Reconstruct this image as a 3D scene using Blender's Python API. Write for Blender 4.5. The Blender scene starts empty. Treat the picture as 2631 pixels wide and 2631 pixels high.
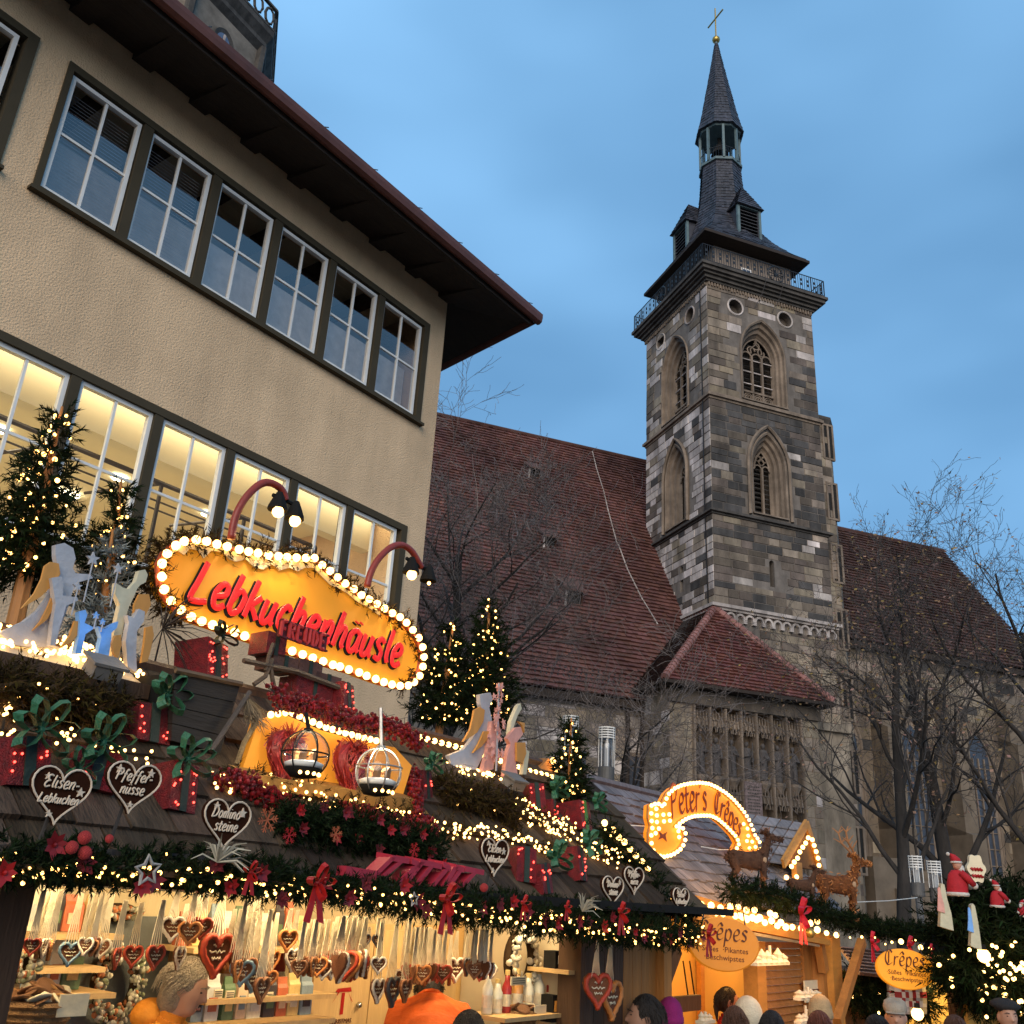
import bpy, bmesh, math, random
from mathutils import Vector, Matrix, Euler
from math import sin, cos, tan, radians, pi, sqrt, atan2, hypot
random.seed(7)
SC = bpy.context.scene
COL = SC.collection

# ------------------------------------------------------------------ camera, sky, sun, exposure
CZ = 2.05                       # camera height above the paving
FPX, CPX, NPX = 2460.0, 1315.5, 2631.0
_U = Vector((365, 6065, -FPX)).normalized()
_F0 = Vector((0, 0, -1)); _FH = (_F0 - _U * _F0.dot(_U)).normalized(); _R = _FH.cross(_U)
CAMM = Matrix((_R, _FH, _U))    # camera -> world
cd = bpy.data.cameras.new('camera'); cam = bpy.data.objects.new('camera', cd); COL.objects.link(cam)
cd.sensor_width = 36; cd.lens = 36 * FPX / NPX; cd.clip_start = 0.05; cd.clip_end = 2000
cam.matrix_world = Matrix.Translation((0, 0, CZ)) @ CAMM.to_4x4()
SC.camera = cam

SUN_EL, SUN_AZ = radians(9), radians(186)       # azimuth clockwise from +Y: low in the cloud behind the camera
wd = bpy.data.worlds.new("World"); SC.world = wd; wd.use_nodes = True
nt = wd.node_tree; nt.nodes.clear()
o = nt.nodes.new('ShaderNodeOutputWorld'); bg = nt.nodes.new('ShaderNodeBackground'); bg.inputs[1].default_value = 0.12
sk = nt.nodes.new('ShaderNodeTexSky'); sk.sky_type = 'NISHITA'; sk.sun_disc = False
sk.sun_elevation = SUN_EL; sk.sun_rotation = SUN_AZ; sk.air_density = 1.0; sk.dust_density = 0.6; sk.ozone_density = 3.0
tc = nt.nodes.new('ShaderNodeTexCoord'); mp = nt.nodes.new('ShaderNodeMapping'); mp.inputs['Scale'].default_value = (1.3, 1.3, 3.0)
nz = nt.nodes.new('ShaderNodeTexNoise'); nz.inputs['Scale'].default_value = 1.5; nz.inputs['Detail'].default_value = 3; nz.inputs['Roughness'].default_value = .42
rp = nt.nodes.new('ShaderNodeValToRGB'); rp.color_ramp.elements[0].position = .32; rp.color_ramp.elements[1].position = .72
rp.color_ramp.elements[0].color = (0, 0, 0, 1); rp.color_ramp.elements[1].color = (1, 1, 1, 1)
mx = nt.nodes.new('ShaderNodeMix'); mx.data_type = 'RGBA'
cl = nt.nodes.new('ShaderNodeMix'); cl.data_type = 'RGBA'        # thin dusk cloud, paler and darker veils
cl.inputs[6].default_value = (.56, 1.44, 2.65, 1); cl.inputs[7].default_value = (1.42, 2.95, 4.85, 1)
mu = nt.nodes.new('ShaderNodeMath'); mu.operation = 'MULTIPLY_ADD'; mu.inputs[1].default_value = .1; mu.inputs[2].default_value = .82
L = nt.links.new
L(tc.outputs['Generated'], mp.inputs[0]); L(mp.outputs[0], nz.inputs['Vector']); L(nz.outputs['Fac'], rp.inputs[0])
L(rp.outputs[0], cl.inputs[0]); L(rp.outputs[0], mu.inputs[0]); L(mu.outputs[0], mx.inputs[0])
L(sk.outputs[0], mx.inputs[6]); L(cl.outputs[2], mx.inputs[7]); L(mx.outputs[2], bg.inputs[0]); L(bg.outputs[0], o.inputs[0])
sl = bpy.data.lights.new('sun', 'SUN'); sl.energy = 1.5; sl.angle = radians(50); sl.color = (1, .86, .7)
so = bpy.data.objects.new('sun', sl); COL.objects.link(so)
_sd = Vector((sin(SUN_AZ) * cos(radians(24)), cos(SUN_AZ) * cos(radians(24)), sin(radians(24))))
so.rotation_euler = _sd.to_track_quat('Z', 'Y').to_euler(); so.location = _sd * 60
vs = SC.view_settings; vs.view_transform = 'Standard'; vs.look = 'None'; vs.exposure = 0.85; vs.gamma = 1; vs.use_curve_mapping = False
SC.render.engine = 'CYCLES'
SC.cycles.use_denoising = True; SC.cycles.max_bounces = 6; SC.cycles.transparent_max_bounces = 8
SC.cycles.sample_clamp_indirect = 6; SC.cycles.caustics_reflective = False; SC.cycles.caustics_refractive = False

# ------------------------------------------------------------------ frames: metric axes of each building row
def ray(px, py): return CAMM @ Vector(((px - CPX) / FPX, -(py - CPX) / FPX, -1))
class Fr:
    """local x runs along azimuth az, y away to the left of it, z up; origin under the camera"""
    def __init__(s, az):
        a = radians(az); s.t = Vector((sin(a), cos(a), 0)); s.m = Vector((-cos(a), sin(a), 0)); s.rot = radians(90 - az)
    def ray(s, px, py):
        d = ray(px, py); return Vector((d.dot(s.t), d.dot(s.m), d.z))
    def y(s, px, py, P):
        d = s.ray(px, py); k = P / d.y; return Vector((d.x * k, P, CZ + d.z * k))
    def x(s, px, py, Q):
        d = s.ray(px, py); k = Q / d.x; return Vector((Q, d.y * k, CZ + d.z * k))
    def z(s, px, py, Z):
        d = s.ray(px, py); k = (Z - CZ) / d.z; return Vector((d.x * k, d.y * k, Z))
    def pl(s, px, py, p, n):
        d = s.ray(px, py); n = Vector(n); k = (Vector(p) - Vector((0, 0, CZ))).dot(n) / d.dot(n); r = d * k; r.z += CZ; return r
    def W(s, v): return s.t * v[0] + s.m * v[1] + Vector((0, 0, v[2]))
    def mpp(s, v):                                    # metres per source pixel at a local point
        w = s.W(v) - Vector((0, 0, CZ)); return -(CAMM.transposed() @ w).z / FPX
B = Fr(37.4); C = Fr(70.0); S = Fr(37.4)

# ------------------------------------------------------------------ objects
ORG = {}
def put(o, label=None, cat=None, group=None, kind=None):
    if label: o['label'] = label
    if cat: o['category'] = cat
    if group: o['group'] = group
    if kind: o['kind'] = kind
    return o
def thing(name, label, cat, fr=S, at=(0, 0, 0), group=None, kind=None):
    e = bpy.data.objects.new(name, None); COL.objects.link(e); e.empty_display_size = .1
    e.location = fr.W(at); e.rotation_euler = (0, 0, fr.rot); ORG[e.name] = Vector(at)
    return put(e, label, cat, group, kind)
def inst(name, mesh, parent=None, loc=(0, 0, 0), rot=(0, 0, 0), sc=(1, 1, 1), rel=True):
    """a part sharing mesh data; loc in the frame of the parent's thing"""
    o = bpy.data.objects.new(name, mesh); COL.objects.link(o)
    if parent is not None:
        o.parent = parent
        loc = Vector(loc) - (org(parent) if rel else Vector())
    o.location = loc; o.rotation_euler = rot; o.scale = sc if hasattr(sc, '__len__') else (sc,) * 3
    return o
def org(p):
    while p is not None and p.name not in ORG: p = p.parent
    return ORG[p.name] if p is not None else Vector()

class MB:
    def __init__(s): s.v = []; s.f = []; s.mi = []; s.cur = 0
    def add(s, vs, fs):
        n = len(s.v); s.v += [tuple(v) for v in vs]; s.f += [tuple(i + n for i in q) for q in fs]; s.mi += [s.cur] * len(fs); return s
    def quad(s, a, b, c, d): return s.add((a, b, c, d), ((0, 1, 2, 3),))
    def tri(s, a, b, c): return s.add((a, b, c), ((0, 1, 2),))
    def poly(s, p): return s.add(p, (tuple(range(len(p))),))
    def hexa(s, p): return s.add(p, ((3, 2, 1, 0), (4, 5, 6, 7), (0, 1, 5, 4), (1, 2, 6, 5), (2, 3, 7, 6), (3, 0, 4, 7)))
    def mm(s, x0, x1, y0, y1, z0, z1):
        return s.hexa(((x0, y0, z0), (x1, y0, z0), (x1, y1, z0), (x0, y1, z0), (x0, y0, z1), (x1, y0, z1), (x1, y1, z1), (x0, y1, z1)))
    def box(s, c, d, rot=None):
        hx, hy, hz = d[0] / 2, d[1] / 2, d[2] / 2
        p = [Vector(q) for q in ((-hx, -hy, -hz), (hx, -hy, -hz), (hx, hy, -hz), (-hx, hy, -hz), (-hx, -hy, hz), (hx, -hy, hz), (hx, hy, hz), (-hx, hy, hz))]
        if rot is not None:
            m = rot if isinstance(rot, Matrix) else Euler(rot).to_matrix(); p = [m @ q for q in p]
        return s.hexa([q + Vector(c) for q in p])
    def prism(s, pts, ext):
        n = len(pts); e = Vector(ext); a = [Vector(p) for p in pts]
        return s.add(a + [p + e for p in a], [tuple(range(n))[::-1], tuple(range(n, 2 * n))] + [(i, (i + 1) % n, n + (i + 1) % n, n + i) for i in range(n)])
    def ring(s, outer, inner, ext, closed=False):
        """band between two polylines of equal length, extruded"""
        n = len(outer); e = Vector(ext); o = [Vector(p) for p in outer]; i_ = [Vector(p) for p in inner]
        vs = o + i_ + [p + e for p in o] + [p + e for p in i_]; fs = []
        for k in range(n if closed else n - 1):
            j = (k + 1) % n
            fs += [(k, j, n + j, n + k), (2 * n + k, 3 * n + k, 3 * n + j, 2 * n + j), (k, 2 * n + k, 2 * n + j, j), (n + k, n + j, 3 * n + j, 3 * n + k)]
        if not closed: fs += [(0, n, 3 * n, 2 * n), (n - 1, 3 * n - 1, 4 * n - 1, 2 * n - 1)]
        return s.add(vs, fs)
    def tube(s, pts, r, n=6, closed=False, caps=True, flat=1.0):
        P = [Vector(p) for p in pts]; m = len(P); rs = r if hasattr(r, '__len__') else [r] * m
        vs = []; pu = None
        for i in range(m):
            a = P[(i - 1) % m] if (closed or i) else P[0]; b = P[(i + 1) % m] if (closed or i < m - 1) else P[-1]
            t = (b - a); t = t.normalized() if t.length > 1e-9 else Vector((0, 0, 1))
            if pu is None: pu = t.orthogonal().normalized()
            u = pu - t * pu.dot(t); u = u.normalized() if u.length > 1e-6 else t.orthogonal().normalized(); pu = u; w = t.cross(u)
            for k in range(n):
                q = 2 * pi * k / n; vs.append(P[i] + (u * cos(q) + w * sin(q) * flat) * rs[i])
        fs = []
        for i in range(m if closed else m - 1):
            j = (i + 1) % m
            for k in range(n): fs.append((i * n + k, i * n + (k + 1) % n, j * n + (k + 1) % n, j * n + k))
        if caps and not closed: fs += [tuple(range(n))[::-1], tuple(range((m - 1) * n, m * n))]
        return s.add(vs, fs)
    def loft(s, rings, close=True, cap0=True, cap1=True):
        n = len(rings[0]); vs = [p for r in rings for p in r]; fs = []
        for i in range(len(rings) - 1):
            for k in range(n if close else n - 1): fs.append((i * n + k, i * n + (k + 1) % n, (i + 1) * n + (k + 1) % n, (i + 1) * n + k))
        if cap0: fs.append(tuple(range(n))[::-1])
        if cap1: fs.append(tuple(range((len(rings) - 1) * n, len(rings) * n)))
        return s.add(vs, fs)
    def lathe(s, c, prof, n=12, sx=1, sy=1, ph=0):
        c = Vector(c)
        return s.loft([[c + Vector((r * sx * cos(2 * pi * k / n + ph), r * sy * sin(2 * pi * k / n + ph), z)) for k in range(n)] for r, z in prof])
    def ball(s, c, r, n=8, m=6, rot=None):
        r = r if hasattr(r, '__len__') else (r, r, r); c = Vector(c); rings = []
        for i in range(m + 1):
            a = -pi / 2 + pi * i / m; a = max(min(a, pi / 2 - .03), -pi / 2 + .03); ring = []
            for k in range(n):
                p = Vector((r[0] * cos(a) * cos(2 * pi * k / n), r[1] * cos(a) * sin(2 * pi * k / n), r[2] * sin(a)))
                ring.append(c + (rot @ p if rot is not None else p))
            rings.append(ring)
        return s.loft(rings)
    def mesh(s, name, mats, smooth=False, off=None):
        me = bpy.data.meshes.new(name)
        vs = s.v if off is None else [(v[0] - off[0], v[1] - off[1], v[2] - off[2]) for v in s.v]
        me.from_pydata(vs, [], s.f); mats = mats if isinstance(mats, (list, tuple)) else [mats]
        for m in mats: me.materials.append(m)
        if len(mats) > 1: me.polygons.foreach_set('material_index', s.mi)
        if smooth: me.polygons.foreach_set('use_smooth', [True] * len(me.polygons))
        me.update(); return me
    def build(s, name, mats, parent=None, smooth=False, kind=None, label=None):
        me = s.mesh(name, mats, smooth, org(parent) if parent is not None else None)
        o = bpy.data.objects.new(name, me); COL.objects.link(o)
        if parent is not None: o.parent = parent
        return put(o, label, None, None, kind)
    def solo(s, name, mats, label, cat, fr=S, at=None, group=None, smooth=False, kind=None):
        """a thing that is one mesh"""
        at = Vector(at) if at is not None else Vector(s.v[0]); me = s.mesh(name, mats, smooth, at)
        o = bpy.data.objects.new(name, me); COL.objects.link(o); o.location = fr.W(at); o.rotation_euler = (0, 0, fr.rot); ORG[o.name] = at
        return put(o, label, cat, group, kind)

def cut(o, mb):
    """cut openings out of a mesh object"""
    me = mb.mesh('cutter', [], False, org(o)); c = bpy.data.objects.new('cutter', me); COL.objects.link(c); c.parent = o.parent
    if o.parent is None: c.matrix_world = o.matrix_world
    bm = bmesh.new(); bm.from_mesh(me); bmesh.ops.recalc_face_normals(bm, faces=bm.faces); bm.to_mesh(me); bm.free()
    bm = bmesh.new(); bm.from_mesh(o.data); bmesh.ops.recalc_face_normals(bm, faces=bm.faces); bm.to_mesh(o.data); bm.free()
    m = o.modifiers.new('b', 'BOOLEAN'); m.operation = 'DIFFERENCE'; m.object = c; m.solver = 'EXACT'; m.use_self = True
    bpy.context.view_layer.update(); dg = bpy.context.evaluated_depsgraph_get()
    new = bpy.data.meshes.new_from_object(o.evaluated_get(dg)); o.modifiers.clear(); o.data = new
    bpy.data.objects.remove(c); return o

# ------------------------------------------------------------------ materials
MATS = {}
def pbr(name, col, rough=.75, var=.18, scale=6.0, bump=.25, metal=0.0, rnd=0.0, isl=0.0, stretch=None, hue=0.0, spec=.4, fine=None, emit=None, dist=.02):
    if name in MATS: return MATS[name]
    m = bpy.data.materials.new(name); m.use_nodes = True; t = m.node_tree; N = t.nodes; K = t.links.new
    b = N['Principled BSDF']; b.inputs['Roughness'].default_value = rough; b.inputs['Metallic'].default_value = metal
    b.inputs['Specular IOR Level'].default_value = spec
    tc = N.new('ShaderNodeTexCoord'); mp = N.new('ShaderNodeMapping'); K(tc.outputs['Object'], mp.inputs[0])
    if stretch: mp.inputs['Scale'].default_value = stretch
    nz = N.new('ShaderNodeTexNoise'); nz.inputs['Scale'].default_value = scale; nz.inputs['Detail'].default_value = 6; nz.inputs['Roughness'].default_value = .62
    K(mp.outputs[0], nz.inputs['Vector'])
    mr = N.new('ShaderNodeMapRange'); mr.inputs[1].default_value = .28; mr.inputs[2].default_value = .72
    mr.inputs[3].default_value = 1 - var; mr.inputs[4].default_value = 1 + var; K(nz.outputs['Fac'], mr.inputs[0])
    val = mr.outputs[0]
    hs = N.new('ShaderNodeHueSaturation'); hs.inputs['Color'].default_value = (*col, 1)
    if rnd or isl:
        if rnd: oi = N.new('ShaderNodeObjectInfo'); src = oi.outputs['Random']; amt = rnd
        else: ge = N.new('ShaderNodeNewGeometry'); src = ge.outputs['Random Per Island']; amt = isl
        r2 = N.new('ShaderNodeMapRange'); r2.inputs[3].default_value = 1 - amt; r2.inputs[4].default_value = 1 + amt; K(src, r2.inputs[0])
        mu = N.new('ShaderNodeMath'); mu.operation = 'MULTIPLY'; K(val, mu.inputs[0]); K(r2.outputs[0], mu.inputs[1]); val = mu.outputs[0]
        if hue:
            w = N.new('ShaderNodeTexWhiteNoise'); w.noise_dimensions = '1D'; K(src, w.inputs['W'])
            r3 = N.new('ShaderNodeMapRange'); r3.inputs[3].default_value = .5 - hue; r3.inputs[4].default_value = .5 + hue
            K(w.outputs['Value'], r3.inputs[0]); K(r3.outputs[0], hs.inputs['Hue'])
            r4 = N.new('ShaderNodeMapRange'); r4.inputs[3].default_value = 1 - hue * 6; r4.inputs[4].default_value = 1 + hue * 6
            K(w.outputs['Value'], r4.inputs[0]); K(r4.outputs[0], hs.inputs['Saturation'])
    K(val, hs.inputs['Value']); K(hs.outputs[0], b.inputs['Base Color'])
    if bump:
        n2 = N.new('ShaderNodeTexNoise'); n2.inputs['Scale'].default_value = fine or scale * 5; n2.inputs['Detail'].default_value = 4
        K(mp.outputs[0], n2.inputs['Vector'])
        bp = N.new('ShaderNodeBump'); bp.inputs['Strength'].default_value = bump; bp.inputs['Distance'].default_value = dist
        K(n2.outputs['Fac'], bp.inputs['Height']); K(bp.outputs[0], b.inputs['Normal'])
    if emit: b.inputs['Emission Color'].default_value = (*emit[0], 1); b.inputs['Emission Strength'].default_value = emit[1]
    MATS[name] = m; return m
def glow(name, col, k, sample=True):
    if name in MATS: return MATS[name]
    m = bpy.data.materials.new(name); m.use_nodes = True; N = m.node_tree.nodes; N.clear()
    e = N.new('ShaderNodeEmission'); e.inputs[0].default_value = (*col, 1); e.inputs[1].default_value = k
    o = N.new('ShaderNodeOutputMaterial'); m.node_tree.links.new(e.outputs[0], o.inputs[0])
    m.cycles.emission_sampling = 'AUTO' if sample else 'NONE'
    MATS[name] = m; return m
def glass(name, tint=(.9, .95, 1), refl=.25, rough=.02):
    if name in MATS: return MATS[name]
    m = bpy.data.materials.new(name); m.use_nodes = True; N = m.node_tree.nodes; N.clear(); K = m.node_tree.links.new
    tr = N.new('ShaderNodeBsdfTransparent'); tr.inputs[0].default_value = (*tint, 1); gl = N.new('ShaderNodeBsdfGlossy'); gl.inputs['Roughness'].default_value = rough
    lw = N.new('ShaderNodeLayerWeight'); pw = N.new('ShaderNodeMath'); pw.operation = 'POWER'; pw.inputs[1].default_value = 3.5; ad = N.new('ShaderNodeMath'); ad.operation = 'MULTIPLY_ADD'; ad.inputs[1].default_value = .75; ad.inputs[2].default_value = refl
    mx = N.new('ShaderNodeMixShader'); o = N.new('ShaderNodeOutputMaterial')
    K(lw.outputs['Facing'], pw.inputs[0]); K(pw.outputs[0], ad.inputs[0]); K(ad.outputs[0], mx.inputs[0]); K(tr.outputs[0], mx.inputs[1]); K(gl.outputs[0], mx.inputs[2]); K(mx.outputs[0], o.inputs[0])
    MATS[name] = m; return m
def streak(m, amt, sc):
    """soot, drips and moss: a second, stretched noise over the colour"""
    t = m.node_tree; K = t.links.new; hs = [n for n in t.nodes if n.type == 'HUE_SAT'][0]; src = hs.inputs['Value'].links[0].from_socket
    tc = t.nodes.new('ShaderNodeTexCoord'); mp = t.nodes.new('ShaderNodeMapping'); mp.inputs['Scale'].default_value = sc; nz = t.nodes.new('ShaderNodeTexNoise'); nz.inputs['Scale'].default_value = 1; nz.inputs['Detail'].default_value = 7; nz.inputs['Roughness'].default_value = .65
    mr = t.nodes.new('ShaderNodeMapRange'); mr.inputs[1].default_value = .36; mr.inputs[2].default_value = .62; mr.inputs[3].default_value = 1 - amt; mr.inputs[4].default_value = 1 + amt * .25; mu = t.nodes.new('ShaderNodeMath'); mu.operation = 'MULTIPLY'
    K(tc.outputs['Object'], mp.inputs[0]); K(mp.outputs[0], nz.inputs['Vector']); K(nz.outputs['Fac'], mr.inputs[0]); K(src, mu.inputs[0]); K(mr.outputs[0], mu.inputs[1]); K(mu.outputs[0], hs.inputs['Value']); return m
def rr(a, b): return random.uniform(a, b)
ORD = 'first second third fourth fifth sixth seventh eighth ninth tenth eleventh twelfth thirteenth fourteenth fifteenth sixteenth seventeenth eighteenth nineteenth twentieth'.split()
ORD += ['twenty-' + q for q in ORD[:9]] + ['thirtieth'] + ['thirty-' + q for q in ORD[:9]]
# ================================================================== PLACE: ground, office building, church
G = Fr(90)
PL = pbr('plaster', (.70, .485, .29), .92, .13, 1.1, .8, fine=42, dist=.022)
PLD = pbr('plaster_inside', (.76, .68, .50), .9, .05, 1.0, .1)
FRM = pbr('window_surround', (.060, .048, .030), .85, .1, 3, .1, spec=.15)
WHT = pbr('white_paint', (.74, .72, .68), .5, .06, 4, .1)
BRN = pbr('eave_wood', (.028, .018, .012), .8, .25, 2, .5, stretch=(1, 6, 1))
COP = pbr('copper_gutter', (.13, .045, .03), .5, .3, 2, .3, metal=.3)
TILE = pbr('roof_tile', (.125, .052, .042), .8, .4, .35, .3, isl=.16, hue=.01)
TILED = pbr('roof_tile_mossy', (.075, .034, .025), .9, .25, .5, .4, isl=.2, hue=.012)
HIPT = pbr('hip_tile', (.22, .10, .085), .85, .15, 2, .3, rnd=.3)
SLATE = pbr('slate', (.040, .040, .052), .55, .25, 3, .3, isl=.45, hue=.01)
DARK = pbr('near_black', (.012, .011, .010), .9, .1, 3, 0)
IRON = pbr('iron', (.03, .03, .032), .5, .1, 5, .1)
GOLD = pbr('gilt', (.45, .30, .08), .35, .1, 5, .1, metal=.8)
VERD = pbr('verdigris', (.10, .15, .16), .6, .25, 3, .2)
STO = {}
for nm, c in (('pale', (.46, .40, .365)), ('tan', (.23, .185, .14)), ('brown', (.115, .09, .072)), ('dark', (.062, .057, .054)), ('ochre', (.23, .18, .13))):
    STO[nm] = (pbr('stone_' + nm, c, .92, .5, 1.5, .8, rnd=.3, hue=.012, fine=12, stretch=(1, 1, .45)), pbr('stone_course_' + nm, c, .92, .5, 1.5, .8, isl=.3, hue=.012, fine=12, stretch=(1, 1, .45)))
MORT = pbr('mortar', (.17, .145, .125), .95, .25, 2, .5)
TRIMS = pbr('carved_stone', (.21, .16, .12), .9, .35, 1.6, .5)
TRIMD = pbr('weathered_cornice', (.075, .066, .058), .9, .35, 2, .5)
TRIMG = pbr('grey_carving', (.085, .075, .072), .9, .35, 3, .6)
BAND = pbr('rail_bars', (.016, .016, .018), .5, .1, 3, 0)
PAVE = pbr('paving', (.12, .11, .10), .85, .3, 1.5, .4)

streak(PL, .16, (1.1, 1.1, .16)); streak(TILE, .4, (.5, .5, .22)); streak(TILED, .4, (.5, .5, .22)); streak(SLATE, .35, (.9, .9, .3)); streak(TRIMS, .4, (2, 2, .4)); streak(TRIMD, .4, (2, 2, .5)); streak(MORT, .4, (1, 1, .25))
for a_, b_ in STO.values(): streak(a_, .38, (.8, .8, .22)); streak(b_, .38, (.8, .8, .22))
g = MB(); g.quad((-400, -300, 0), (400, -300, 0), (400, 500, 0), (-400, 500, 0))
put(g.build('ground', PAVE), kind='structure')
cob = MB()                                            # cobbles of the square, near the stalls
for i in range(46):
    for j in range(60):
        x = -6 + i * .42 + rr(-.02, .02) + (j % 2) * .2; y = .5 + j * .42
        cob.mm(x, x + .38, y, y + .38, .003, .02 + rr(0, .008))
put(cob.build('cobbles', pbr('cobble', (.11, .10, .095), .8, .25, 4, .4, isl=.3)), kind='stuff')

# ------------------------------------------------------------------ office building on the left
def office():
    y0 = 9.5; X1 = 10.25; T = thing('office_building', 'cream rendered office building with two rows of windows and a deep dark eave', 'building', B, (X1, y0, 0))
    w = MB(); w.mm(-4, X1, y0, y0 + .3, 0, 11.62); wo = w.build('wall', PL, T)
    c = MB(); c.mm(3.43, 9.86, y0 - 1, y0 + 1, 8.97, 10.81); c.mm(-3.4, 3.06, y0 - 1, y0 + 1, 8.97, 10.81); c.mm(-3.4, 9.82, y0 - 1, y0 + 1, 5.2, 7.2)
    cut(wo, c)
    e = MB(); e.mm(X1 - .3, X1, y0 + .303, 20, 0, 11.62); e.build('end_wall', PL, T)
    # rooms behind the glass
    fl = MB()
    for z in (4.9, 7.5): fl.mm(-4, X1 - .31, y0 + .31, 15.5, z, z + .18)
    fl.mm(-4, X1 - .31, y0 + .31, 15.5, 11.2, 11.3); fl.build('floor_slab', PLD, T)
    bw = MB(); bw.mm(-4, X1 - .31, 15.5, 15.6, 4.9, 11.3); bw.mm(-4.1, -4, y0, 15.6, 4.9, 11.3); bw.build('back_wall', PLD, T)
    # lower storey: plastered bulkhead with the lit cove right behind the window heads
    bk = MB(); bk.mm(-3.9, X1 - .4, y0 + .75, y0 + .95, 6.93, 7.5); bk.build('bulkhead', PLD, T)
    cv = MB(); cv.mm(-3.9, X1 - .4, y0 + .42, y0 + .72, 7.42, 7.46); cv.build('cove_light', glow('cove_glow', (1, .86, .55), 2.6), T)
    rl = MB()
    for z, dy in ((6.98, 1.5), (6.74, 1.55), (6.64, 1.6)): rl.tube([(-3, y0 + dy, z), (9.4, y0 + dy, z)], .035 if z > 6.8 else .014, 5)
    for x in (1.2, 3.6, 5.2, 6.6, 8.0, 9.4): rl.tube([(x, y0 + 1.5, 6.98), (x, y0 + 1.5, 5.0)], .03, 5); rl.tube([(x, y0 + 1.5, 6.98), (x - .35, y0 + 2.8, 6.98)], .025, 5)
    rl.build('clothes_rail', pbr('rail_brown', (.07, .05, .03), .5), T)
    dl = MB()
    for x in (2.2, 3.9, 5.0, 6.8, 8.4): dl.lathe((x, y0 + 3.0, 7.46), [(.11, 0), (.11, .03)], 10)
    dl.mm(3.6, 4.2, y0 + 4, y0 + 4.1, 7.44, 7.48); dl.mm(6.1, 6.9, y0 + 4.2, y0 + 4.3, 7.44, 7.48)
    dl.build('ceiling_lamp', glow('downlight', (1, .88, .6), 10), T)
    for x in (1.0, 4.5, 8.0):
        l = bpy.data.lights.new('ceiling_lamp_light', 'AREA'); l.energy = 30; l.color = (1, .84, .58); l.size = 2.4
        lo = bpy.data.objects.new('ceiling_lamp_light', l); COL.objects.link(lo); lo.parent = T; lo.location = Vector((x, y0 + 2.6, 7.42)) - ORG[T.name]
    # upper storey: darker room with beams
    bm_ = MB()
    for x in range(-3, 11, 1): bm_.mm(x, x + .12, y0 + .4, 15, 10.95, 11.2)
    bm_.build('ceiling_beam', BRN, T)
    up = MB(); up.mm(-4, X1 - .35, y0 + .5, y0 + .53, 7.7, 10.12); up.build('inner_panel', pbr('pale_backing', (.74, .71, .69), .8), T)  # added pale sheet imitating the sky's grey reflection in the lower panes
    # band surrounds
    def surround(x0, x1, z0, z1, posts, pw):
        m = MB(); t = .055; y = y0 - .03
        m.mm(x0, x1, y, y0 + .16, z1 - .10, z1 + .0); m.mm(x0, x1, y, y0 + .16, z0, z0 + .07)
        m.mm(x0, x0 + .07, y, y0 + .16, z0 + .07, z1 - .10); m.mm(x1 - .12, x1, y, y0 + .16, z0 + .07, z1 - .10)
        for p in posts: m.mm(p - pw / 2, p + pw / 2, y + .01, y0 + .16, z0 + .07, z1 - .10)
        m.mm(x0 - .04, x1 + .03, y0 - .09, y0 + .02, z0 - .045, z0 - .002)
        m.build('window_surround', FRM, T)
    P = 1.0545
    surround(3.43, 9.86, 8.97, 10.81, [3.47 + P * k for k in range(1, 6)], .13)
    surround(-3.4, 3.06, 8.97, 10.81, [2.9 - P * k for k in range(1, 6)], .13)
    surround(-3.4, 9.82, 5.2, 7.2, [9.68 + .02 - P * k + .0 for k in range(1, 13)], .12)
    pane_up = glass('upper_glass', (.86, .85, .84), .17, .02); pane_lo = glass('lower_glass', (.93, .95, .93), .03)
    def casement(x0, x1, z0, z1, zt, lower, blind=False):
        m = MB(); b = .05; y = y0 + .015
        m.mm(x0, x1, y, y + .07, z0, z0 + b); m.mm(x0, x1, y, y + .07, z1 - b, z1); m.mm(x0, x0 + b, y, y + .07, z0 + b, z1 - b); m.mm(x1 - b, x1, y, y + .07, z0 + b, z1 - b)
        o = m.build('window', WHT, T); xm = (x0 + x1) / 2
        m = MB(); q = .016
        m.mm(xm - q, xm + q, y + .012, y + .05, z0 + b, z1 - b)
        for a, c_ in ((x0 + b, xm - q), (xm + q, x1 - b)): m.mm(a, c_, y + .014, y + .048, zt - q, zt + q)
        m.build('glazing_bar', FRM if lower and False else WHT, o)
        for a, c_ in ((x0 + b, xm - q), (xm + q, x1 - b)):
            for z, zz in ((z0 + b, zt - q), (zt + q, z1 - b)):
                m = MB(); d = rr(-.004, .004); m.quad((a, y + .03 + d, z), (c_, y + .03 - d, z), (c_, y + .03 - d + rr(-.003, .003), zz), (a, y + .03 + d, zz))
                m.build('pane', pane_lo if lower else pane_up, o)
        if blind:
            m = MB(); z = z0 + .08
            while z < z1 - .1:
                m.box((xm, y + .16, z), (x1 - x0 - .1, .026, .004), (radians(35), 0, 0)); z += .048
            m.build('blind_slats', pbr('blind', (.45, .47, .52), .5), o)
    for k in range(6):
        x = 3.52 + P * k; casement(x, x + .92, 9.05, 10.69, 9.87, False, k < 2)
        if 2.74 - P * k > -3: casement(1.95 - P * k, 2.87 - P * k, 9.05, 10.69, 9.87, False)
    for k in range(12):
        x = 9.68 + .08 - P * (k + 1); casement(x, x + .93, 5.28, 7.10, 6.2, True)
    # eave: boards, rafters, gutter, roof
    ye, ze = 8.42, 11.30; xe = 11.18; xf, yf = 12.4, 16.0
    r = MB(); th = .12
    A, Bp, Cp, D = Vector((-4, ye, ze)), Vector((xe, ye, ze)), Vector((xf, yf, ze)), Vector((-4, 13.5, ze + 1.45))
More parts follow.
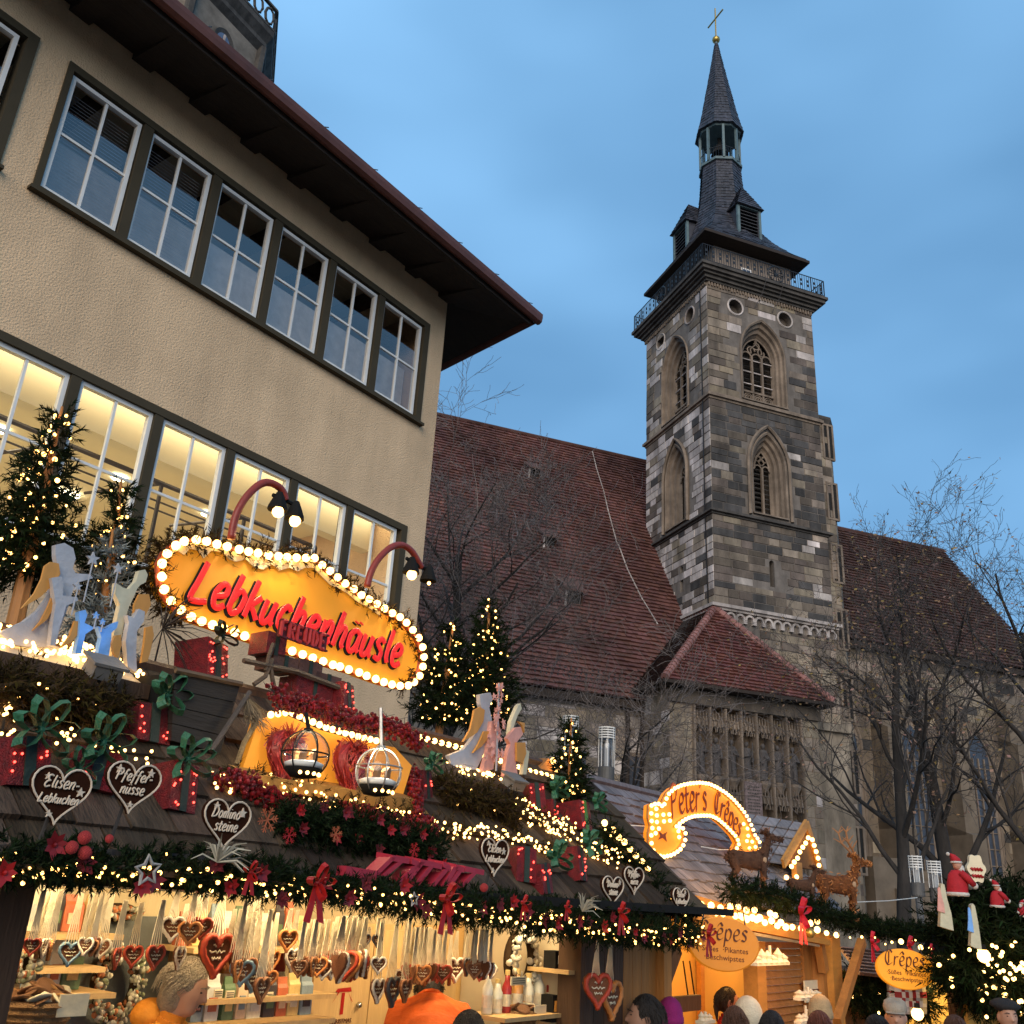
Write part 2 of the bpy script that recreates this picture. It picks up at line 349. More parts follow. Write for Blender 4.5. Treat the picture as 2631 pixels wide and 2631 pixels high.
    E_ = Vector((7.2, 13.5, ze + 1.45)); up_ = Vector((0, 0, th))
    r.hexa((A, Bp, E_, D, A + up_, Bp + up_, E_ + up_, D + up_)); r.build('roof_slope', BRN, T)
    r = MB(); r.hexa((Bp, Cp, Vector((7.2, 18, ze + 1.45)), E_, Bp + up_, Cp + up_, Vector((7.2, 18, ze + 1.45)) + up_, E_ + up_)); r.build('roof_slope', BRN, T)
    bd = MB()                                                    # boards of the soffit
    for k in range(8):
        y = ye + .03 + k * .133; z = ze - .02 + (y - ye) * .28; bd.hexa(((-4, y, z - .03), (xe - .02, y, z - .03), (xe - .02, y + .125, z), (-4, y + .125, z), (-4, y, z - .01), (xe - .02, y, z - .01), (xe - .02, y + .125, z + .02), (-4, y + .125, z + .02)))
    bd.build('soffit_board', BRN, T)
    for k in range(-8, 9):
        x = 4.23 + .843 * k
        if x > 10.3: continue
        m = MB(); hw = .13
        pr = [(y0 + .02, 11.60), (y0 + .02, 11.47), (y0 - .12, 11.43), (y0 - .55, 11.36), (y0 - .95, 11.29), (ye + .1, 11.3)]
        m.prism([(x - hw, a, b_) for a, b_ in pr], (2 * hw, 0, 0)); m.build('rafter', BRN, T)
    gt = MB()
    def gutter(p, q):
        p, q = Vector(p), Vector(q); d = (q - p).normalized(); o_ = Vector((d.y, -d.x, 0))
        prof = [(.02, .10), (.02, -.02), (.05, -.075), (.10, -.085), (.15, -.05), (.165, .03), (.165, .10), (.15, .10), (.145, .03), (.10, -.05), (.04, 0)]
        gt.loft([[pt + o_ * a + Vector((0, 0, b_ + .03)) for a, b_ in prof] for pt in (p, q)])
    gutter(A, Bp + Vector((.16, 0, 0))); gutter(Bp, Cp); gt.build('gutter', COP, T)
    fa = MB(); fa.mm(-4, xe, ye - .015, ye + .02, ze - .1, ze + .1); fa.build('fascia', BRN, T)
    br = MB()
    for k in range(14):
        x = 11.0 - k * .95; br.tube([(x, ye - .18, ze + .15), (x, ye - .1, ze + .2), (x, ye + .05, ze + .2)], .008, 4)
    br.build('gutter_bracket', IRON, T)
office()

# ------------------------------------------------------------------ helpers for masonry
def arch(cx, hw, z0, zs, rise, n=9):
    """pointed (or round) arch outline, bottom-left up and over to bottom-right"""
    if rise <= hw * 1.001: pts = [(cx - hw * cos(pi * k / (2 * n)), zs + rise * sin(pi * k / (2 * n))) for k in range(2 * n + 1)]
    else:
        R_ = (hw * hw + rise * rise) / (2 * hw); a1 = atan2(rise, R_ - hw)
        l = [(cx - hw + R_ - R_ * cos(a1 * k / n), zs + R_ * sin(a1 * k / n)) for k in range(n + 1)]
        pts = l + [(2 * cx - a, z) for a, z in l[-2::-1]]
    return [(cx - hw, z0)] + pts + [(cx + hw, z0)]
def inside(a, z, ar): 
    c = False; n = len(ar)
    for i in range(n):
        (x1, y1), (x2, y2) = ar[i], ar[(i + 1) % n]
        if (y1 > z) != (y2 > z) and a < (x2 - x1) * (z - y1) / (y2 - y1 + 1e-12) + x1: c = not c
    return c
def masonry(fm, a0, a1, z0, z1, rowh, lens, pick, holes, out, proud=.03):
    z = z0
    while z < z1 - .08:
        h = min(rowh * rr(.82, 1.18), z1 - z)
        if z1 - z - h < .12: h = z1 - z
        a = a0
        while a < a1 - .03:
            l = rr(*lens)
            if a1 - a - l < .28: l = a1 - a
            g_ = .012
            q = [(a + g_, z + g_), (a + l - g_, z + g_), (a + l - g_, z + h - g_), (a + g_, z + h - g_), (a + l / 2, z + h / 2)]
            if not any(inside(x, y, H) for H in holes for x, y in q):
                p = proud * rr(.4, 1.2); out.append((l * h, pick(a + l / 2, z + h / 2), [fm(x, 0, y) for x, y in q[:4]] + [fm(x + (.012 if i in (0, 3) else -.012), p, y + (.012 if i < 2 else -.012)) for i, (x, y) in enumerate(q[:4])]))
            a += l
        z += h
def lay(out, T, single=300, name='stone'):
    out.sort(key=lambda t: -t[0]); rest = {}
    for k, (ar, mn, p) in enumerate(out):
        if k < single: MB().hexa(p).build(name, STO[mn][0], T)
        else: rest.setdefault(mn, MB()).hexa(p)
    for mn, m in rest.items(): m.build('stone_courses', STO[mn][1], T, kind='stuff')
def choose(*w):
    t = sum(b for a, b in w); r = rr(0, t)
    for a, b in w:
        r -= b
        if r <= 0: return a
    return w[-1][0]
def arch_tube(m, fm, ar, d, r, n=5): m.tube([fm(a, d, z) for a, z in ar], r, n)
def gothic(fm, T, cx, hw, z0, zs, rise, ohw, orise, depth, lights, bars, style, par=False):
    """splayed moulded reveal + mullions, tracery and louvres in one window part"""
    oa = arch(cx, ohw, z0 - .12, zs - .05, orise); ia = arch(cx, hw, z0, zs, rise)
    m = MB(); rings = []
    for t, d in ((0, .05), (.12, .05), (.18, -.10), (.40, -.16), (.46, -.30), (.72, -.34), (.78, -.46), (1, -depth)):
        rings.append([fm(o_[0] + (i_[0] - o_[0]) * t, d, o_[1] + (i_[1] - o_[1]) * t) for o_, i_ in zip(oa, ia)])
    m.loft(rings, close=False, cap0=False, cap1=False)
    arch_tube(m, fm, oa, .03, .06)
    m.prism([fm(cx - ohw, .12, z0 - .12), fm(cx + ohw, .12, z0 - .12), fm(cx + ohw, -depth, z0 + .1), fm(cx - ohw, -depth, z0 + .1)], (0, 0, -.06))
    w = m.build('window', TRIMS, T)
    tr = MB(); dm = -depth + .06; lw = 2 * hw / lights
    for k in range(1, lights):
        a = cx - hw + lw * k; tr.hexa([fm(a - .05, dm - .04, z0), fm(a + .05, dm - .04, z0), fm(a + .05, dm + .08, z0), fm(a - .05, dm + .08, z0), fm(a - .05, dm - .04, zs + .05), fm(a + .05, dm - .04, zs + .05), fm(a + .05, dm + .08, zs + .05), fm(a - .05, dm + .08, zs + .05)])
    for k in range(lights):
        c_ = cx - hw + lw * (k + .5); arch_tube(tr, fm, arch(c_, lw / 2, zs - .05, zs - .05, lw * .55, 5)[1:-1], dm + .02, .045, 4)
        if par:
            for q in range(2): tr.tube([fm(c_ + (lw * .42 - q * .09) * cos(t * pi / 6), dm + .03, z0 + .30 + (.27 - q * .1) * sin(t * pi / 6)) for t in range(12)], .035, 4, closed=True)
            for q in range(4): tr.tube([fm(c_ + .12 * cos(q * pi / 2 + .8) + .07 * cos(t * pi / 4), dm + .03, z0 + .3 + .12 * sin(q * pi / 2 + .8) + .07 * sin(t * pi / 4)) for t in range(8)], .02, 4, closed=True)
    arch_tube(tr, fm, arch(cx, hw - .03, zs, zs, rise - .03), dm + .02, .05, 4)
    hz = zs + rise * .45
    if style == 'flow':
        for sx, ph in ((-1, 0), (1, 1), (0, 2)):
            ctr = (cx + sx * hw * .38, zs + rise * (.34 if sx else .66)); pts = []
            for t in range(15):
                s_ = t / 14; ang = s_ * 5.2 + ph * 1.9; rad = hw * .30 * (1 - .55 * s_); pts.append(fm(ctr[0] + rad * cos(ang), dm + .02, ctr[1] + rad * sin(ang)))
            tr.tube(pts, .04, 4)
        for sx in (-1, 1): tr.tube([fm(cx + sx * hw * (.33 - .33 * (t / 8) + .12 * sin(t / 8 * 6.3)), dm + .02, zs + rise * (.25 + .7 * t / 8)) for t in range(9)], .038, 4)
    else:
        for q in range(4): tr.tube([fm(cx + .17 * cos(q * pi / 2) + .15 * cos(t * pi / 5), dm + .02, hz + .12 + .17 * sin(q * pi / 2) + .15 * sin(t * pi / 5)) for t in range(10)], .03, 4, closed=True)
    if par:
        tr.hexa([fm(cx - hw, dm - .04, z0 + .6), fm(cx + hw, dm - .04, z0 + .6), fm(cx + hw, dm + .1, z0 + .6), fm(cx - hw, dm + .1, z0 + .6), fm(cx - hw, dm - .04, z0 + .7), fm(cx + hw, dm - .04, z0 + .7), fm(cx + hw, dm + .1, z0 + .7), fm(cx - hw, dm + .1, z0 + .7)])
    tr.build('tracery', TRIMS, w)
    if bars:
        b_ = MB()
        for k in range(bars): 
            z = z0 + (.75 if par else .2) + (zs - z0 - (.6 if par else .2)) * (k + .5) / bars; b_.hexa([fm(cx - hw, dm, z), fm(cx + hw, dm, z), fm(cx + hw, dm + .05, z), fm(cx - hw, dm + .05, z), fm(cx - hw, dm, z + .05), fm(cx + hw, dm, z + .05), fm(cx + hw, dm + .05, z + .05), fm(cx - hw, dm + .05, z + .05)])
        b_.build('saddle_bar', STO['pale'][0], w)
    lv = MB(); z = z0
    while z < zs + rise * .8:
        h = hw * (1 if z < zs else max(.2, 1 - ((z - zs) / rise) ** 1.5)); lv.hexa([fm(cx - h, dm - .3, z + .16), fm(cx + h, dm - .3, z + .16), fm(cx + h, dm - .08, z), fm(cx - h, dm - .08, z), fm(cx - h, dm - .3, z + .19), fm(cx + h, dm - .3, z + .19), fm(cx + h, dm - .08, z + .03), fm(cx - h, dm - .08, z + .03)]); z += .24
    lv.build('louvre_slats', pbr('louvre', (.035, .03, .026), .8), w)
    return oa
def frame_box(fm, a0, a1, d0, d1, z0, z1, m):
    m.hexa([fm(a0, d0, z0), fm(a1, d0, z0), fm(a1, d1, z0), fm(a0, d1, z0), fm(a0, d0, z1), fm(a1, d0, z1), fm(a1, d1, z1), fm(a0, d1, z1)])
def tiles(poly, o_, ux, uy, nrm, tw, th_, mat, T, name='tile_courses', gap=.005, lift=.085):
    """courses of tiles laid on a convex roof polygon given in (s,t) on axes ux, uy"""
    m = MB(); ts = [p[1] for p in poly]; t = min(ts); row = 0
    def span(tt):
        xs = []
        for i in range(len(poly)):
            (x1, y1), (x2, y2) = poly[i], poly[(i + 1) % len(poly)]
            if (y1 <= tt <= y2 or y2 <= tt <= y1) and abs(y1 - y2) > 1e-9: xs.append(x1 + (x2 - x1) * (tt - y1) / (y2 - y1))
        return (min(xs), max(xs)) if len(xs) > 1 else None
    while t < max(ts) - .02:
        sp = span(t + .01); s2 = span(min(t + th_, max(ts) - .01))
        if sp and s2:
            a = sp[0]; off = (row % 2) * tw / 2; first = True
            while a < sp[1] - .01:
                b_ = min(a + (tw - off if first and off else tw), sp[1]); first = False
                a2, b2 = max(a, s2[0]), min(b_, s2[1])
                if b2 > a2:
                    l = lift * rr(.8, 1.35); j = rr(-.006, .006); g_ = gap / 2; t1 = min(t + th_ * 1.06, max(ts))
                    p = [o_ + ux * (a + g_) + uy * (t + j) + nrm * l, o_ + ux * (b_ - g_) + uy * (t + j) + nrm * (l * rr(.9, 1.1)), o_ + ux * (b2 - g_) + uy * t1 + nrm * .006, o_ + ux * (a2 + g_) + uy * t1 + nrm * .006]
                    m.add([p[0] - nrm * l, p[1] - nrm * l] + p, ((0, 1, 3, 2), (2, 3, 4, 5)))
                a = b_
        t += th_; row += 1
    return m.build(name, mat, T, kind='stuff')

# ------------------------------------------------------------------ church tower
XC, YC, TW, TD = 21.65, 33.64, 6.15, 6.05
fR = lambda a, d, z: Vector((XC + a, YC - d, z))
fL = lambda a, d, z: Vector((XC - d, YC + a, z))
def tower():
    T = thing('church_tower', 'square medieval stone church tower with slate spire, balcony and traceried belfry windows', 'tower', C, (XC, YC, 0))
    core = MB(); core.mm(XC, XC + TW, YC, YC + TD, 0, 30.7); co = core.build('wall_core', MORT, T)
    ct = MB(); HR, HL = [], []
    topw = dict(hw=.86, z0=24.72, zs=27.35, rise=1.15, ohw=1.26, orise=1.95); loww = dict(hw=.44, z0=18.95, zs=21.35, rise=.95, ohw=.95, orise=1.75)
    for fm, H in ((fR, HR), (fL, HL)):
        for d in (topw, loww):
            ar = arch(3.07, d['ohw'], d['z0'] - .12, d['zs'] - .05, d['orise']); H.append([(a + (a - 3.07) * .03, z) for a, z in ar])
            big = arch(3.07, d['ohw'] - .02, d['z0'] - .1, d['zs'] - .05, d['orise'] - .02); ct.prism([fm(a, .3, z) for a, z in big], fm(0, -1.35, 0) - fm(0, 0, 0))
        for ca, cz in ((1.6, 29.62), (4.5, 29.72)):
            ci = [(ca + .42 * cos(t * pi / 8), cz + .44 * sin(t * pi / 8)) for t in range(16)]; H.append(ci); ct.prism([fm(a, .3, z) for a, z in ci], fm(0, -.75, 0) - fm(0, 0, 0))
        sl = arch(3.0 if fm is fR else 2.68, .13, 15.45, 16.55, .14, 4); H.append([(a + (a - 3) * .02, z) for a, z in sl]); ct.prism([fm(a, .3, z) for a, z in sl], fm(0, -.8, 0) - fm(0, 0, 0))
    cut(co, ct); co.data.materials.clear(); co.data.materials.append(MORT)
    for fm in (fR, fL):
        gothic(fm, T, 3.07, topw['hw'], topw['z0'], topw['zs'], topw['rise'], topw['ohw'], topw['orise'], .62, 3, 3, 'flow', True)
        gothic(fm, T, 3.07, loww['hw'], loww['z0'], loww['zs'], loww['rise'], loww['ohw'], loww['orise'], .6, 2, 0, 'foil')
        hd = MB(); arch_tube(hd, fm, arch(3.07, 1.12, 18.7, 21.3, 2.05), .09, .09, 5); hd.build('hood_mould', TRIMS, T)
        for ca, cz in ((1.6, 29.62), (4.5, 29.72)):
            n_ = MB(); n_.tube([fm(ca + .43 * cos(t * pi / 8), .01, cz + .45 * sin(t * pi / 8)) for t in range(16)], .05, 5, closed=True); n_.build('oculus', STO['pale'][0], T)
    # stones
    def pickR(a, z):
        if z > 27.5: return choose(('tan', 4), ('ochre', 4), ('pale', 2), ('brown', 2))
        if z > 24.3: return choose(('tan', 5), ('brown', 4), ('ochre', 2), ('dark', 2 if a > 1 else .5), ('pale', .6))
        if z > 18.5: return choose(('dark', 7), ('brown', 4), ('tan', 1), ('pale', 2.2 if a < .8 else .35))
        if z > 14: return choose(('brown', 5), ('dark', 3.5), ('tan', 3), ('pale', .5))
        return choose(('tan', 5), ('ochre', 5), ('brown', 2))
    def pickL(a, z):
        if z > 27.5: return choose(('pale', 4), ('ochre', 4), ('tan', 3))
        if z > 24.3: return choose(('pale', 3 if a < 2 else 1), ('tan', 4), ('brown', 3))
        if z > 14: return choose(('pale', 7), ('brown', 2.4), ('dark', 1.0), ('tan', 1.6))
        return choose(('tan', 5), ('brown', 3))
    out = []
    for z0, z1, rh in ((14.2, 18.36, .34), (18.62, 24.15, .37), (24.5, 30.62, .42)):
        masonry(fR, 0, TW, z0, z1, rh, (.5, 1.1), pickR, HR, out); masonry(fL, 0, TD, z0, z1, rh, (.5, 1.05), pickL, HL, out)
    masonry(fR, 2.2, TW, 6.0, 13.5, .42, (.5, 1.1), pickR, HR, out)
    lay(out, T)
    # string courses, arched corbel table, cornice
    for z, pj, h, mt in ((24.16, .16, .33, TRIMS), (18.37, .2, .25, TRIMD)):
        m = MB()
        for k, (a, b_) in enumerate(((0, .35), (.35, .75), (.75, 1.0))):
            p = pj * (.35, 1, .55)[k]; m.mm(XC - p, XC + TW + p, YC - p, YC + TD + p, z + h * a, z + h * b_)
        m.build('string_course', mt, T)
    m = MB()
    for z0, z1, p in ((13.95, 14.06, .16), (14.06, 14.2, .26)): m.mm(XC - p, XC + TW + p, YC - p, YC + TD, z0, z1)
    for fm, n in ((fR, 13), (fL, 13)):
        for k in range(n):
            c_ = (k + .5) * TW / n; oa = arch(c_, TW / n / 2, 13.5, 13.68, TW / n / 2, 5); ia = arch(c_, TW / n / 2 - .09, 13.5, 13.68, TW / n / 2 - .09, 5)
            m.ring([fm(a, 0, z) for a, z in oa], [fm(a, 0, z) for a, z in ia], fm(0, .15, 0) - fm(0, 0, 0))
    m.build('arched_corbel_table', STO['pale'][0], T)
    m = MB()
    for z0, z1, p in ((30.62, 30.74, .12), (30.74, 30.9, .24), (30.9, 31.02, .38), (31.02, 31.2, .52), (31.2, 31.36, .62)): m.mm(XC - p, XC + TW + p, YC - p, YC + TD + p, z0, z1)
    m.build('cornice', TRIMD, T)
    m = MB()
    for fm in (fR, fL):
        for k in range(38): frame_box(fm, .04 + k * .162, .04 + k * .162 + .08, .02, .10, 30.42 + rr(-.04, .04), 30.6, m)
    m.build('dentil', TRIMS, T, kind='stuff')
    # drum behind the balcony
    m = MB(); m.mm(XC + .95, XC + TW - .55, YC + .75, YC + TD - .5, 31.36, 33.9); m.build('upper_chamber', pbr('chamber_render', (.20, .16, .13), .9), T)
    m = MB(); m.mm(XC + 2.55, XC + 3.15, YC + .70, YC + .748, 31.8, 32.75); wd_ = m.build('chamber_window', WHT, T)
    m = MB(); m.mm(XC + 2.63, XC + 2.83, YC + .69, YC + .698, 31.88, 32.67); m.mm(XC + 2.87, XC + 3.07, YC + .69, YC + .698, 31.88, 32.67); m.build('pane', pbr('blue_pane', (.05, .07, .12), .2), wd_)
    # railing
    e = .5; x0, x1, y0, y1 = XC - e, XC + TW + e, YC - e, YC + TD + e; zr = 31.38
    for (ax, ay), (bx, by) in (((x0, y0), (x1, y0)), ((x0, y0), (x0, y1)), ((x1, y0), (x1, y1)), ((x0, y1), (x1, y1))):
        m = MB(); a_, b_ = Vector((ax, ay, 0)), Vector((bx, by, 0)); d = (b_ - a_).normalized(); ln = (b_ - a_).length
        for z in (zr + .1, zr + 1.0): m.tube([a_ + Vector((0, 0, z)), b_ + Vector((0, 0, z))], .024, 4)
        n = int(ln / .13)
        for k in range(n + 1):
            p = a_ + d * (ln * k / n); m.tube([p + Vector((0, 0, zr)), p + Vector((0, 0, zr + 1.0))], .014 if k % 12 else .03, 4)
            if k % 3 == 1: 
                for dz in (.42, .68): m.box(p + d * .065 + Vector((0, 0, zr + dz)), (.13 if abs(d.x) > .5 else .02, .02 if abs(d.x) > .5 else .13, .14))
        m.build('railing', BAND, T)
    for fm, ca in ((fR, 3.72), (fL, 3.5)):                     # round emblem with rays on the railing
        m = MB(); m.tube([fm(ca + .44 * cos(t * pi / 10), .52, 31.87 + .46 * sin(t * pi / 10)) for t in range(20)], .04, 5, closed=True)
        for t in range(12):
            a = t * pi / 6; m.tube([fm(ca, .54, 31.87), fm(ca + .4 * cos(a), .54, 31.87 + .42 * sin(a))], .02, 4)
        m.build('railing_emblem', BAND, T)
    cb = MB()
    for a in (2.95, 3.95): cb.tube([fR(a, .6, 31.8), fR(a + .05, .68, 31.2), fR(a, .3, 30.5), fR(a - .25, .06, 29.9)], .014, 4)
    cb.build('cable', TRIMG, T)
    # spire roof: square eave flaring up into an octagonal shaft
    ax_, ay_ = XC + 3.05, YC + 3.05
    def ringp(r, z, sq):
        out_ = []
        for k in range(32):
            a = 2 * pi * k / 32 + pi / 8; oc = cos(pi / 8) / cos(((a - pi / 8 + pi / 8) % (pi / 4)) - pi / 8); sqr = 1 / max(abs(cos(a)), abs(sin(a)))
            q = r * (oc * (1 - sq) * .98 + sqr * sq); out_.append(Vector((ax_ + q * cos(a), ay_ + q * sin(a), z)))
        return out_
    prof = [(3.1, 33.78, 1), (3.02, 33.95, 1), (2.62, 34.5, .85), (2.2, 35.3, .6), (1.85, 36.2, .3), (1.58, 37.1, .12), (1.38, 38.2, 0), (1.24, 39.5, 0), (1.14, 40.9, 0), (1.14, 41.0, 0)]
    m = MB(); m.loft([ringp(*p) for p in prof]); m.build('spire_skirt', SLATE, T)
    def slates(prof, name, h=.2):
        sm = MB()
        for (r0, z0, s0), (r1, z1, s1) in zip(prof, prof[1:]):
            n = max(1, int(hypot(z1 - z0, r1 - r0) / h))
            for i in range(n):
                t0, t1 = i / n, (i + 1) / n; mx_ = lambda a, b_, t: a + (b_ - a) * t
                A = ringp(mx_(r0, r1, t0), mx_(z0, z1, t0), mx_(s0, s1, t0)); Bq = ringp(mx_(r0, r1, t1) , mx_(z0, z1, t1), mx_(s0, s1, t1)); off = i % 2
                for k in range(32):
                    lf = rr(.02, .045); j = (k + 1) % 32
                    for u in (0, .5):
                        p0 = A[k].lerp(A[j], u); p1 = A[k].lerp(A[j], u + .5); q0 = Bq[k].lerp(Bq[j], u); q1 = Bq[k].lerp(Bq[j], u + .5)
                        ctr = Vector((ax_, ay_, p0.z)); n_ = ((p0 + p1) / 2 - ctr).normalized() * lf; dz = Vector((0, 0, rr(-.03, .01)))
                        sm.add([p0 + n_ * .2, p1 + n_ * .2, p1 + n_ + dz, p0 + n_ + dz, q1 + n_ * .25, q0 + n_ * .25], ((0, 1, 2, 3), (3, 2, 4, 5)))
        sm.build(name, SLATE, T, kind='stuff')
    slates(prof[1:], 'slate_courses')
    m = MB(); m.loft([ringp(3.16, 33.62, 1), ringp(3.16, 33.78, 1)]); m.build('eave', BRN, T)
    m = MB(); m.loft([ringp(1.26, 40.95, 0), ringp(1.26, 41.12, 0)]); m.loft([ringp(1.2, 43.4, 0), ringp(1.34, 43.62, 0)]); m.build('lantern_ledge', VERD, T)
    for k in range(8):
        a = k * pi / 4 + pi / 8; m = MB(); m.box((ax_ + 1.12 * cos(a), ay_ + 1.12 * sin(a), 42.25), (.13, .13, 2.35), (0, 0, a)); m.build('lantern_post', VERD, T)
    m = MB(); m.lathe((ax_, ay_, 41.1), [(.12, 0), (.12, 2.3)], 6); m.lathe((ax_, ay_, 42.2), [(.5, 0), (.46, .15), (.33, .4), (.25, .65), (.1, .8)], 10); m.build('bell', DARK, T)
    m = MB()
    for k in range(8):
        a0, a1 = k * pi / 4 + pi / 8, (k + 1) * pi / 4 + pi / 8; p, q = Vector((ax_ + 1.14 * cos(a0), ay_ + 1.14 * sin(a0), 41.9)), Vector((ax_ + 1.14 * cos(a1), ay_ + 1.14 * sin(a1), 41.9)); m.tube([p, q], .025, 4)
        for t in range(1, 6): m.tube([p.lerp(q, t / 6), p.lerp(q, t / 6) - Vector((0, 0, .8))], .012, 3)
    m.build('lantern_rail', BAND, T)
    sp = [(1.42, 43.5, 0), (1.26, 44.1, 0), (1.02, 45.3, 0), (.62, 47.6, 0), (.28, 49.6, 0), (.10, 50.8, 0)]
    m = MB(); m.loft([ringp(*p) for p in sp]); m.build('spire', SLATE, T); slates(sp, 'slate_courses', .22)
    m = MB(); m.lathe((ax_, ay_, 50.0), [(.19, 0), (.12, .5), (.09, .95)], 8); m.build('spire_cap', VERD, T)
    m = MB(); m.ball((ax_, ay_, 51.15), .24, 12, 8); m.build('spire_ball', GOLD, T, smooth=True)
    m = MB(); m.tube([(ax_, ay_, 51.3), (ax_, ay_, 53.75)], .045, 6); m.tube([(ax_ + .05, ay_ - .75, 52.9), (ax_ - .05, ay_ + .75, 52.9)], .05, 6); m.build('cross', GOLD, T)
    # dormers with louvres
    for fm, ca in ((lambda a, d, z: Vector((ax_ + a, ay_ - d, z)), .2), (lambda a, d, z: Vector((ax_ - d, ay_ + a, z)), .75)):
        d1, hw = 2.22, .66; zb, ze, zr = 34.75, 36.9, 38.7
        m = MB()
        for s_ in (-1, 1): m.hexa([fm(ca + s_ * hw, .6, zb), fm(ca + s_ * (hw - .12), .6, zb), fm(ca + s_ * (hw - .12), d1 - .02, zb), fm(ca + s_ * hw, d1 - .02, zb), fm(ca + s_ * hw, .6, ze), fm(ca + s_ * (hw - .12), .6, ze), fm(ca + s_ * (hw - .12), d1 - .02, ze), fm(ca + s_ * hw, d1 - .02, ze)])
        dm = m.build('dormer', SLATE, T)
        m = MB()                                              # pyramidal roof over the front, ridge running back
        o1, o2 = hw + .16, d1 + .18; ap = fm(ca, d1 - .55, zr); bk_ = fm(ca, .3, zr - .1)
        a1, a2 = fm(ca - o1, o2, ze - .05), fm(ca + o1, o2, ze - .05); b1, b2 = fm(ca - o1, .3, ze + .1), fm(ca + o1, .3, ze + .1)
        def lay_s(p, q, q2, p2, n=9):
            for i in range(n):
                t0, t1 = i / n, (i + 1) / n; A0, A1, B0, B1 = p.lerp(p2, t0), q.lerp(q2, t0), p.lerp(p2, t1), q.lerp(q2, t1); nr = (A1 - A0).cross(B0 - A0); nr = nr.normalized() * (.04 if nr.z > 0 else -.04); w_ = max(1, int((A1 - A0).length / .22))
                for k in range(w_):
                    c0, c1 = A0.lerp(A1, k / w_), A0.lerp(A1, (k + 1) / w_); e0, e1 = B0.lerp(B1, k / w_), B0.lerp(B1, (k + 1) / w_); f_ = rr(.6, 1.2); m.add([c0, c1, c1 + nr * f_, c0 + nr * f_, e1 + nr * .1, e0 + nr * .1], ((0, 1, 2, 3), (3, 2, 4, 5)))
        lay_s(a1, a2, ap, ap); lay_s(b1, a1, ap, bk_); lay_s(a2, b2, bk_, ap); m.poly((a1, a2, b2, b1)); m.poly((a1, b1, bk_, ap)); m.poly((a2, ap, bk_, b2)); m.poly((a1, ap, a2)); m.build('dormer_roof', SLATE, dm)
        m = MB()
        for s_ in (-1, 1): frame_box(fm, ca + s_ * hw - .07, ca + s_ * hw + .07, d1 - .1, d1 + .04, zb, ze, m)
        frame_box(fm, ca - hw, ca + hw, d1 - .1, d1 + .04, ze - .1, ze, m); m.build('dormer_frame', VERD, dm)
        m = MB(); z = zb + .05
        while z < ze - .2: m.hexa([fm(ca - hw + .08, d1 - .2, z + .14), fm(ca + hw - .08, d1 - .2, z + .14), fm(ca + hw - .08, d1 - .01, z), fm(ca - hw + .08, d1 - .01, z), fm(ca - hw + .08, d1 - .2, z + .17), fm(ca + hw - .08, d1 - .2, z + .17), fm(ca + hw - .08, d1 - .01, z + .03), fm(ca - hw + .08, d1 - .01, z + .03)]); z += .22
        frame_box(fm, ca - hw + .05, ca + hw - .05, .9, d1 - .22, zb, ze, m); m.build('louvre_slats', pbr('slat_grey', (.06, .06, .065), .7), dm)
    # lightning rod down the corner of the pale face
    m = MB(); m.tube([fL(.55, .06, 30.5), fL(.5, .06, 24.6), fL(.45, .1, 18.7), fL(.4, .06, 14.3)], .03, 4); m.build('conductor_wire', BAND, T)
tower()

# ------------------------------------------------------------------ stair turret at the tower's right corner
def turret():
    cx, cy, r = 28.35, 35.0, .98
    T = thing('stair_turret', 'slender stone stair turret with slit windows clinging to the right corner of the tower', 'turret', C, (cx, cy, 0))
    m = MB(); pts = lambda rad, z: [Vector((cx + rad * cos(k * pi / 4 + pi / 8 - pi / 2), cy + rad * sin(k * pi / 4 + pi / 8 - pi / 2), z)) for k in range(8)]
    m.loft([pts(r, 0), pts(r, 24.6)]); m.build('wall', pbr('turret_stone', (.15, .115, .082), .9, .3, 1.2, .5), T)
    m = MB(); m.loft([pts(r + .02, 24.6), pts(r + .14, 24.85), pts(r + .14, 25.0), pts(.15, 25.6)]); m.build('turret_cap', TRIMD, T)
    z = 22.8; k = 0
    while z > 3:
        a = -pi / 2 + (pi / 4 if k % 2 else 0) * 0; ca = cx + .28; yf = cy - r * cos(pi / 8)
        m = MB(); hw, h = .24, 1.75
        m.ring([(ca - hw - .1, yf - .04, z - .1), (ca + hw + .1, yf - .04, z - .1), (ca + hw + .1, yf - .04, z + h + .1), (ca - hw - .1, yf - .04, z + h + .1)], [(ca - hw, yf - .04, z), (ca + hw, yf - .04, z), (ca + hw, yf - .04, z + h), (ca - hw, yf - .04, z + h)], (0, .12, 0), closed=True)
        s_ = m.build('slit_window', TRIMS, T)
        m = MB(); m.mm(ca - hw, ca + hw, yf - .012, yf - .005, z, z + h); m.build('opening', DARK, s_)  # dark sheet on the solid wall stands for shade in the slit
        m = MB(); m.mm(ca - .05, ca + .05, yf - .05, yf - .02, z, z + h); m.build('mullion', TRIMS, s_)
        z -= 3.15; k += 1
    out = []
    for k in range(8):
        if k not in (0, 1, 6, 7): continue
        a, b_ = pts(r, 0)[k], pts(r, 0)[(k + 1) % 8]; d = (b_ - a).normalized(); n_ = Vector((d.y, -d.x, 0)); fm = lambda s_, o_, z, a=a, d=d, n_=n_: a + d * s_ + n_ * o_ + Vector((0, 0, z))
        masonry(fm, 0, (b_ - a).length, 3, 24.6, .42, (.35, .6), lambda a, z: choose(('ochre', 4), ('tan', 4), ('brown', 2)), [], out, .015)
    lay(out, T, 60)
turret()

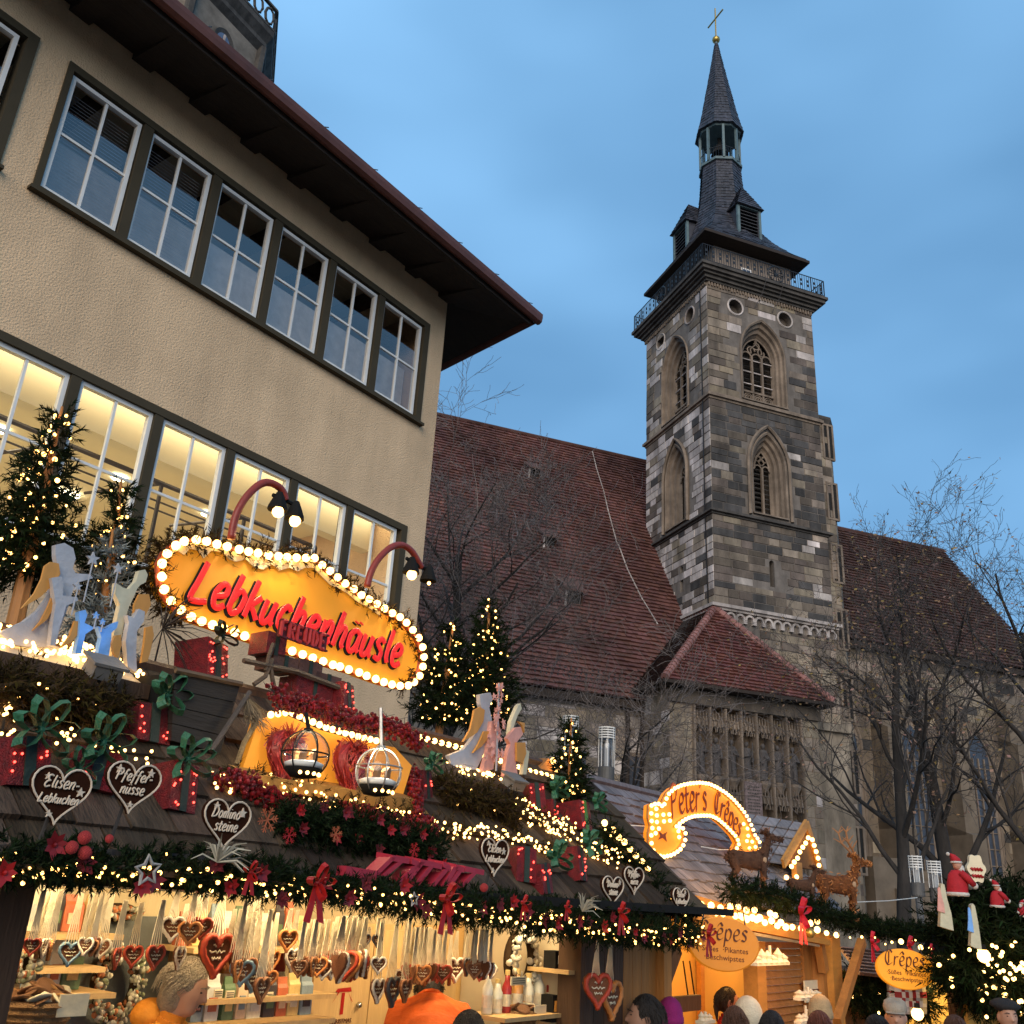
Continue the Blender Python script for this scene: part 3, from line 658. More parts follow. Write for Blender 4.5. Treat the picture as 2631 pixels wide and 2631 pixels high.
# ------------------------------------------------------------------ nave roofs and walls
def nave(name, label, x0, x1, ye, ze, yr, zr, hip, wallz, mat):
    T = thing(name, label, 'church', C, (x0, ye, 0)); sl = hypot(yr - ye, zr - ze); uy = Vector((0, yr - ye, zr - ze)) / sl; ux = Vector((1, 0, 0)); nn = ux.cross(uy)
    m = MB(); b0 = .25
    m.prism([(x0, ye + .3, ze), (x0, yr, zr - .05), (x0, 2 * yr - ye, ze)], (x1 - hip - x0, 0, 0))
    if hip: m.add([(x1 - hip, ye + .3, ze), (x1 - hip, yr, zr - .05), (x1, ye + .3, ze), (x1, 2 * yr - ye, ze), (x1 - hip, 2 * yr - ye, ze)], ((0, 2, 1), (1, 2, 3), (1, 3, 4)))
    m.build('roof', BRN, T)
    poly = [(0, 0), (x1 - x0, 0), (x1 - hip - x0, sl), (0, sl)]
    tiles(poly, Vector((x0, ye, ze)), ux, uy, nn, .24, .25, mat, T)
    m = MB(); m.tube([(x0, yr, zr), (x1 - hip, yr, zr)], .14, 6); m.build('ridge', TILED, T)
    m = MB(); m.mm(x0, x1, ye + .05, ye + .35, ze - .35, ze - .06); m.build('eave', BRN, T)
    m = MB(); m.mm(x0, x1, ye + .4, ye + .9, 0, ze - .05); m.build('wall', pbr('nave_render', (.18, .155, .13), .92, .22, .5, .4) if not hip else pbr('choir_stone', (.15, .115, .082), .92, .35, .8, .5), T)
    return T, ux, uy, nn
def naves():
    T, ux, uy, nn = nave('church_aisle', 'steep red tiled church roof with three small hatches left of the tower', 6.0, 23.5, 33.3, 9.6, 43.1, 25.2, 0, 9.6, TILE)
    n = Vector((0, -15.6, 9.8))
    for px, py, s_ in ((1372, 1232, .72), (1412, 1412, .72), (1474, 1562, .95)):
        p = C.pl(px, py, (0, 33.3, 9.6), n); m = MB(); hw, dp = .42 * s_, .75
        a, b_ = p + Vector((-hw, 0, 0)), p + Vector((hw, 0, 0)); out_ = Vector((0, -dp, 0)); bk = Vector((0, .55, .88)) * 1.9 * s_
        h_ = Vector((0, 0, .72 * s_))
        m.hexa([a + out_ * .0, b_, b_ + bk * .3, a + bk * .3, a + out_ * .6 + h_, b_ + out_ * .6 + h_, b_ + bk, a + bk]) if False else None
        m.add([a, b_, a + h_ + out_ * .15, b_ + h_ + out_ * .15, a + bk, b_ + bk], ((0, 2, 4), (1, 5, 3)))
        m.prism([a + h_ + out_ * .3 - ux * .08, b_ + h_ + out_ * .3 + ux * .08, b_ + bk + ux * .08, a + bk - ux * .08], (0, -.02, .07)); d = m.build('hatch', pbr('hatch_tile', (.10, .05, .04), .9), T)
        m = MB(); m.poly([a + Vector((.05, .06, 0)), b_ + Vector((-.05, .06, 0)), b_ + h_ + Vector((-.05, .06, 0)), a + h_ + Vector((.05, .06, 0))]); m.build('opening', DARK, d)  # dark sheet stands for the shade inside the hatch
        m = MB(); m.tube([a + Vector((0, -.02, .03)), a + h_ + out_ * .15], .05, 4); m.build('hatch_post', STO['pale'][0], d)
    m = MB(); pts = []
    for px, py in ((1522, 1160), (1533, 1205), (1551, 1262), (1562, 1310), (1585, 1395), (1590, 1402), (1612, 1462), (1648, 1535), (1690, 1604)): pts.append(C.pl(px, py, (0, 33.3 - .06, 9.6 + .04), n))
    m.tube(pts, .028, 4); m.build('conductor_cable', STO['pale'][0], T)
    sn = MB(); sl = Vector((0, 9.8, 15.6)).normalized()                   # snow guard hooks above the eave
    for k in range(60):
        for r_ in range(3): p = Vector((9 + k * .24 + r_ * .08, 33.3, 9.6)) + sl * (.7 + r_ * .22) + n.normalized() * .05; sn.box(p, (.05, .05, .07))
    sn.build('snow_hooks', IRON, T, kind='stuff')
    for px in (1480, 1640):                               # windows and downpipes of the aisle wall
        p = C.y(px, 1900, 33.7); m = MB(); m.ring([(p.x - .55, 33.66, 3.2), (p.x + .55, 33.66, 3.2), (p.x + .55, 33.66, 7.6), (p.x - .55, 33.66, 7.6)], [(p.x - .42, 33.66, 3.35), (p.x + .42, 33.66, 3.35), (p.x + .42, 33.66, 7.45), (p.x - .42, 33.66, 7.45)], (0, .1, 0), closed=True); w = m.build('window', TRIMS, T)
        m = MB(); m.mm(p.x - .42, p.x + .42, 33.675, 33.69, 3.35, 7.45); m.build('pane', pbr('leaded_pane', (.05, .06, .08), .25), w)
    m = MB(); out = []; masonry(lambda a, d, z: Vector((a, 33.7 - d, z)), 11, 19, 5, 9.1, .45, (.6, 1.2), lambda a, z: choose(('pale', 4), ('tan', 4), ('ochre', 3)), [], out, .012); lay(out, T, 40)
    for px in (1612, 1650):
        p = C.y(px, 1850, 33.55); m = MB(); m.tube([(p.x, 33.52, 9.3), (p.x, 33.52, 0)], .09, 6); m.build('downpipe', BRN, T)
    # right-hand choir
    T, ux, uy, nn = nave('church_choir', 'long tiled church roof over buttressed stone wall right of the tower behind bare trees', 27.2, 43.9, 36.5, 14.72, 41.7, 23.0, .9, 14.7, TILED)
    H = []; yw = 36.9; fm = lambda a, d, z: Vector((a, yw - d, z))
    for cx in (30.6, 34.6, 38.6, 42.4):
        oa = arch(cx, .95, 4.2, 9.6, 1.7); ia = arch(cx, .72, 4.4, 9.6, 1.4); H.append(oa); m = MB()
        m.loft([[fm(a, .06, z) for a, z in oa], [fm(a + (cx - a) * .1, .02, z) for a, z in oa], [fm(a, .02, z) for a, z in ia]], close=False, cap0=False, cap1=False); arch_tube(m, fm, oa, .05, .07, 5); w = m.build('window', TRIMS, T)
        m = MB()
        for k in range(-1, 2): frame_box(fm, cx + k * .36 - .03, cx + k * .36 + .03, .02, .09, 4.4, 9.8, m)
        for k in range(7): frame_box(fm, cx - .7, cx + .7, .03, .06, 4.8 + k * .75, 4.84 + k * .75, m)
        m.build('tracery', TRIMS, w)
        m = MB(); m.poly([fm(a, .012, z) for a, z in ia]); m.build('pane', pbr('leaded_pane', (.05, .06, .08), .25), w)
    for cx in (32.6, 36.6, 40.5):
        m = MB()
        for z0, z1, d in ((0, 6, 1.5), (6, 10.5, 1.15), (10.5, 12.6, .8)): m.hexa([fm(cx - .4, 0, z0), fm(cx + .4, 0, z0), fm(cx + .4, d, z0), fm(cx - .4, d, z0), fm(cx - .4, 0, z1 + .5), fm(cx + .4, 0, z1 + .5), fm(cx + .4, d, z1), fm(cx - .4, d, z1)])
        m.build('buttress', pbr('choir_stone', (.15, .115, .082)), T)
    out = []; masonry(fm, 27.6, 43.8, 3, 14.3, .48, (.6, 1.3), lambda a, z: choose(('tan', 5), ('ochre', 3), ('brown', 4), ('dark', 2)), H, out, .02); lay(out, T, 120)
    m = MB(); m.mm(29.4, 31.2, 34.2, 36.4, 0, 4.6); m.mm(30.4, 43, 33.8, 36.8, 0, 3.4); m.build('plinth', pbr('choir_stone', (.15, .115, .082)), T)
naves()

# ------------------------------------------------------------------ porch with the apostle wall
def porch():
    T = thing('church_porch', 'stone porch with hipped red tile roof and rows of niche statues before the tower', 'porch', C, (18.2, 31.5, 0))
    x0, x1, yw = 18.2, 24.9, 31.5
    w = MB(); w.mm(x0, x1, yw, 33.6, 0, 9.95); wo = w.build('wall', pbr('porch_stone', (.195, .145, .10), .92, .3, 1.0, .5), T)
    c = MB(); c.mm(19.22, 24.05, yw - .5, yw + .45, 1.5, 9.28); cut(wo, c)
    A, Bq, Ap = Vector((17.72, 31.0, 10.0)), Vector((25.33, 31.0, 10.0)), Vector((21.62, 33.62, 13.95)); J = Vector((21.62, 36.1, 14.1)); K_ = Vector((17.85, 34.0, 10.1))
    m = MB(); m.hexa([A, Bq, Vector((25.33, 33.6, 10)), Vector((17.72, 34.2, 10)), A + Vector((0, 0, -.16)), Bq + Vector((0, 0, -.16)), Vector((25.33, 33.6, 9.84)), Vector((17.72, 34.2, 9.84))]); m.build('eave', BRN, T)
    m = MB(); m.add([A, Bq, Ap, J, K_, Vector((25.33, 33.62, 10))], ((0, 1, 2), (0, 2, 3, 4), (1, 5, 2))); m.build('roof', BRN, T)
    def face(o_, a, b_, c_, d_=None, mat=TILE):
        ux = (a - o_).normalized(); n = (a - o_).cross(c_ - o_).normalized(); n = n if n.z > 0 else -n; uy = n.cross(ux); uy = uy if uy.z > 0 else -uy
        P = [(0, 0), ((a - o_).length, 0)] + [((q - o_).dot(ux), (q - o_).dot(uy)) for q in ((c_, d_) if d_ else (c_,))]; tiles(P, o_, ux, uy, n, .22, .19, mat, T)
    PT = pbr('porch_tile', (.14, .048, .038), .85, .3, .5, .4, isl=.2, hue=.012)
    face(A, Bq, None, Ap, mat=PT); face(K_ + Vector((-.13, 0, -.1)), A, None, Ap, J, mat=TILED)
    for (p, q, n) in ((A, Ap, 25), (Bq, Ap, 22), (Ap, J, 11)):
        p, q = Vector(p), Vector(q); d = (q - p); ln = d.length / n; d.normalize(); me = None
        for k in range(n):
            c0 = p + d * (ln * k) + Vector((0, 0, .06)); m = MB(); m.tube([c0, c0 + d * ln * 1.08], [.175, .13], 8); m.build('hip_tile', HIPT, T, smooth=False)
    m = MB(); m.mm(17.7, 25.35, 30.88, 30.99, 9.86, 9.98); m.mm(17.6, 17.71, 30.9, 34, 9.86, 9.98); m.build('gutter', BRN, T)
    m = MB(); m.mm(x0 - .08, x1 + .08, yw - .12, yw - .003, 9.3, 9.82); m.build('frieze', STO['brown'][0], T)
    m = MB()
    for k in range(8): x = 19.22 + k * .69; m.mm(x - .05, x + .05, yw - .06, yw + .40, 1.5, 9.27); m.tube([(x, yw - .08, 1.5), (x, yw - .08, 9.27)], .05, 6)
    m.build('niche_pilaster', TRIMS, T)
    def canopy(cx, z):
        m = MB()
        for k in range(-1, 2):
            arch_tube(m, lambda a, d, z_: Vector((a, yw - d, z_)), arch(cx + k * .17, .085, z, z + .08, .14, 4), .02 + (.1 if k == 0 else 0), .025, 4); m.tube([(cx + k * .17, yw - .1, z + .2), (cx + k * .17, yw - .06, z + .5)], [.05, .015], 4)
        m.mm(cx - .27, cx + .27, yw, yw + .35, z + .2, z + .5)
        for q in range(4): m.tube([(cx - .2 + q * .13, yw - .04, z + .45), (cx - .2 + q * .13, yw - .04, z + .75)], [.03, .012], 4)
        m.build('canopy', TRIMS, T)
    def statue(cx, z, h, seed):
        random.seed(seed); m = MB(); y = yw + .15; sw = rr(-.03, .03)
        pr = [(.20, 0), (.19, .1), (.175, .35), (.17, .5), (.185, .62), (.20, .74), (.17, .80), (.06, .83)]
        rings = []
        for i, (r, t) in enumerate(pr):
            rings.append([Vector((cx + sw * sin(t * 3) + r * (1 + .13 * cos(5 * a + t * 5)) * cos(a), y + .8 * r * sin(a), z + t * h)) for a in [2 * pi * k / 14 for k in range(14)]])
        m.loft(rings); m.ball((cx + sw, y - .02, z + .91 * h), (.085, .09, .115), 8, 6); s_ = rnd_sign(seed)
        m.tube([(cx + .17 * s_, y - .02, z + .74 * h), (cx + .19 * s_, y - .14, z + .58 * h), (cx - .02 * s_, y - .2, z + .62 * h)], [.06, .055, .04], 6); m.tube([(cx - .17 * s_, y, z + .74 * h), (cx - .2 * s_, y - .1, z + .52 * h), (cx - .1 * s_, y - .19, z + .45 * h)], [.06, .055, .04], 6)
        if seed % 3: m.tube([(cx - .13 * s_, y - .2, z + .1 * h), (cx - .12 * s_, y - .2, z + .95 * h)], .02, 5)
        m.build('statue', TRIMG, T, smooth=True)
        m = MB(); m.lathe((cx, yw + .12, z - .42), [(.12, 0), (.2, .18), (.26, .3), (.27, .42)], 8); m.build('pedestal', TRIMS, T)
    rnd_sign = lambda s_: 1 if s_ % 2 else -1
    for k in range(7):
        cx = 19.22 + .345 + k * .69; canopy(cx, 8.35); statue(cx, 6.75, 1.45, 11 + k)
        if k != 3: canopy(cx, 5.72); statue(cx, 4.15, 1.35, 31 + k); canopy(cx, 3.1)
    m = MB(); m.mm(19.22 + 3 * .69 - .02, 19.22 + 4 * .69 + .02, yw - .2, yw - .07, 3.4, 6.65); m.build('inscription_slab', pbr('pink_slab', (.20, .145, .135), .9, .45, 9, .8), T)
    ln = MB()
    for k in range(26): 
        z = 6.45 - k * .115; x = 19.22 + 3 * .69 + .08
        while x < 19.22 + 4 * .69 - .12: l = rr(.03, .09); ln.mm(x, x + l, yw - .206, yw - .2005, z, z + .045); x += l + .025
    ln.build('carved_lines', TRIMD, T, kind='stuff')
    random.seed(99)
    out = []; masonry(lambda a, d, z: Vector((a, yw - d, z)), 24.1, x1, 1, 9.25, .46, (.4, .8), lambda a, z: choose(('ochre', 5), ('tan', 4), ('pale', 1)), [], out, .012)
    masonry(lambda a, d, z: Vector((a, yw - d, z)), x0, 19.15, 1, 9.25, .46, (.4, .7), lambda a, z: choose(('ochre', 5), ('tan', 4), ('pale', 2)), [], out, .012)
    masonry(lambda a, d, z: Vector((x0 - d, yw + a, z)), 0, 2.1, 1, 9.8, .46, (.5, .9), lambda a, z: choose(('ochre', 4), ('tan', 4), ('pale', 3)), [], out, .012)
    lay(out, T, 120)
    m = MB(); m.mm(24.95, 27.3, 32.6, 33.6, 0, 9.2)
    m.mm(24.95, 27.4, 32.4, 33.6, 9.2, 9.5); m.build('side_buttress', STO['tan'][0], T)
porch()

# ------------------------------------------------------------------ older octagonal tower peeking over the office roof
def old_tower():
    cx, cy, r = -24.2, 45.5, 7.0
    T = thing('octagonal_tower', 'dark stone octagonal tower peeking over the office roof at the upper left', 'tower', G, (cx, cy, 0)); ph = radians(-8)
    pts = lambda rad, z: [Vector((cx + rad * cos(k * pi / 4 + ph), cy + rad * sin(k * pi / 4 + ph), z)) for k in range(8)]
    m = MB(); m.loft([pts(r, 20), pts(r, 50.0)]); m.build('wall', pbr('rubble_stone', (.20, .165, .13), .9, .45, .9, .8), T)
    m = MB(); m.loft([pts(r, 49.6), pts(r + .35, 50), pts(r + .35, 50.3), pts(r + .7, 50.8), pts(r + .7, 51.3)]); m.build('cornice', TRIMD, T)
    for k in range(8):
        a, b_ = pts(r + .6, 0)[k], pts(r + .6, 0)[(k + 1) % 8]; d = (b_ - a).normalized(); m = MB()
        for z in (51.3, 53.0): m.tube([a + Vector((0, 0, z)), b_ + Vector((0, 0, z))], .14, 5)
        n = 6
        for q in range(n):
            c_ = a.lerp(b_, (q + .5) / n); m.tube([c_ + d * (.36 * cos(t * pi / 4)) + Vector((0, 0, 52.15 + .62 * sin(t * pi / 4))) for t in range(8)], .09, 4, closed=True)
        m.build('pierced_parapet', TRIMD, T)
        m = MB(); a, b_ = pts(r, 0)[k], pts(r, 0)[(k + 1) % 8]; d = (b_ - a).normalized(); n_ = Vector((d.y, -d.x, 0)); n_ = n_; fm = lambda s_, o_, z: (a + b_) / 2 + d * s_ + n_ * o_ + Vector((0, 0, z))
        m.loft([[fm(x, .1, z) for x, z in arch(0, .75, 45.6, 47.8, .9)], [fm(x, .02, z) for x, z in arch(0, .5, 45.8, 47.8, .6)]], close=False, cap0=False, cap1=False); w = m.build('window', TRIMD, T)
        m = MB(); m.poly([fm(x, .03, z) for x, z in arch(0, .5, 45.8, 47.8, .6)]); m.build('pane', pbr('tower_pane', (.10, .13, .20), .15), w)
        m = MB(); frame_box(fm, -.06, .06, .03, .1, 45.8, 48.3, m); m.build('mullion', STO['pale'][0], w)
        m = MB(); m.tube([a + n_ * .1 + Vector((0, 0, 20)), a + n_ * .1 + Vector((0, 0, 50))], .3, 6); m.build('corner_shaft', TRIMD, T)
old_tower()
# ================================================================== helpers for props; trees and street lamps
zf = lambda ox, oy, s: (lambda x, y: (ox + x * s, oy + y * s))
Z1 = zf(300, 1200, .43996); Z2 = zf(0, 1700, .36232); Z3 = zf(500, 1750, .36232); Z4 = zf(1050, 1600, .36232)
Z5 = zf(1600, 1900, .33644); Z6 = zf(0, 1000, .4142); Z7 = zf(0, 2200, .33644); Z8 = zf(600, 2200, .33644); Z9 = zf(1200, 2200, .33644)
Z10 = zf(1750, 2150, .33644); Z11 = zf(2200, 2100, .27487)
FIR = pbr('fir_needles', (.010, .0165, .006), .95, .3, 8, 0, isl=.55, hue=.03, spec=.06)
FIRB = pbr('dry_fir_needles', (.04, .026, .010), .95, .3, 8, 0, isl=.5, hue=.03, spec=.06)
FROST = pbr('frosted_needles', (.16, .18, .17), .7, .3, 8, 0, isl=.5, hue=.02)
BARK = pbr('bark', (.034, .029, .026), .95, .45, 6, .9, stretch=(1, 1, .3))
TWIG = pbr('twigs', (.14, .115, .105), .9, .3, 3, 0, isl=.35)
LEAF = pbr('dry_leaf', (.20, .115, .06), .7, .3, 3, 0, isl=.5, hue=.04)
RED = pbr('red_paint', (.34, .010, .008), .45, .15, 6, .15)
REDG = pbr('red_glitter', (.17, .004, .006), .5, .6, 34, .9, spec=.5)
BOW = pbr('green_bow', (.028, .12, .06), .5, .35, 14, .5)
GRIB = pbr('dark_green_ribbon', (.018, .03, .018), .6, .3, 10, .3)
BERRY = pbr('red_berries', (.17, .007, .008), .45, .25, 20, 0, isl=.5)
WOODP = pbr('pine_board', (.52, .34, .15), .55, .16, 2.2, .15, stretch=(6, 6, .7), fine=14)
WOODD = pbr('dark_timber', (.07, .035, .016), .65, .3, 3, .3, stretch=(5, 5, .6))
WOODO = pbr('orange_timber', (.36, .15, .035), .6, .25, 3, .3, stretch=(5, 5, .6))
CREAM = pbr('cream', (.72, .62, .42), .6, .1, 8, .1)
BLACK = pbr('black_paint', (.012, .011, .010), .85, .2, 6, .15, spec=.15)
BULB = glow('warm_fairy_bulb', (1, .50, .12), 5.5)
BULBW = glow('cream_bulb', (1, .54, .15), 5)
BULBR = glow('red_lamp_bulb', (1, .06, .04), 4)
BULBP = glow('pink_white_bulb', (1, .62, .42), 10)
def proto_ball(name, mat, n=7, m=5): b = MB(); b.ball((0, 0, 0), 1, n, m); return b.mesh(name, mat, True)
PB = {k: proto_ball('bulb', v) for k, v in (('y', BULB), ('w', BULBW), ('r', BULBR), ('p', BULBP))}
def bulb(T, p, r, kind='y', name='light_bulb'):
    if r < .012: r *= .8
    return inst(name, PB[kind], T, p, (0, 0, rr(0, 6)), r)
def rv():
    while True:
        v = Vector((rr(-1, 1), rr(-1, 1), rr(-1, 1)))
        if .05 < v.length < 1: return v.normalized()
def spray(m, p, d, L_, n, nl, w=.22):
    d = d.normalized(); u = d.orthogonal().normalized(); v = d.cross(u); q = p + d * L_
    m.add([p - u * .002, p + u * .002, q], ((0, 1, 2),))
    for k in range(n):
        t = (k + rr(0, .8)) / n; a = rr(0, 2 * pi); r = u * cos(a) + v * sin(a); b_ = p + d * (L_ * t)
        e = b_ + (r * .8 + d * .65).normalized() * nl * rr(.75, 1.15); s_ = r.cross(d) * nl * w * .5
        m.add([b_ - s_, b_ + s_, e], ((0, 1, 2),))
def flowers(T, P, R_, n, s_=.035):
    for k in range(n):
        p, d = path_at(P, (k + rr(.1, .9)) / n); p = p + Vector((rr(-.02, .02), -R_ * rr(.8, 1.2), rr(-R_, R_ * 1.2))); m = MB()
        for q in range(7): a = q * .9 + rr(0, .3); u = Vector((cos(a), -.35, sin(a))) * s_ * rr(.8, 1.2); v = Vector((-sin(a), 0, cos(a))) * s_ * .32; m.add([p, p + u * .5 + v, p + u, p + u * .5 - v], ((0, 1, 2, 3),))
        m.ball(p + Vector((0, -.006, 0)), s_ * .18, 5, 4); m.build('red_flower', (RED, BERRY, REDG)[k % 3], T)
def path_at(P, t):
    ls = [(P[i + 1] - P[i]).length for i in range(len(P) - 1)]; s_ = t * sum(ls)
    for i, l in enumerate(ls):
        if s_ <= l or i == len(ls) - 1: return P[i].lerp(P[i + 1], min(1, s_ / max(l, 1e-6))), (P[i + 1] - P[i]).normalized()
        s_ -= l
def smooth_path(P, n=6):
    out = []; Q = [P[0]] + list(P) + [P[-1]]
    for i in range(1, len(Q) - 2):
        a, b_, c_, d = Q[i - 1], Q[i], Q[i + 1], Q[i + 2]
        for k in range(n):
            t = k / n; out.append(.5 * ((2 * b_) + (c_ - a) * t + (2 * a - 5 * b_ + 4 * c_ - d) * t * t + (3 * b_ - a - 3 * c_ + d) * t ** 3))
    return out + [P[-1]]
def garland(name, label, P, rad, n, mat, nlights=0, kind='y', rb=.011, fr=S, fl=.12, nl=.035, nn=15, cat='garland', low=-1.0, group=None, zlo=None):
    """bushy rope of fir along a path with its bulbs as parts"""
    T = thing(name, label, cat, fr, P[0], group); m = MB()
    r_ = rad if callable(rad) else (lambda t: rad)
    for k in range(n):
        t = rr(0, 1); p, d = path_at(P, t); o_ = rv(); o_ = (o_ - d * o_.dot(d)); R_ = r_(t)
        spray(m, p + o_ * R_ * rr(0, .75), o_ + d * rr(-1, 1) * .8 + Vector((0, 0, -.25)), fl * rr(.6, 1.2) * min(1, R_ / .06), nn, nl)
    m.build('foliage', mat, T, kind='stuff')
    c = MB(); c.tube([path_at(P, k / 30)[0] for k in range(31)], .012, 4); c.build('rope', BARK, T)
    for k in range(nlights):
        t = (k + rr(-.4, .4)) / nlights; p, d = path_at(P, max(0, min(1, t))); R_ = r_(t); o_ = rv(); o_ = (o_ - d * o_.dot(d)); o_.y = -abs(o_.y); o_.z = rr(low, .55 if low < 0 else 1)
        bulb(T, p + o_ * R_ * rr(.7, 1.15), rb * rr(.75, 1.2), kind)
    return T
def conifer(name, label, base, h, R0, z0, mat, nlights, rb=.011, trunk=.04, dens=1.0, fr=S, kind='y', lean=(0, 0), trunk_mat=WOODO, nl=.044, group='small lit fir trees on the stall roof'):
    T = thing(name, label, 'fir tree', fr, base, group); base = Vector(base); ax = Vector((lean[0], lean[1], 1))
    m = MB(); m.tube([base, base + ax * h * .5, base + ax * h], [trunk, trunk * .7, .006], 7); m.build('trunk', trunk_mat, T)
    m = MB(); tips = []; lv = max(8, int((h - z0) / .052))
    for i in range(lv):
        t = i / lv; z = z0 + (h - z0) * t; R_ = R0 * .78 * (1 - t) ** .8 * (1 if t > .06 else .75) + .02; nb = max(4, int(14 * (1 - t) + 3))
        for k in range(nb):
            a = rr(0, 2 * pi); d = Vector((cos(a), sin(a), rr(-.35, .12) + .5 * t)); L_ = R_ * rr(.55, 1.15); p = base + ax * z; ns = max(2, int(L_ / .026 * dens))
            for q in range(ns):
                s_ = (q + .6) / ns; b_ = p + d * (L_ * s_) + Vector((0, 0, .12 * L_ * s_ * s_)); sd = (d * .9 + rv() * .9); spray(m, b_, sd, .095 * (1.1 - .4 * t), 15, nl)
            tips.append(p + d * L_ * rr(.55, 1))
    m.build('foliage', mat, T, kind='stuff')
    random.shuffle(tips); cam_l = Vector((0, 0, CZ)); front = [p for p in tips if (p - base - ax * (p.z - base.z)).dot(cam_l - base) > -.02]
    for p in front[:nlights]: bulb(T, p + Vector((0, 0, rr(-.02, .02))), rb * rr(.8, 1.2), kind)
    return T

# ------------------------------------------------------------------ bare trees
def bare_tree(label, base, dirn, H, r0, seed, lv=5, leaves=0, spread=.75, twl=1.0, limbs=7, fr=G, clear=.35, tw=3, lim=.36, twm=None):
    random.seed(seed); T = thing('bare_tree', label, 'tree', fr, base); base = Vector(base); thick, thin, lf = MB(), MB(), MB(); cnt = [0]
    def grow(p, d, L_, r, l):
        n = 5 if l < 2 else 4; P = [p]; rs = [r]
        for i in range(n):
            d = (d + rv() * (.13 + .05 * l) + Vector((0, 0, .06 * (1 if l else .5)))).normalized(); p = p + d * (L_ / n); P.append(p); rs.append(r * (1 - .62 * (i + 1) / n))
        (thick if r > .022 else thin).tube(P, [max(q, .0048) for q in rs], 7 if r > .06 else (4 if r > .015 else 3), caps=False)
        if l >= lv:
            if leaves:
                for i in range(leaves if rr(0, 1) < .6 else 0):
                    q = P[-1 - int(rr(0, 3))] + rv() * .08; a = rv() * .055; b_ = a.orthogonal().normalized() * .035; lf.add([q - a, q + b_, q + a, q - b_], ((0, 1, 2, 3),))
            return
        nb = limbs if l == 0 else (5 if l < 3 else tw)
        for k in range(nb):
            t = (clear + (1 - clear) * (k + rr(.1, .9)) / nb) if l == 0 else (.22 + .78 * (k + rr(.1, .9)) / nb); x = t * n; i = min(int(x), n - 1); q = P[i].lerp(P[i + 1], x - i); rq = rs[i] * (1 - (x - i)) + rs[i + 1] * (x - i)
            dd = (P[i + 1] - P[i]).normalized(); o_ = rv(); o_ = (o_ - dd * o_.dot(dd)).normalized()
            if l == 0: a = k * 2.4 + rr(-.4, .4); o_ = Vector((cos(a), sin(a), 0))
            nd = (dd * (1 - spread * .35) + o_ * spread).normalized()
            grow(q, nd, L_ * (lim if l == 0 else .60) * rr(.75, 1.15) * (1.15 - .35 * t if l == 0 else 1) * twl, rq * (rr(.40, .56) if l == 0 else rr(.5, .66)), l + 1)
    grow(base, Vector(dirn).normalized(), H, r0, 0)
    thick.build('trunk', BARK, T, smooth=True); thin.build('twigs', twm or TWIG, T, kind='stuff')
    if leaves: lf.build('leaves', LEAF, T, kind='stuff')
    return T
TWD = pbr('dark_twigs', (.06, .052, .048), .9, .3, 3, 0, isl=.35)
bare_tree('tall bare tree with ascending limbs standing before the left church roof', (-1.75, 24, 0), (.015, 0, 1), 10.4, .24, 5, 5, 0, .72, 1.0, 20, clear=.40, tw=4, lim=.38)
bare_tree('low spreading bare tree before the statue porch', (2.7, 23, 0), (.10, 0, 1), 5.6, .14, 21, 4, 0, .9, 1.1, 11, clear=.5, tw=5, lim=.5)
bare_tree('thin tree with a few brown leaves nearest the turret', (9.6, 24, 0), (-.03, 0, 1), 8.4, .2, 31, 5, 1, .66, 1.0, 8, clear=.25, tw=3, lim=.44, twm=TWD)
bare_tree('tree with brown leaves and forked trunk at mid right', (11.6, 25.5, 0), (.02, 0, 1), 9.0, .24, 44, 5, 1, .68, 1.0, 8, clear=.25, tw=3, lim=.46, twm=TWD)
bare_tree('tallest leafy-tipped tree at the far right edge', (13.4, 24, 0), (.02, 0, 1), 9.2, .24, 52, 5, 1, .68, 1.0, 9, clear=.28, tw=3, lim=.46, twm=TWD)
random.seed(3)
# ------------------------------------------------------------------ cylindrical street lamps
def street_lamp(label, x, y, zt, fr=G, rad=.17, hg=1.25):
    T = thing('street_lamp', label, 'street lamp', fr, (x, y, 0), 'cylinder lamps on posts'); r = rad
    m = MB(); m.lathe((x, y, 0), [(.09, 0), (.07, .1), (.07, zt - hg)], 10); m.build('pole', pbr('lamp_grey', (.10, .10, .105), .5), T)
    m = MB(); m.lathe((x, y, zt - hg), [(r * .95, 0), (r, .03), (r, hg * .33), (r * .96, hg * .34)], 18); m.build('base', pbr('lamp_base', (.09, .085, .08), .5), T)
    m = MB(); m.lathe((x, y, zt - hg * .66), [(r * .93, 0), (r * .93, hg * .64)], 18); m.build('glass_cylinder', glass('lamp_glass', (.8, .82, .85), .10, .15), T, smooth=True)
    m = MB(); m.lathe((x, y, zt - hg * .65), [(.055, 0), (.055, hg * .38)], 8); m.build('lamp_tube', WHT, T)
    m = MB()
    for k in range(5): m.lathe((x, y, zt - .02 - k * .052), [(r * .7, -.012), (r * 1.04, -.012), (r * 1.04, .012), (r * .7, .012)], 18)
    for k in range(8): a = k * pi / 4; m.tube([(x + r * cos(a), y + r * sin(a), zt - hg * .66), (x + r * cos(a), y + r * sin(a), zt)], .008, 4)
    m.build('louvre', WHT, T)
street_lamp('cylindrical street lamp with white louvres, nearest the porch wall', 2.29, 20.5, 5.56)
street_lamp('cylindrical street lamp half hidden by the small lit fir', 1.55, 21.0, 5.84)
street_lamp('cylindrical street lamp, left of the pair before the dark choir wall', 8.81, 21, 3.38, rad=.135, hg=.8)
street_lamp('cylindrical street lamp, right of the pair before the dark choir wall', 9.19, 21, 3.30, rad=.135, hg=.8)

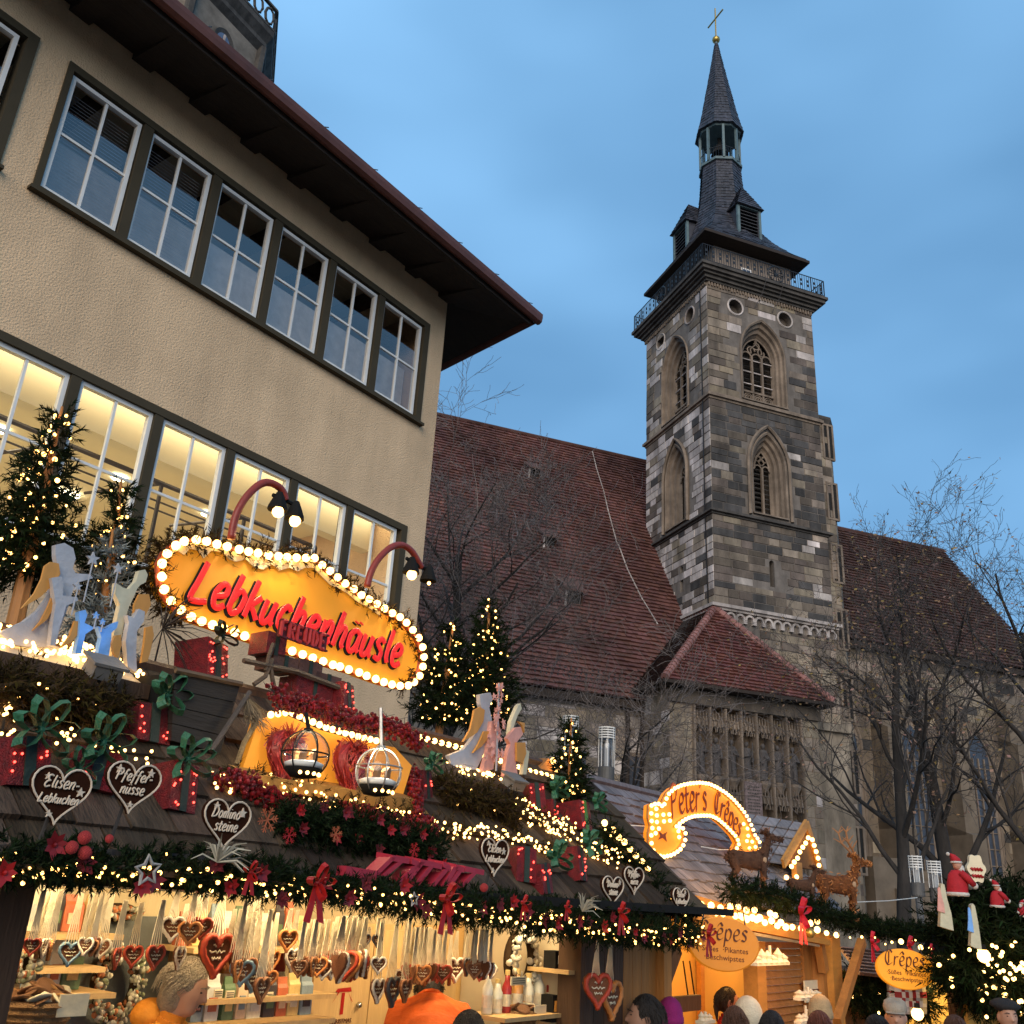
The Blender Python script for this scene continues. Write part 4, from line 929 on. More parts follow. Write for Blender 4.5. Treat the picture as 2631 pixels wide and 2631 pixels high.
# ------------------------------------------------------------------ lettering drawn with a brush or a broad nib
GL = {'L': (.46, [[(.14, .8), (.08, .4), (.02, .03), (.2, 0), (.42, .05)]]),
 'E': (.46, [[(.42, .74), (.24, .8), (.1, .68), (.2, .46), (.32, .43), (.14, .38), (.03, .18), (.15, 0), (.4, .09)]]),
 'P': (.48, [[(.12, .78), (.06, .4), (.01, -.02)], [(.0, .7), (.26, .82), (.44, .66), (.32, .42), (.08, .36)]]),
 'D': (.54, [[(.14, .76), (.08, .4), (.02, .02)], [(.0, .74), (.32, .78), (.5, .5), (.36, .12), (.02, .02)]]),
 'C': (.52, [[(.46, .66), (.3, .8), (.08, .6), (.05, .22), (.22, 0), (.46, .12)], [(.26, .7), (.24, .1)]]),
 'a': (.40, [[(.33, .42), (.2, .5), (.04, .35), (.05, .08), (.17, 0), (.3, .16), (.36, .47)], [(.36, .47), (.32, .12), (.4, .02)]]),
 'b': (.38, [[(.12, .8), (.06, .4), (.03, .06)], [(.05, .25), (.18, .48), (.34, .38), (.3, .1), (.14, -.01), (.03, .1)]]),
 'c': (.36, [[(.31, .4), (.2, .5), (.05, .32), (.06, .07), (.2, 0), (.33, .09)]]),
 'e': (.37, [[(.06, .22), (.28, .29), (.3, .45), (.17, .5), (.04, .3), (.07, .06), (.2, 0), (.34, .09)]]),
 'f': (.32, [[(.36, .74), (.25, .8), (.16, .6), (.1, .1), (.04, -.2)], [(.02, .44), (.28, .47)]]),
 'h': (.38, [[(.12, .8), (.06, .4), (.02, 0)], [(.05, .25), (.2, .48), (.31, .4), (.27, .1), (.34, .01)]]),
 'i': (.17, [[(.08, .48), (.05, .1), (.13, .0)], [(.11, .66), (.115, .69)]]),
 'k': (.37, [[(.12, .8), (.06, .4), (.02, 0)], [(.32, .48), (.07, .23)], [(.1, .24), (.2, .17), (.35, 0)]]),
 'l': (.17, [[(.12, .8), (.06, .2), (.13, 0)]]),
 'm': (.52, [[(.06, .48), (.02, 0)], [(.05, .28), (.16, .48), (.25, .4), (.21, 0)], [(.23, .28), (.36, .48), (.45, .4), (.42, .1), (.48, 0)]]),
 'n': (.38, [[(.06, .48), (.02, 0)], [(.05, .25), (.2, .48), (.31, .4), (.27, .1), (.34, .01)]]),
 'o': (.38, [[(.18, .5), (.05, .3), (.08, .04), (.22, 0), (.34, .22), (.28, .45), (.16, .5)]]),
 'p': (.39, [[(.07, .48), (.0, -.28)], [(.05, .28), (.18, .5), (.34, .36), (.27, .06), (.12, .0), (.04, .1)]]),
 'r': (.29, [[(.06, .48), (.02, 0)], [(.04, .25), (.14, .44), (.28, .45)]]),
 's': (.32, [[(.3, .42), (.17, .5), (.06, .38), (.24, .2), (.2, .02), (.02, .06)]]),
 't': (.27, [[(.14, .7), (.08, .15), (.14, 0), (.26, .06)], [(.0, .45), (.27, .48)]]),
 'u': (.39, [[(.06, .48), (.03, .12), (.1, 0), (.24, .12), (.31, .46)], [(.32, .48), (.28, .1), (.37, .01)]]),
 '-': (.26, [[(.02, .25), (.22, .27)]]), "'": (.12, [[(.07, .82), (.03, .64)]]), ' ': (.3, [])}
for k, b_ in (('ä', 'a'), ('ü', 'u')): GL[k] = (GL[b_][0], GL[b_][1] + [[(.12, .66), (.125, .69)], [(.28, .67), (.285, .7)]])
GL['ê'] = (GL['e'][0], GL['e'][1] + [[(.06, .6), (.18, .74), (.3, .6)]])
def txt_w(s_, gap=.06): return sum(GL[c][0] + gap for c in s_) - gap
def letters(s_, M, size, r, slant=.18, nib=None, gap=.06, one=None, flat=.5):
    """M(u,v,d): metres in the sign plane and out of it; returns one MB per letter"""
    out = []; x = 0
    for ci, ch in enumerate(s_):
        w, st = GL[ch]; m = MB()
        for si, pl in enumerate(st):
            P = [Vector((x + a + slant * b_, b_, 0)) for a, b_ in pl]; P = smooth_path(P, 4) if len(P) > 2 else P
            if nib:
                nv = Vector((cos(radians(nib)), sin(radians(nib)), 0)) * r; dz = .0012 * (si + 1)
                rings = []
                for p in P:
                    a, b_ = p * size + nv, p * size - nv; rings.append([M(a.x, a.y, .006 + dz), M(b_.x, b_.y, .006 + dz), M(b_.x, b_.y, 0), M(a.x, a.y, 0)])
                m.loft(rings)
            else: m.tube([M(p.x * size, p.y * size, .002) for p in P], r, 7); 
        x += w + gap
        if m.v: out.append((ch, m))
    return out
def bfont(s_, size, align='CENTER'):
    cu = bpy.data.curves.new('t', 'FONT'); cu.body = s_; cu.size = size; cu.align_x = align; cu.extrude = .0015; cu.resolution_u = 2
    o_ = bpy.data.objects.new('t', cu); COL.objects.link(o_); bpy.context.view_layer.update()
    me = bpy.data.meshes.new_from_object(o_.evaluated_get(bpy.context.evaluated_depsgraph_get())); bpy.data.objects.remove(o_); bpy.data.curves.remove(cu); return me
def flat_text(T, s_, M, size, mat, name='lettering', bold=0):
    me = bfont(s_, size); m = MB(); m.add([M(v.co.x, v.co.y, .0035 + v.co.z) for v in me.vertices], [tuple(p.vertices) for p in me.polygons]); o_ = m.build(name, mat, T); bpy.data.meshes.remove(me); return o_
# ================================================================== gingerbread stall
EY, EZ, RY, RZ = 2.95, 2.07, 3.90, 2.93
RN = Vector((0, -(RZ - EZ) / (RY - EY), 1)); X0, X1 = .55, 6.15
def RP(px, py, off=0.0): return S.pl(px, py, (0, EY, EZ + off), RN)
def SP(P): return lambda px, py: S.y(px, py, P)
SHI = pbr('wood_shingle', (.066, .045, .030), .95, .45, 5, .6, rnd=.45, stretch=(4, 1, 1), hue=.01, spec=.1)
TINS = pbr('stall_inside', (.44, .35, .20), .6, .1, 2, .15, stretch=(5, 5, .6))
def stall():
    T = thing('gingerbread_stall', 'wooden gingerbread stall with dark shingled roof and brightly lit pale interior', 'market stall', S, (3.3, 3.0, 0))
    m = MB(); m.prism([(X0, EY, EZ - .05), (X0, RY, RZ - .05), (X0, 4.4, RZ - .3), (X0, 4.4, 2.32), (X0, 3.35, 2.32)], (X1 - X0, 0, 0)); m.build('roof_core', BLACK, T)
    sl = Vector((0, RY - EY, RZ - EZ)); ln = sl.length; sl.normalize(); nn = Vector((0, -sl.z, sl.y)); rows = 6; rh = ln / rows
    for r in range(rows):
        x = X0 - rr(0, .15)
        while x < X1:
            w = min(rr(.16, .27), X1 + .02 - x); g_ = .004; o_ = Vector((0, EY, EZ)) + sl * (rh * r - .03 + rr(-.008, .008)); l = rr(.016, .03)
            a, b_ = o_ + Vector((x + g_, 0, 0)), o_ + Vector((x + w - g_, 0, 0)); e = sl * (rh * 1.12)
            MB().hexa([a, b_, b_ + e, a + e, a + nn * l, b_ + nn * (l + rr(-.006, .006)), b_ + e + nn * .006, a + e + nn * .006]).build('shingle', SHI, T); x += w
    m = MB(); m.tube([(X0, RY, RZ + .01), (X1, RY, RZ + .01)], .03, 6); m.build('ridge_board', WOODD, T)
    # body: posts, beam, walls, counter, ceiling
    for x, w, mt in ((S.y(22, 2400, 3.12).x, .11, WOODD), (5.02, .13, WOODD), (5.98, .1, WOODO)):
        m = MB(); m.mm(x - w / 2, x + w / 2, 3.12, 3.27, 0, 2.03); m.build('post', mt, T)
    m = MB(); m.mm(X0, X1, 3.08, 3.28, 2.03, 2.13); m.build('beam', WOODD, T)
    m = MB(); m.mm(X0, X1, 2.74, 3.07, 2.035, 2.075); m.build('canopy_board', BLACK, T)
    m = MB(); m.mm(X0, X0 + .06, 3.28, 4.1, 0, 2.2); m.build('side_wall', WOODD, T)
    for k in range(8): m = MB(); m.mm(5.09 + k * .11, 5.09 + k * .11 + .105, 3.18, 3.23, .0, 2.03); m.build('side_plank', WOODD if k < 4 else WOODO, T)  # outer planks are brown too; the lamps' orange glow is in their colour
    m = MB(); m.mm(5.05, 5.09, 3.285, 4.05, 0, 2.2); m.build('inner_panel', pbr('partition_beige', (.50, .42, .29), .6, .1, 2, .15), T)
    m = MB(); m.mm(X0, 5.1, 4.06, 4.1, 0, 2.27); m.build('back_wall', TINS, T)
    m = MB(); m.mm(X0, 5.1, 3.4, 4.1, 2.28, 2.30); m.build('ceiling', TINS, T)
    m = MB(); m.mm(.9, 5.0, 2.95, 3.5, .9, .96); m.mm(.95, 4.95, 3.1, 3.14, 0, .9); m.build('counter', WOODP, T)
    for k in range(3):
        x = 1.7 + k * 1.35; m = MB(); m.tube([(x - .4, 3.34, 2.23), (x + .4, 3.34, 2.23)], .012, 6); m.build('strip_lamp', glow('strip_lamp', (1, .82, .52), 14), T)
        l = bpy.data.lights.new('strip_lamp_light', 'AREA'); l.shape = 'RECTANGLE'; l.size = .9; l.size_y = .12; l.energy = 9; l.color = (1, .74, .40)
        lo = bpy.data.objects.new('strip_lamp_light', l); COL.objects.link(lo); lo.parent = T; lo.location = Vector((x, 3.33, 2.2)) - ORG[T.name]; lo.rotation_euler = (radians(25), 0, 0)
    m = MB(); m.mm(X0 + .1, 5.04, 3.3, 4.05, .2, .28); m.build('floor', WOODP, T)
    p = S.y(1472, 2403, 3.25); m = MB(); m.box(p, (.1, .04, .02)); m.build('strip_lamp', glow('strip_lamp', (1, .82, .52), 14), T)
    return T
STALL = stall()
def back_goods():
    """shelves and goods against the back wall, read off at their own depth"""
    def rect(px0, py0, px1, py1, P): a, b_ = S.y(px0, py0, P), S.y(px1, py1, P); return a.x, b_.x, min(a.z, b_.z), max(a.z, b_.z)
    def shelf(label, px0, px1, py, P=3.9, n=1):
        a, b_ = S.y(px0, py, P), S.y(px1, py, P); m = MB(); m.mm(a.x, b_.x, P - .16, P + .12, a.z - .02, a.z); return m.solo('shelf', WOODP, label, 'shelf', S, (a.x, P, a.z), 'wooden shelves inside the stall'), a.x, b_.x, a.z
    COLS = [pbr('pack_%d' % i, c, .45, .25, 18, .1) for i, c in enumerate(((.62, .56, .42), (.05, .04, .04), (.45, .12, .05), (.58, .42, .16), (.20, .26, .30), (.50, .50, .46), (.10, .16, .08), (.62, .46, .30)))]
    def pack(x, z, w, h, P, i, label, nm='paper_bag', cat='bag'):
        T = thing(nm, label, cat, S, (x, P, z), 'packed sweets on the stall shelves'); m = MB(); d = w * .6
        m.loft([[Vector((x + sx * w / 2 * s_, P + sy * d / 2 * q, z + zz)) for sx, sy in ((-1, -1), (1, -1), (1, 1), (-1, 1))] for zz, s_, q in ((0, .95, 1), (h * .08, 1, 1), (h * .72, .98, .9), (h * .82, .9, .35), (h, .93, .12))]); m.build('bag', COLS[i % 8], T)
        m = MB(); m.mm(x - w * .3, x + w * .3, P - d / 2 - .004, P - d / 2 + .012, z + h * .2, z + h * .5); m.build('paper_label', COLS[(i + 5) % 8], T)
    def jar(x, z, r, h, P, col, label):
        T = thing('glass_jar', label, 'jar', S, (x, P, z), 'bottles and jars on the stall shelves'); m = MB(); m.lathe((x, P, z), [(r * .95, 0), (r, .01), (r, h * .6), (r * .5, h * .75), (r * .45, h * .9)], 10); m.build('bottle', col, T, smooth=True); m = MB(); m.lathe((x, P, z + h * .88), [(r * .5, 0), (r * .5, h * .12)], 8); m.build('cap', COLS[3], T)
        m = MB(); m.lathe((x, P, z + h * .15), [(r * 1.02, 0), (r * 1.02, h * .28)], 10); m.build('paper_label', COLS[0], T)
    AMB = pbr('amber_jar', (.40, .20, .06), .15, .3, 9, 0, spec=.7); CLR = pbr('clear_bottle', (.55, .55, .48), .12, .2, 9, 0, spec=.8); RDJ = pbr('red_jar', (.30, .03, .03), .2, .3, 9, 0)
    n = 0
    for lab, sh, px0, px1, py, kind, P_ in (('narrow shelf high up by the left post', 'high left shelf', 40, 262, 2392, 'bag', 3.9), ('middle shelf at the left behind the hanging ribbons', 'middle left shelf', 42, 240, 2547, 'bag', 3.9), ('low shelf at the left behind the biscuit basket', 'low left shelf', 42, 215, 2478, 'bag', 3.92), ('long shelf with bottles behind the grey-haired woman', 'long bottle shelf', 470, 806, 2560, 'jar', 3.9), ('upper shelf behind the hearts with packets', 'upper shelf behind the hearts', 440, 800, 2430, 'bag', 3.9), ('counter edge with clear packets under the bottles', 'low counter under the bottles', 470, 800, 2628, 'bag', 3.8), ('short shelf by the lit right wall, upper', 'upper right shelf', 1400, 1455, 2488, 'none', 3.32), ('short shelf by the lit right wall, lower', 'lower right shelf', 1235, 1455, 2608, 'jar', 3.4)):
        o_, a, b_, z = shelf(lab, px0, px1, py, P_); x = a + .05; k = -1
        while x < b_ - .05:
            k += 1
            if kind == 'none': break
            if kind == 'bag': w = rr(.05, .085); pack(x, z + .002, w, rr(.13, .20), P_, n, '%s packet of sweets from the left on the %s' % (ORD[k], sh)); x += w + rr(.006, .02)
            else: r = rr(.026, .036); jar(x, z + .002, r, rr(.16, .21), P_, (AMB, CLR, CLR, RDJ)[n % 4], '%s small bottle from the left on the %s' % (ORD[k], sh)); x += r * 2 + rr(.015, .05)
            n += 1
    # grey board with wreath of shells and cookies
    x0, x1, z0, z1 = rect(215, 2350, 395, 2640, 4.04); m = MB(); m.mm(x0, x1, 4.02, 4.055, z0 - .6, z1); m.solo('display_board', pbr('board_grey', (.10, .105, .095), .8), 'dark grey display board behind the shell wreath', 'board', S, (x0, 4.03, z0))
    SH = [pbr('shell_%d' % i, c, .5, .2, 20, .2, rnd=.3) for i, c in enumerate(((.50, .45, .33), (.32, .30, .2), (.45, .16, .06), (.20, .22, .12), (.62, .58, .48)))]
    def wreath(label, pxc, pyc, rw, rh, n, P, name='wreath', cat='wreath', mats=SH, r0=.025):
        c = S.y(pxc, pyc, P); T = thing(name, label, cat, S, c); k_ = S.mpp(c); per = {}
        m = MB(); m.tube([c + Vector((rw * k_ * cos(t * pi / 12), .02, rh * k_ * sin(t * pi / 12))) for t in range(24)], r0 * 1.3, 6, closed=True); m.build('ring', FIRB, T)
        pm = [(lambda b: b.ball((0, 0, 0), (1, .45, .8), 7, 4).mesh('cookie', mt, True))(MB()) for mt in mats]
        for q in range(n):
            a = rr(0, 2 * pi); s_ = rr(.75, 1.25); inst('cookie', random.choice(pm), T, c + Vector((rw * k_ * s_ * cos(a), rr(-.05, .02), rh * k_ * s_ * sin(a))), (rr(-.6, .6), rr(-.6, .6), rr(0, 6)), rr(.6, 1.25) * r0)
        return T
    wreath('tall wreath of pale shells and cookies on the grey board', 300, 2530, 58, 75, 280, 3.95, r0=.014)
    wreath('small bunch of pale cookies and shells above the wreath', 310, 2345, 45, 12, 70, 3.98, 'cookie_swag', 'swag', r0=.014)
    wreath('cellophane bunch hanging by the left post', 60, 2480, 22, 30, 70, 3.6, 'cookie_bunch', 'sweets', r0=.015)
    wreath('round white wreath around the cookie basket at the right', 1343, 2465, 52, 60, 120, 3.45, 'frosted_wreath', 'wreath', [SH[0], SH[4], SH[4]], .02)
    # basket of biscuits at the lower left, cookie basket at the right
    def basket(label, px, py, wpx, hpx, P, n):
        c = S.y(px, py, P); k_ = S.mpp(c); r, h = wpx * k_ / 2, hpx * k_; T = thing('wicker_basket', label, 'basket', S, c, 'baskets of biscuits'); m = MB()
        m.lathe(c, [(r * .8, 0), (r, h * .5), (r * 1.02, h * .52), (r * .9, h * .5), (r * .7, .02)], 16); m.build('basket', pbr('wicker', (.14, .07, .03), .8, .4, 40, .8), T)
        for q in range(4): m = MB(); m.tube([c + Vector((r * (.82 + .05 * q) * cos(t * pi / 10), r * (.82 + .05 * q) * sin(t * pi / 10), h * .13 * (q + .3))) for t in range(20)], .012, 5, closed=True); m.build('wicker_band', pbr('wicker_light', (.22, .12, .05), .8, .4, 40, .8), T)
        pm = [(lambda b: b.lathe((0, 0, 0), [(.7, 0), (1, .1), (1, .22), (.7, .3)], 9).mesh('biscuit', mt, True))(MB()) for mt in (pbr('biscuit', (.33, .16, .05), .7, .3, 30, .4), pbr('biscuit_dark', (.17, .075, .03), .6, .3, 30, .4), SH[0])]
        for q in range(n): a, s_ = rr(0, 6.28), sqrt(rr(0, 1)) * .85; inst('biscuit', random.choice(pm), T, c + Vector((r * s_ * cos(a), r * s_ * sin(a), h * .5 + rr(0, .5) * h * .6 * (1 - s_))), (rr(-.7, .7), rr(-.7, .7), 0), rr(.03, .042))
        m = MB(); m.box(c + Vector((r * .5, -r * 1.02, h * .45)), (.11, .006, .07)); m.build('price_tag', CREAM, T)
    basket('wicker basket heaped with biscuits on the counter at the lower left', 85, 2640, 175, 130, 3.5, 46)
    basket('wicker basket of biscuits at the lower right shelf', 1330, 2632, 100, 70, 3.4, 30)
    # pine cabinet with the printed present, panelled pine wall
    x0, x1, z0, z1 = rect(806, 2370, 1150, 2640, 4.03); T = thing('pine_cabinet', 'pine cupboard with two doors and a printed red present', 'cabinet', S, (x0, 4.03, z0))
    xm = S.y(933, 2560, 4.03).x
    for a, b_ in ((x0 + .005, xm - .004), (xm + .004, x1 - .005)): m = MB(); m.mm(a, b_, 3.985, 4.015, z0 - .6, z1 - .03); m.build('door', WOODP, T)
    m = MB(); m.mm(x0, x1, 4.017, 4.055, z0 - .65, z1); m.build('carcass', WOODP, T)
    m = MB(); q = S.y(923, 2582, 3.97); m.ball(q, .016, 8, 6); m.build('knob', pbr('steel', (.5, .5, .5), .25, metal=1), T, smooth=True)
    c = S.y(880, 2575, 3.982); k_ = S.mpp(c); M = lambda u, v, d=0: c + Vector((u * k_, -d, v * k_))
    m = MB(); m.add([M(-6, -28), M(6, -28), M(6, 22), M(-6, 22), M(-30, 24), M(30, 24), M(24, 34), M(-22, 32), M(-38, -2), M(-30, 8), M(-20, 24), M(-14, 24), M(32, 2), M(38, -2), M(16, 24)], ((0, 1, 2, 3), (4, 5, 6, 7), (8, 9, 10, 11), (12, 13, 14))); m.build('printed_present', RED, T)
    flat_text(T, 'CHRISTMAS', lambda u, v, d: M(-2, -48) + Vector((u, -d, v)), 15 * k_, pbr('print_brown', (.10, .03, .015), .7))
    for k in range(4):
        xa = S.y(1150, 2500, 4.05).x + .004 + k * .12; m = MB(); m.mm(xa, min(xa + .116, 5.045), 4.035, 4.055, 0, 2.25); o_ = m.build('wall_plank', pbr('pine_wall', (.60, .38, .14), .55, .14, 2, .15, stretch=(6, 6, .7)), STALL)
    # boxes on the right shelf
    for lab, px, py, w, h, mt in (('black chocolate box standing on the upper right shelf', 1425, 2470, 48, 50, BLACK), ('black bottle box with an orange label on the lower right shelf', 1413, 2590, 30, 62, BLACK)):
        a = S.y(px, py, 3.32); k_ = S.mpp(a); T = thing('chocolate_box', lab, 'box', S, a); m = MB(); m.box(a, (w * k_, .08, h * k_)); m.build('box', mt, T); m = MB(); m.box(a + Vector((0, -.043, h * k_ * .1)), (w * k_ * .5, .004, h * k_ * .4)); m.build('paper_label', pbr('orange_label', (.6, .28, .05), .5) if 'orange' in lab else COLS[5], T)
    # price rail and signboard
    for px, py, lab in ((192, 2570, 'small white price card at the left shelf'), (560, 2553, 'white price card under the bottles, left one'), (590, 2556, 'white price card under the bottles, right one'), (690, 2560, 'white price card near the cupboard, left one'), (745, 2565, 'white price card near the cupboard, right one'), (1332, 2520, 'long slanted price card on the frosted wreath')):
        a = S.y(px, py, 3.35 if px == 1332 else 3.78); k_ = S.mpp(a); T = thing('price_card', lab, 'price card', S, a); w = 66 if px == 1332 else 27; m = MB(); m.box(a, (w * k_, .006, 20 * k_)); m.build('card', CREAM, T); m = MB()
        for q in range(3): m.box(a + Vector((0, -.0045, (q - 1) * 5 * k_)), (w * k_ * .8, .002, 1.6 * k_))
        m.build('print', BLACK, T)
back_goods()

# ------------------------------------------------------------------ hanging gingerbread hearts
def heart2(n=26, w=1.0):
    out = []
    for i in range(n):
        t = 2 * pi * i / n; x = 16 * sin(t) ** 3 / 32; y = (13 * cos(t) - 5 * cos(2 * t) - 2 * cos(3 * t) - cos(4 * t)) / 30; out.append((x * w, y * w))
    return out
HB = {}
def heart_meshes(col):
    if col in HB: return HB[col]
    hp = heart2(24); bd = pbr('gingerbread', (.15, .048, .016), .7, .25, 25, .4, rnd=.25); ic = {'white': (.66, .58, .48), 'red': (.42, .05, .02), 'orange': (.55, .20, .05), 'blue': (.14, .22, .28), 'brown': (.26, .10, .035), 'dark': (.05, .05, .055)}[col]
    m = MB(); m.loft([[Vector((x * s_, d, y * s_)) for x, y in hp] for d, s_ in ((.07, .9), (.045, 1), (-.045, 1), (-.07, .92))]); body = m.mesh('cookie', bd, False)
    m = MB(); N = 40; hq = heart2(N)
    m.tube([Vector((x * .9, -.075, y * .9)) for x, y in hq], [.062 + .02 * (i % 2) for i in range(N)], 5, closed=True); rim = m.mesh('icing_rim', pbr('icing_' + col, ic, .5, .12, 20, .2), True)
    m = MB()
    for q in range(3): m.tube([Vector((-.24 + .1 * abs(q - 1) + t * (.48 - .2 * abs(q - 1)) / 8, -.08, .16 - q * .14 + .035 * sin(t * 2.6 + q))) for t in range(9)], .02, 4)
    wr = m.mesh('icing_writing', pbr('icing_cream', (.70, .60, .42), .5), True); HB[col] = (body, rim, wr); return HB[col]
RIB = pbr('cream_ribbon', (.74, .66, .50), .5, .12, 12, .15)
HEARTS = []
def add_hearts(q, lst, P):
    for x, y, r, col, top, turn in lst: HEARTS.append((q(x, y), r * (.27487 if q is Z11 else .33644), col, q(x, top)[1], turn, P))
W_ = 'white'
add_hearts(Z7, [(285, 690, 62, 'brown', 250, .9), (340, 690, 62, W_, 250, 1.1), (530, 735, 74, 'blue', 260, .2), (660, 680, 58, W_, 270, 1.2), (740, 680, 60, W_, 280, 1.25), (880, 770, 66, 'red', 330, .7), (1012, 755, 68, 'red', 350, .1), (1178, 760, 76, 'red', 330, .15), (1315, 545, 78, W_, 250, .3), (1362, 765, 70, W_, 360, .5), (1490, 555, 72, 'orange', 280, .9), (1640, 735, 135, 'red', 290, .1), (1785, 790, 70, 'brown', 400, 1.0), (1900, 600, 52, 'red', 330, 1.2), (1850, 880, 80, 'blue', 330, .9)], 3.42)
add_hearts(Z8, [(140, 925, 80, 'blue', 390, .1), (205, 1010, 80, 'brown', 400, .3), (60, 830, 66, 'red', 420, 1.1), (290, 790, 66, 'orange', 430, .2), (270, 930, 56, 'orange', 470, .7), (410, 635, 70, 'orange', 400, .15), (445, 780, 72, W_, 410, .1), (540, 830, 58, 'brown', 480, 1.2), (585, 830, 58, 'brown', 480, 1.1), (645, 835, 62, 'orange', 480, .8), (690, 820, 60, 'red', 500, 1.1), (640, 600, 50, 'red', 500, .6), (745, 860, 56, W_, 560, .2), (820, 815, 90, 'red', 460, 1.25), (855, 820, 92, 'red', 450, 1.2), (890, 820, 92, 'red', 455, 1.1), (935, 810, 82, W_, 460, .9), (1010, 845, 62, 'brown', 540, .6), (1105, 825, 54, W_, 500, .5), (1000, 640, 44, 'dark', 480, .2), (1095, 640, 40, 'dark', 470, .2), (1095, 1015, 74, W_, 480, .2), (1205, 1020, 90, 'dark', 460, .3), (1305, 1015, 70, 'brown', 470, .25), (1290, 920, 54, W_, 460, .5), (1385, 890, 58, 'brown', 540, 1.2), (1415, 895, 60, 'brown', 540, 1.1), (1445, 895, 60, 'orange', 545, 1.0), (1500, 885, 58, W_, 560, .9), (1565, 885, 58, 'red', 560, 1.2), (1600, 890, 58, 'red', 560, 1.0), (1690, 855, 76, W_, 570, .15), (1775, 835, 56, 'dark', 590, .3), (1835, 855, 50, 'orange', 560, .5), (1870, 850, 50, 'brown', 570, 1.0), (1920, 860, 55, 'red', 560, 1.1)], 3.42)
add_hearts(Z9, [(40, 850, 50, 'orange', 560, .4), (95, 855, 52, 'brown', 560, 1.1), (140, 855, 50, W_, 560, 1.2), (990, 1010, 108, 'red', 640, .35), (1092, 1080, 118, 'orange', 640, .0)], 3.0)
for h in list(HEARTS):
    if h[4] > .7 and h[0][0] < 1480:
        for q in (-1, 1, 2)[:2 + (len(HEARTS) % 2)]: HEARTS.append(((h[0][0] + q * h[1] * rr(.55, .8), h[0][1] + rr(-5, 8)), h[1] * rr(.85, 1.05), random.choice((h[2], h[2], 'red', 'orange', 'brown', W_)), h[3], h[4] + rr(-.35, .15), h[5] + .04 * q))
HEARTS.sort(key=lambda h: h[0][0]); NC = {}
for i, ((px, py), rp, col, top, turn, P) in enumerate(HEARTS):
    if px > 1480: P = 2.92
    P += .05 * ((i * 7) % 5 - 2); c = S.y(px, py, P); k_ = S.mpp(c); w = 2.45 * rp * k_
    q_ = NC[col] = NC.get(col, -1) + 1; lab = '%s %s-iced gingerbread heart from the left post, %s' % (ORD[q_], col, 'the largest' if rp > 40 and px < 800 else 'hanging edge-on' if turn > .8 else 'hanging face-on')
    if px > 1480: lab = 'big orange-iced gingerbread heart in front of its pair by the dark post' if turn == 0 else 'big red-iced gingerbread heart behind its pair by the dark post'
    T = thing('gingerbread_heart', lab, 'gingerbread heart', S, c, 'gingerbread hearts hanging on ribbons')
    for nm, me in zip(('cookie', 'icing_rim', 'icing_writing'), heart_meshes(col)): inst(nm, me, T, c, (0, 0, turn * (1 if i % 2 else -1)), w)
    zt = S.y(px, top, P).z; m = MB(); nrb = 7 if rp > 26 else 5
    for q in range(nrb): f_ = (q - (nrb - 1) / 2) / nrb; m.tube([c + Vector((f_ * w * .8, -.005 + .004 * q, w * .3)), c + Vector((f_ * w * .45, .002 * q, (zt - c.z) * .55)), Vector((c.x + f_ * .02, c.y, zt))], [.0045, .0065, .005], 4, flat=.4)
    m.build('ribbon', RIB, T)
m = MB(); a, b_ = S.y(60, 2268, 3.45), S.y(1480, 2395, 3.45)
m.tube([(1.5, 3.42, 2.02), (4.9, 3.42, 2.02)], .012, 5); m.solo('hanging_rail', pbr('rail_steel', (.3, .3, .3), .4, metal=.8), 'thin metal rail under the eave carrying the hearts', 'rail', S, (1.5, 3.42, 2.02))

# ------------------------------------------------------------------ eave garland and other garlands with their lights
pts = smooth_path([SP(2.66)(*p) for p in ((-60, 2222), (140, 2228), (330, 2240), (520, 2252), (720, 2272), (900, 2292), (1080, 2318), (1260, 2342), (1450, 2372), (1600, 2392), (1720, 2398), (1790, 2395))])
EG = garland('eave_garland', 'thick dark fir garland full of warm lights along the gingerbread stall eave', pts, lambda t: .042 + .026 * t, 2300, FIR, 290, 'y', .0075, fl=.062, nl=.028, low=-.9)
flowers(EG, pts, .05, 34)
pts = smooth_path([SP(2.78)(*p) for p in ((-40, 2180), (120, 2175), (260, 2188), (430, 2200), (560, 2205), (700, 2230), (900, 2262), (1100, 2290), (1350, 2318), (1550, 2335), (1700, 2350))])
garland('fir_garland', 'dark unlit fir garland lying on the roof edge above the lit one', pts, .034, 900, FIR, 14, 'y', .007, fl=.065, nl=.028)
pts = smooth_path([RP(*p, .05) for p in (Z3(100, 690), Z3(400, 700), Z3(800, 780), Z3(1150, 900), Z3(1500, 970), Z3(1800, 1050), Z4(500, 1470), Z4(850, 1560), Z4(1050, 1620))])
garland('light_band', 'band of dense fairy lights across the middle of the stall roof', pts, .055, 260, FIRB, 230, 'w', .0085, fl=.07, nl=.025, low=-.9)
pts = smooth_path([RP(*p, .05) for p in (Z4(760, 1260), Z4(900, 1400), Z4(1080, 1440), Z4(1160, 1520), Z4(1440, 1680))])
garland('light_cluster', 'patch of fairy lights on the roof under the small lit fir', pts, .09, 160, FIRB, 170, 'w', .0085, fl=.07, nl=.025, low=-.9)
pts = smooth_path([SP(3.0)(*p) for p in (Z3(560, 70), Z3(700, 130), Z3(900, 200), Z3(1100, 240), Z3(1350, 300), Z3(1600, 350))])
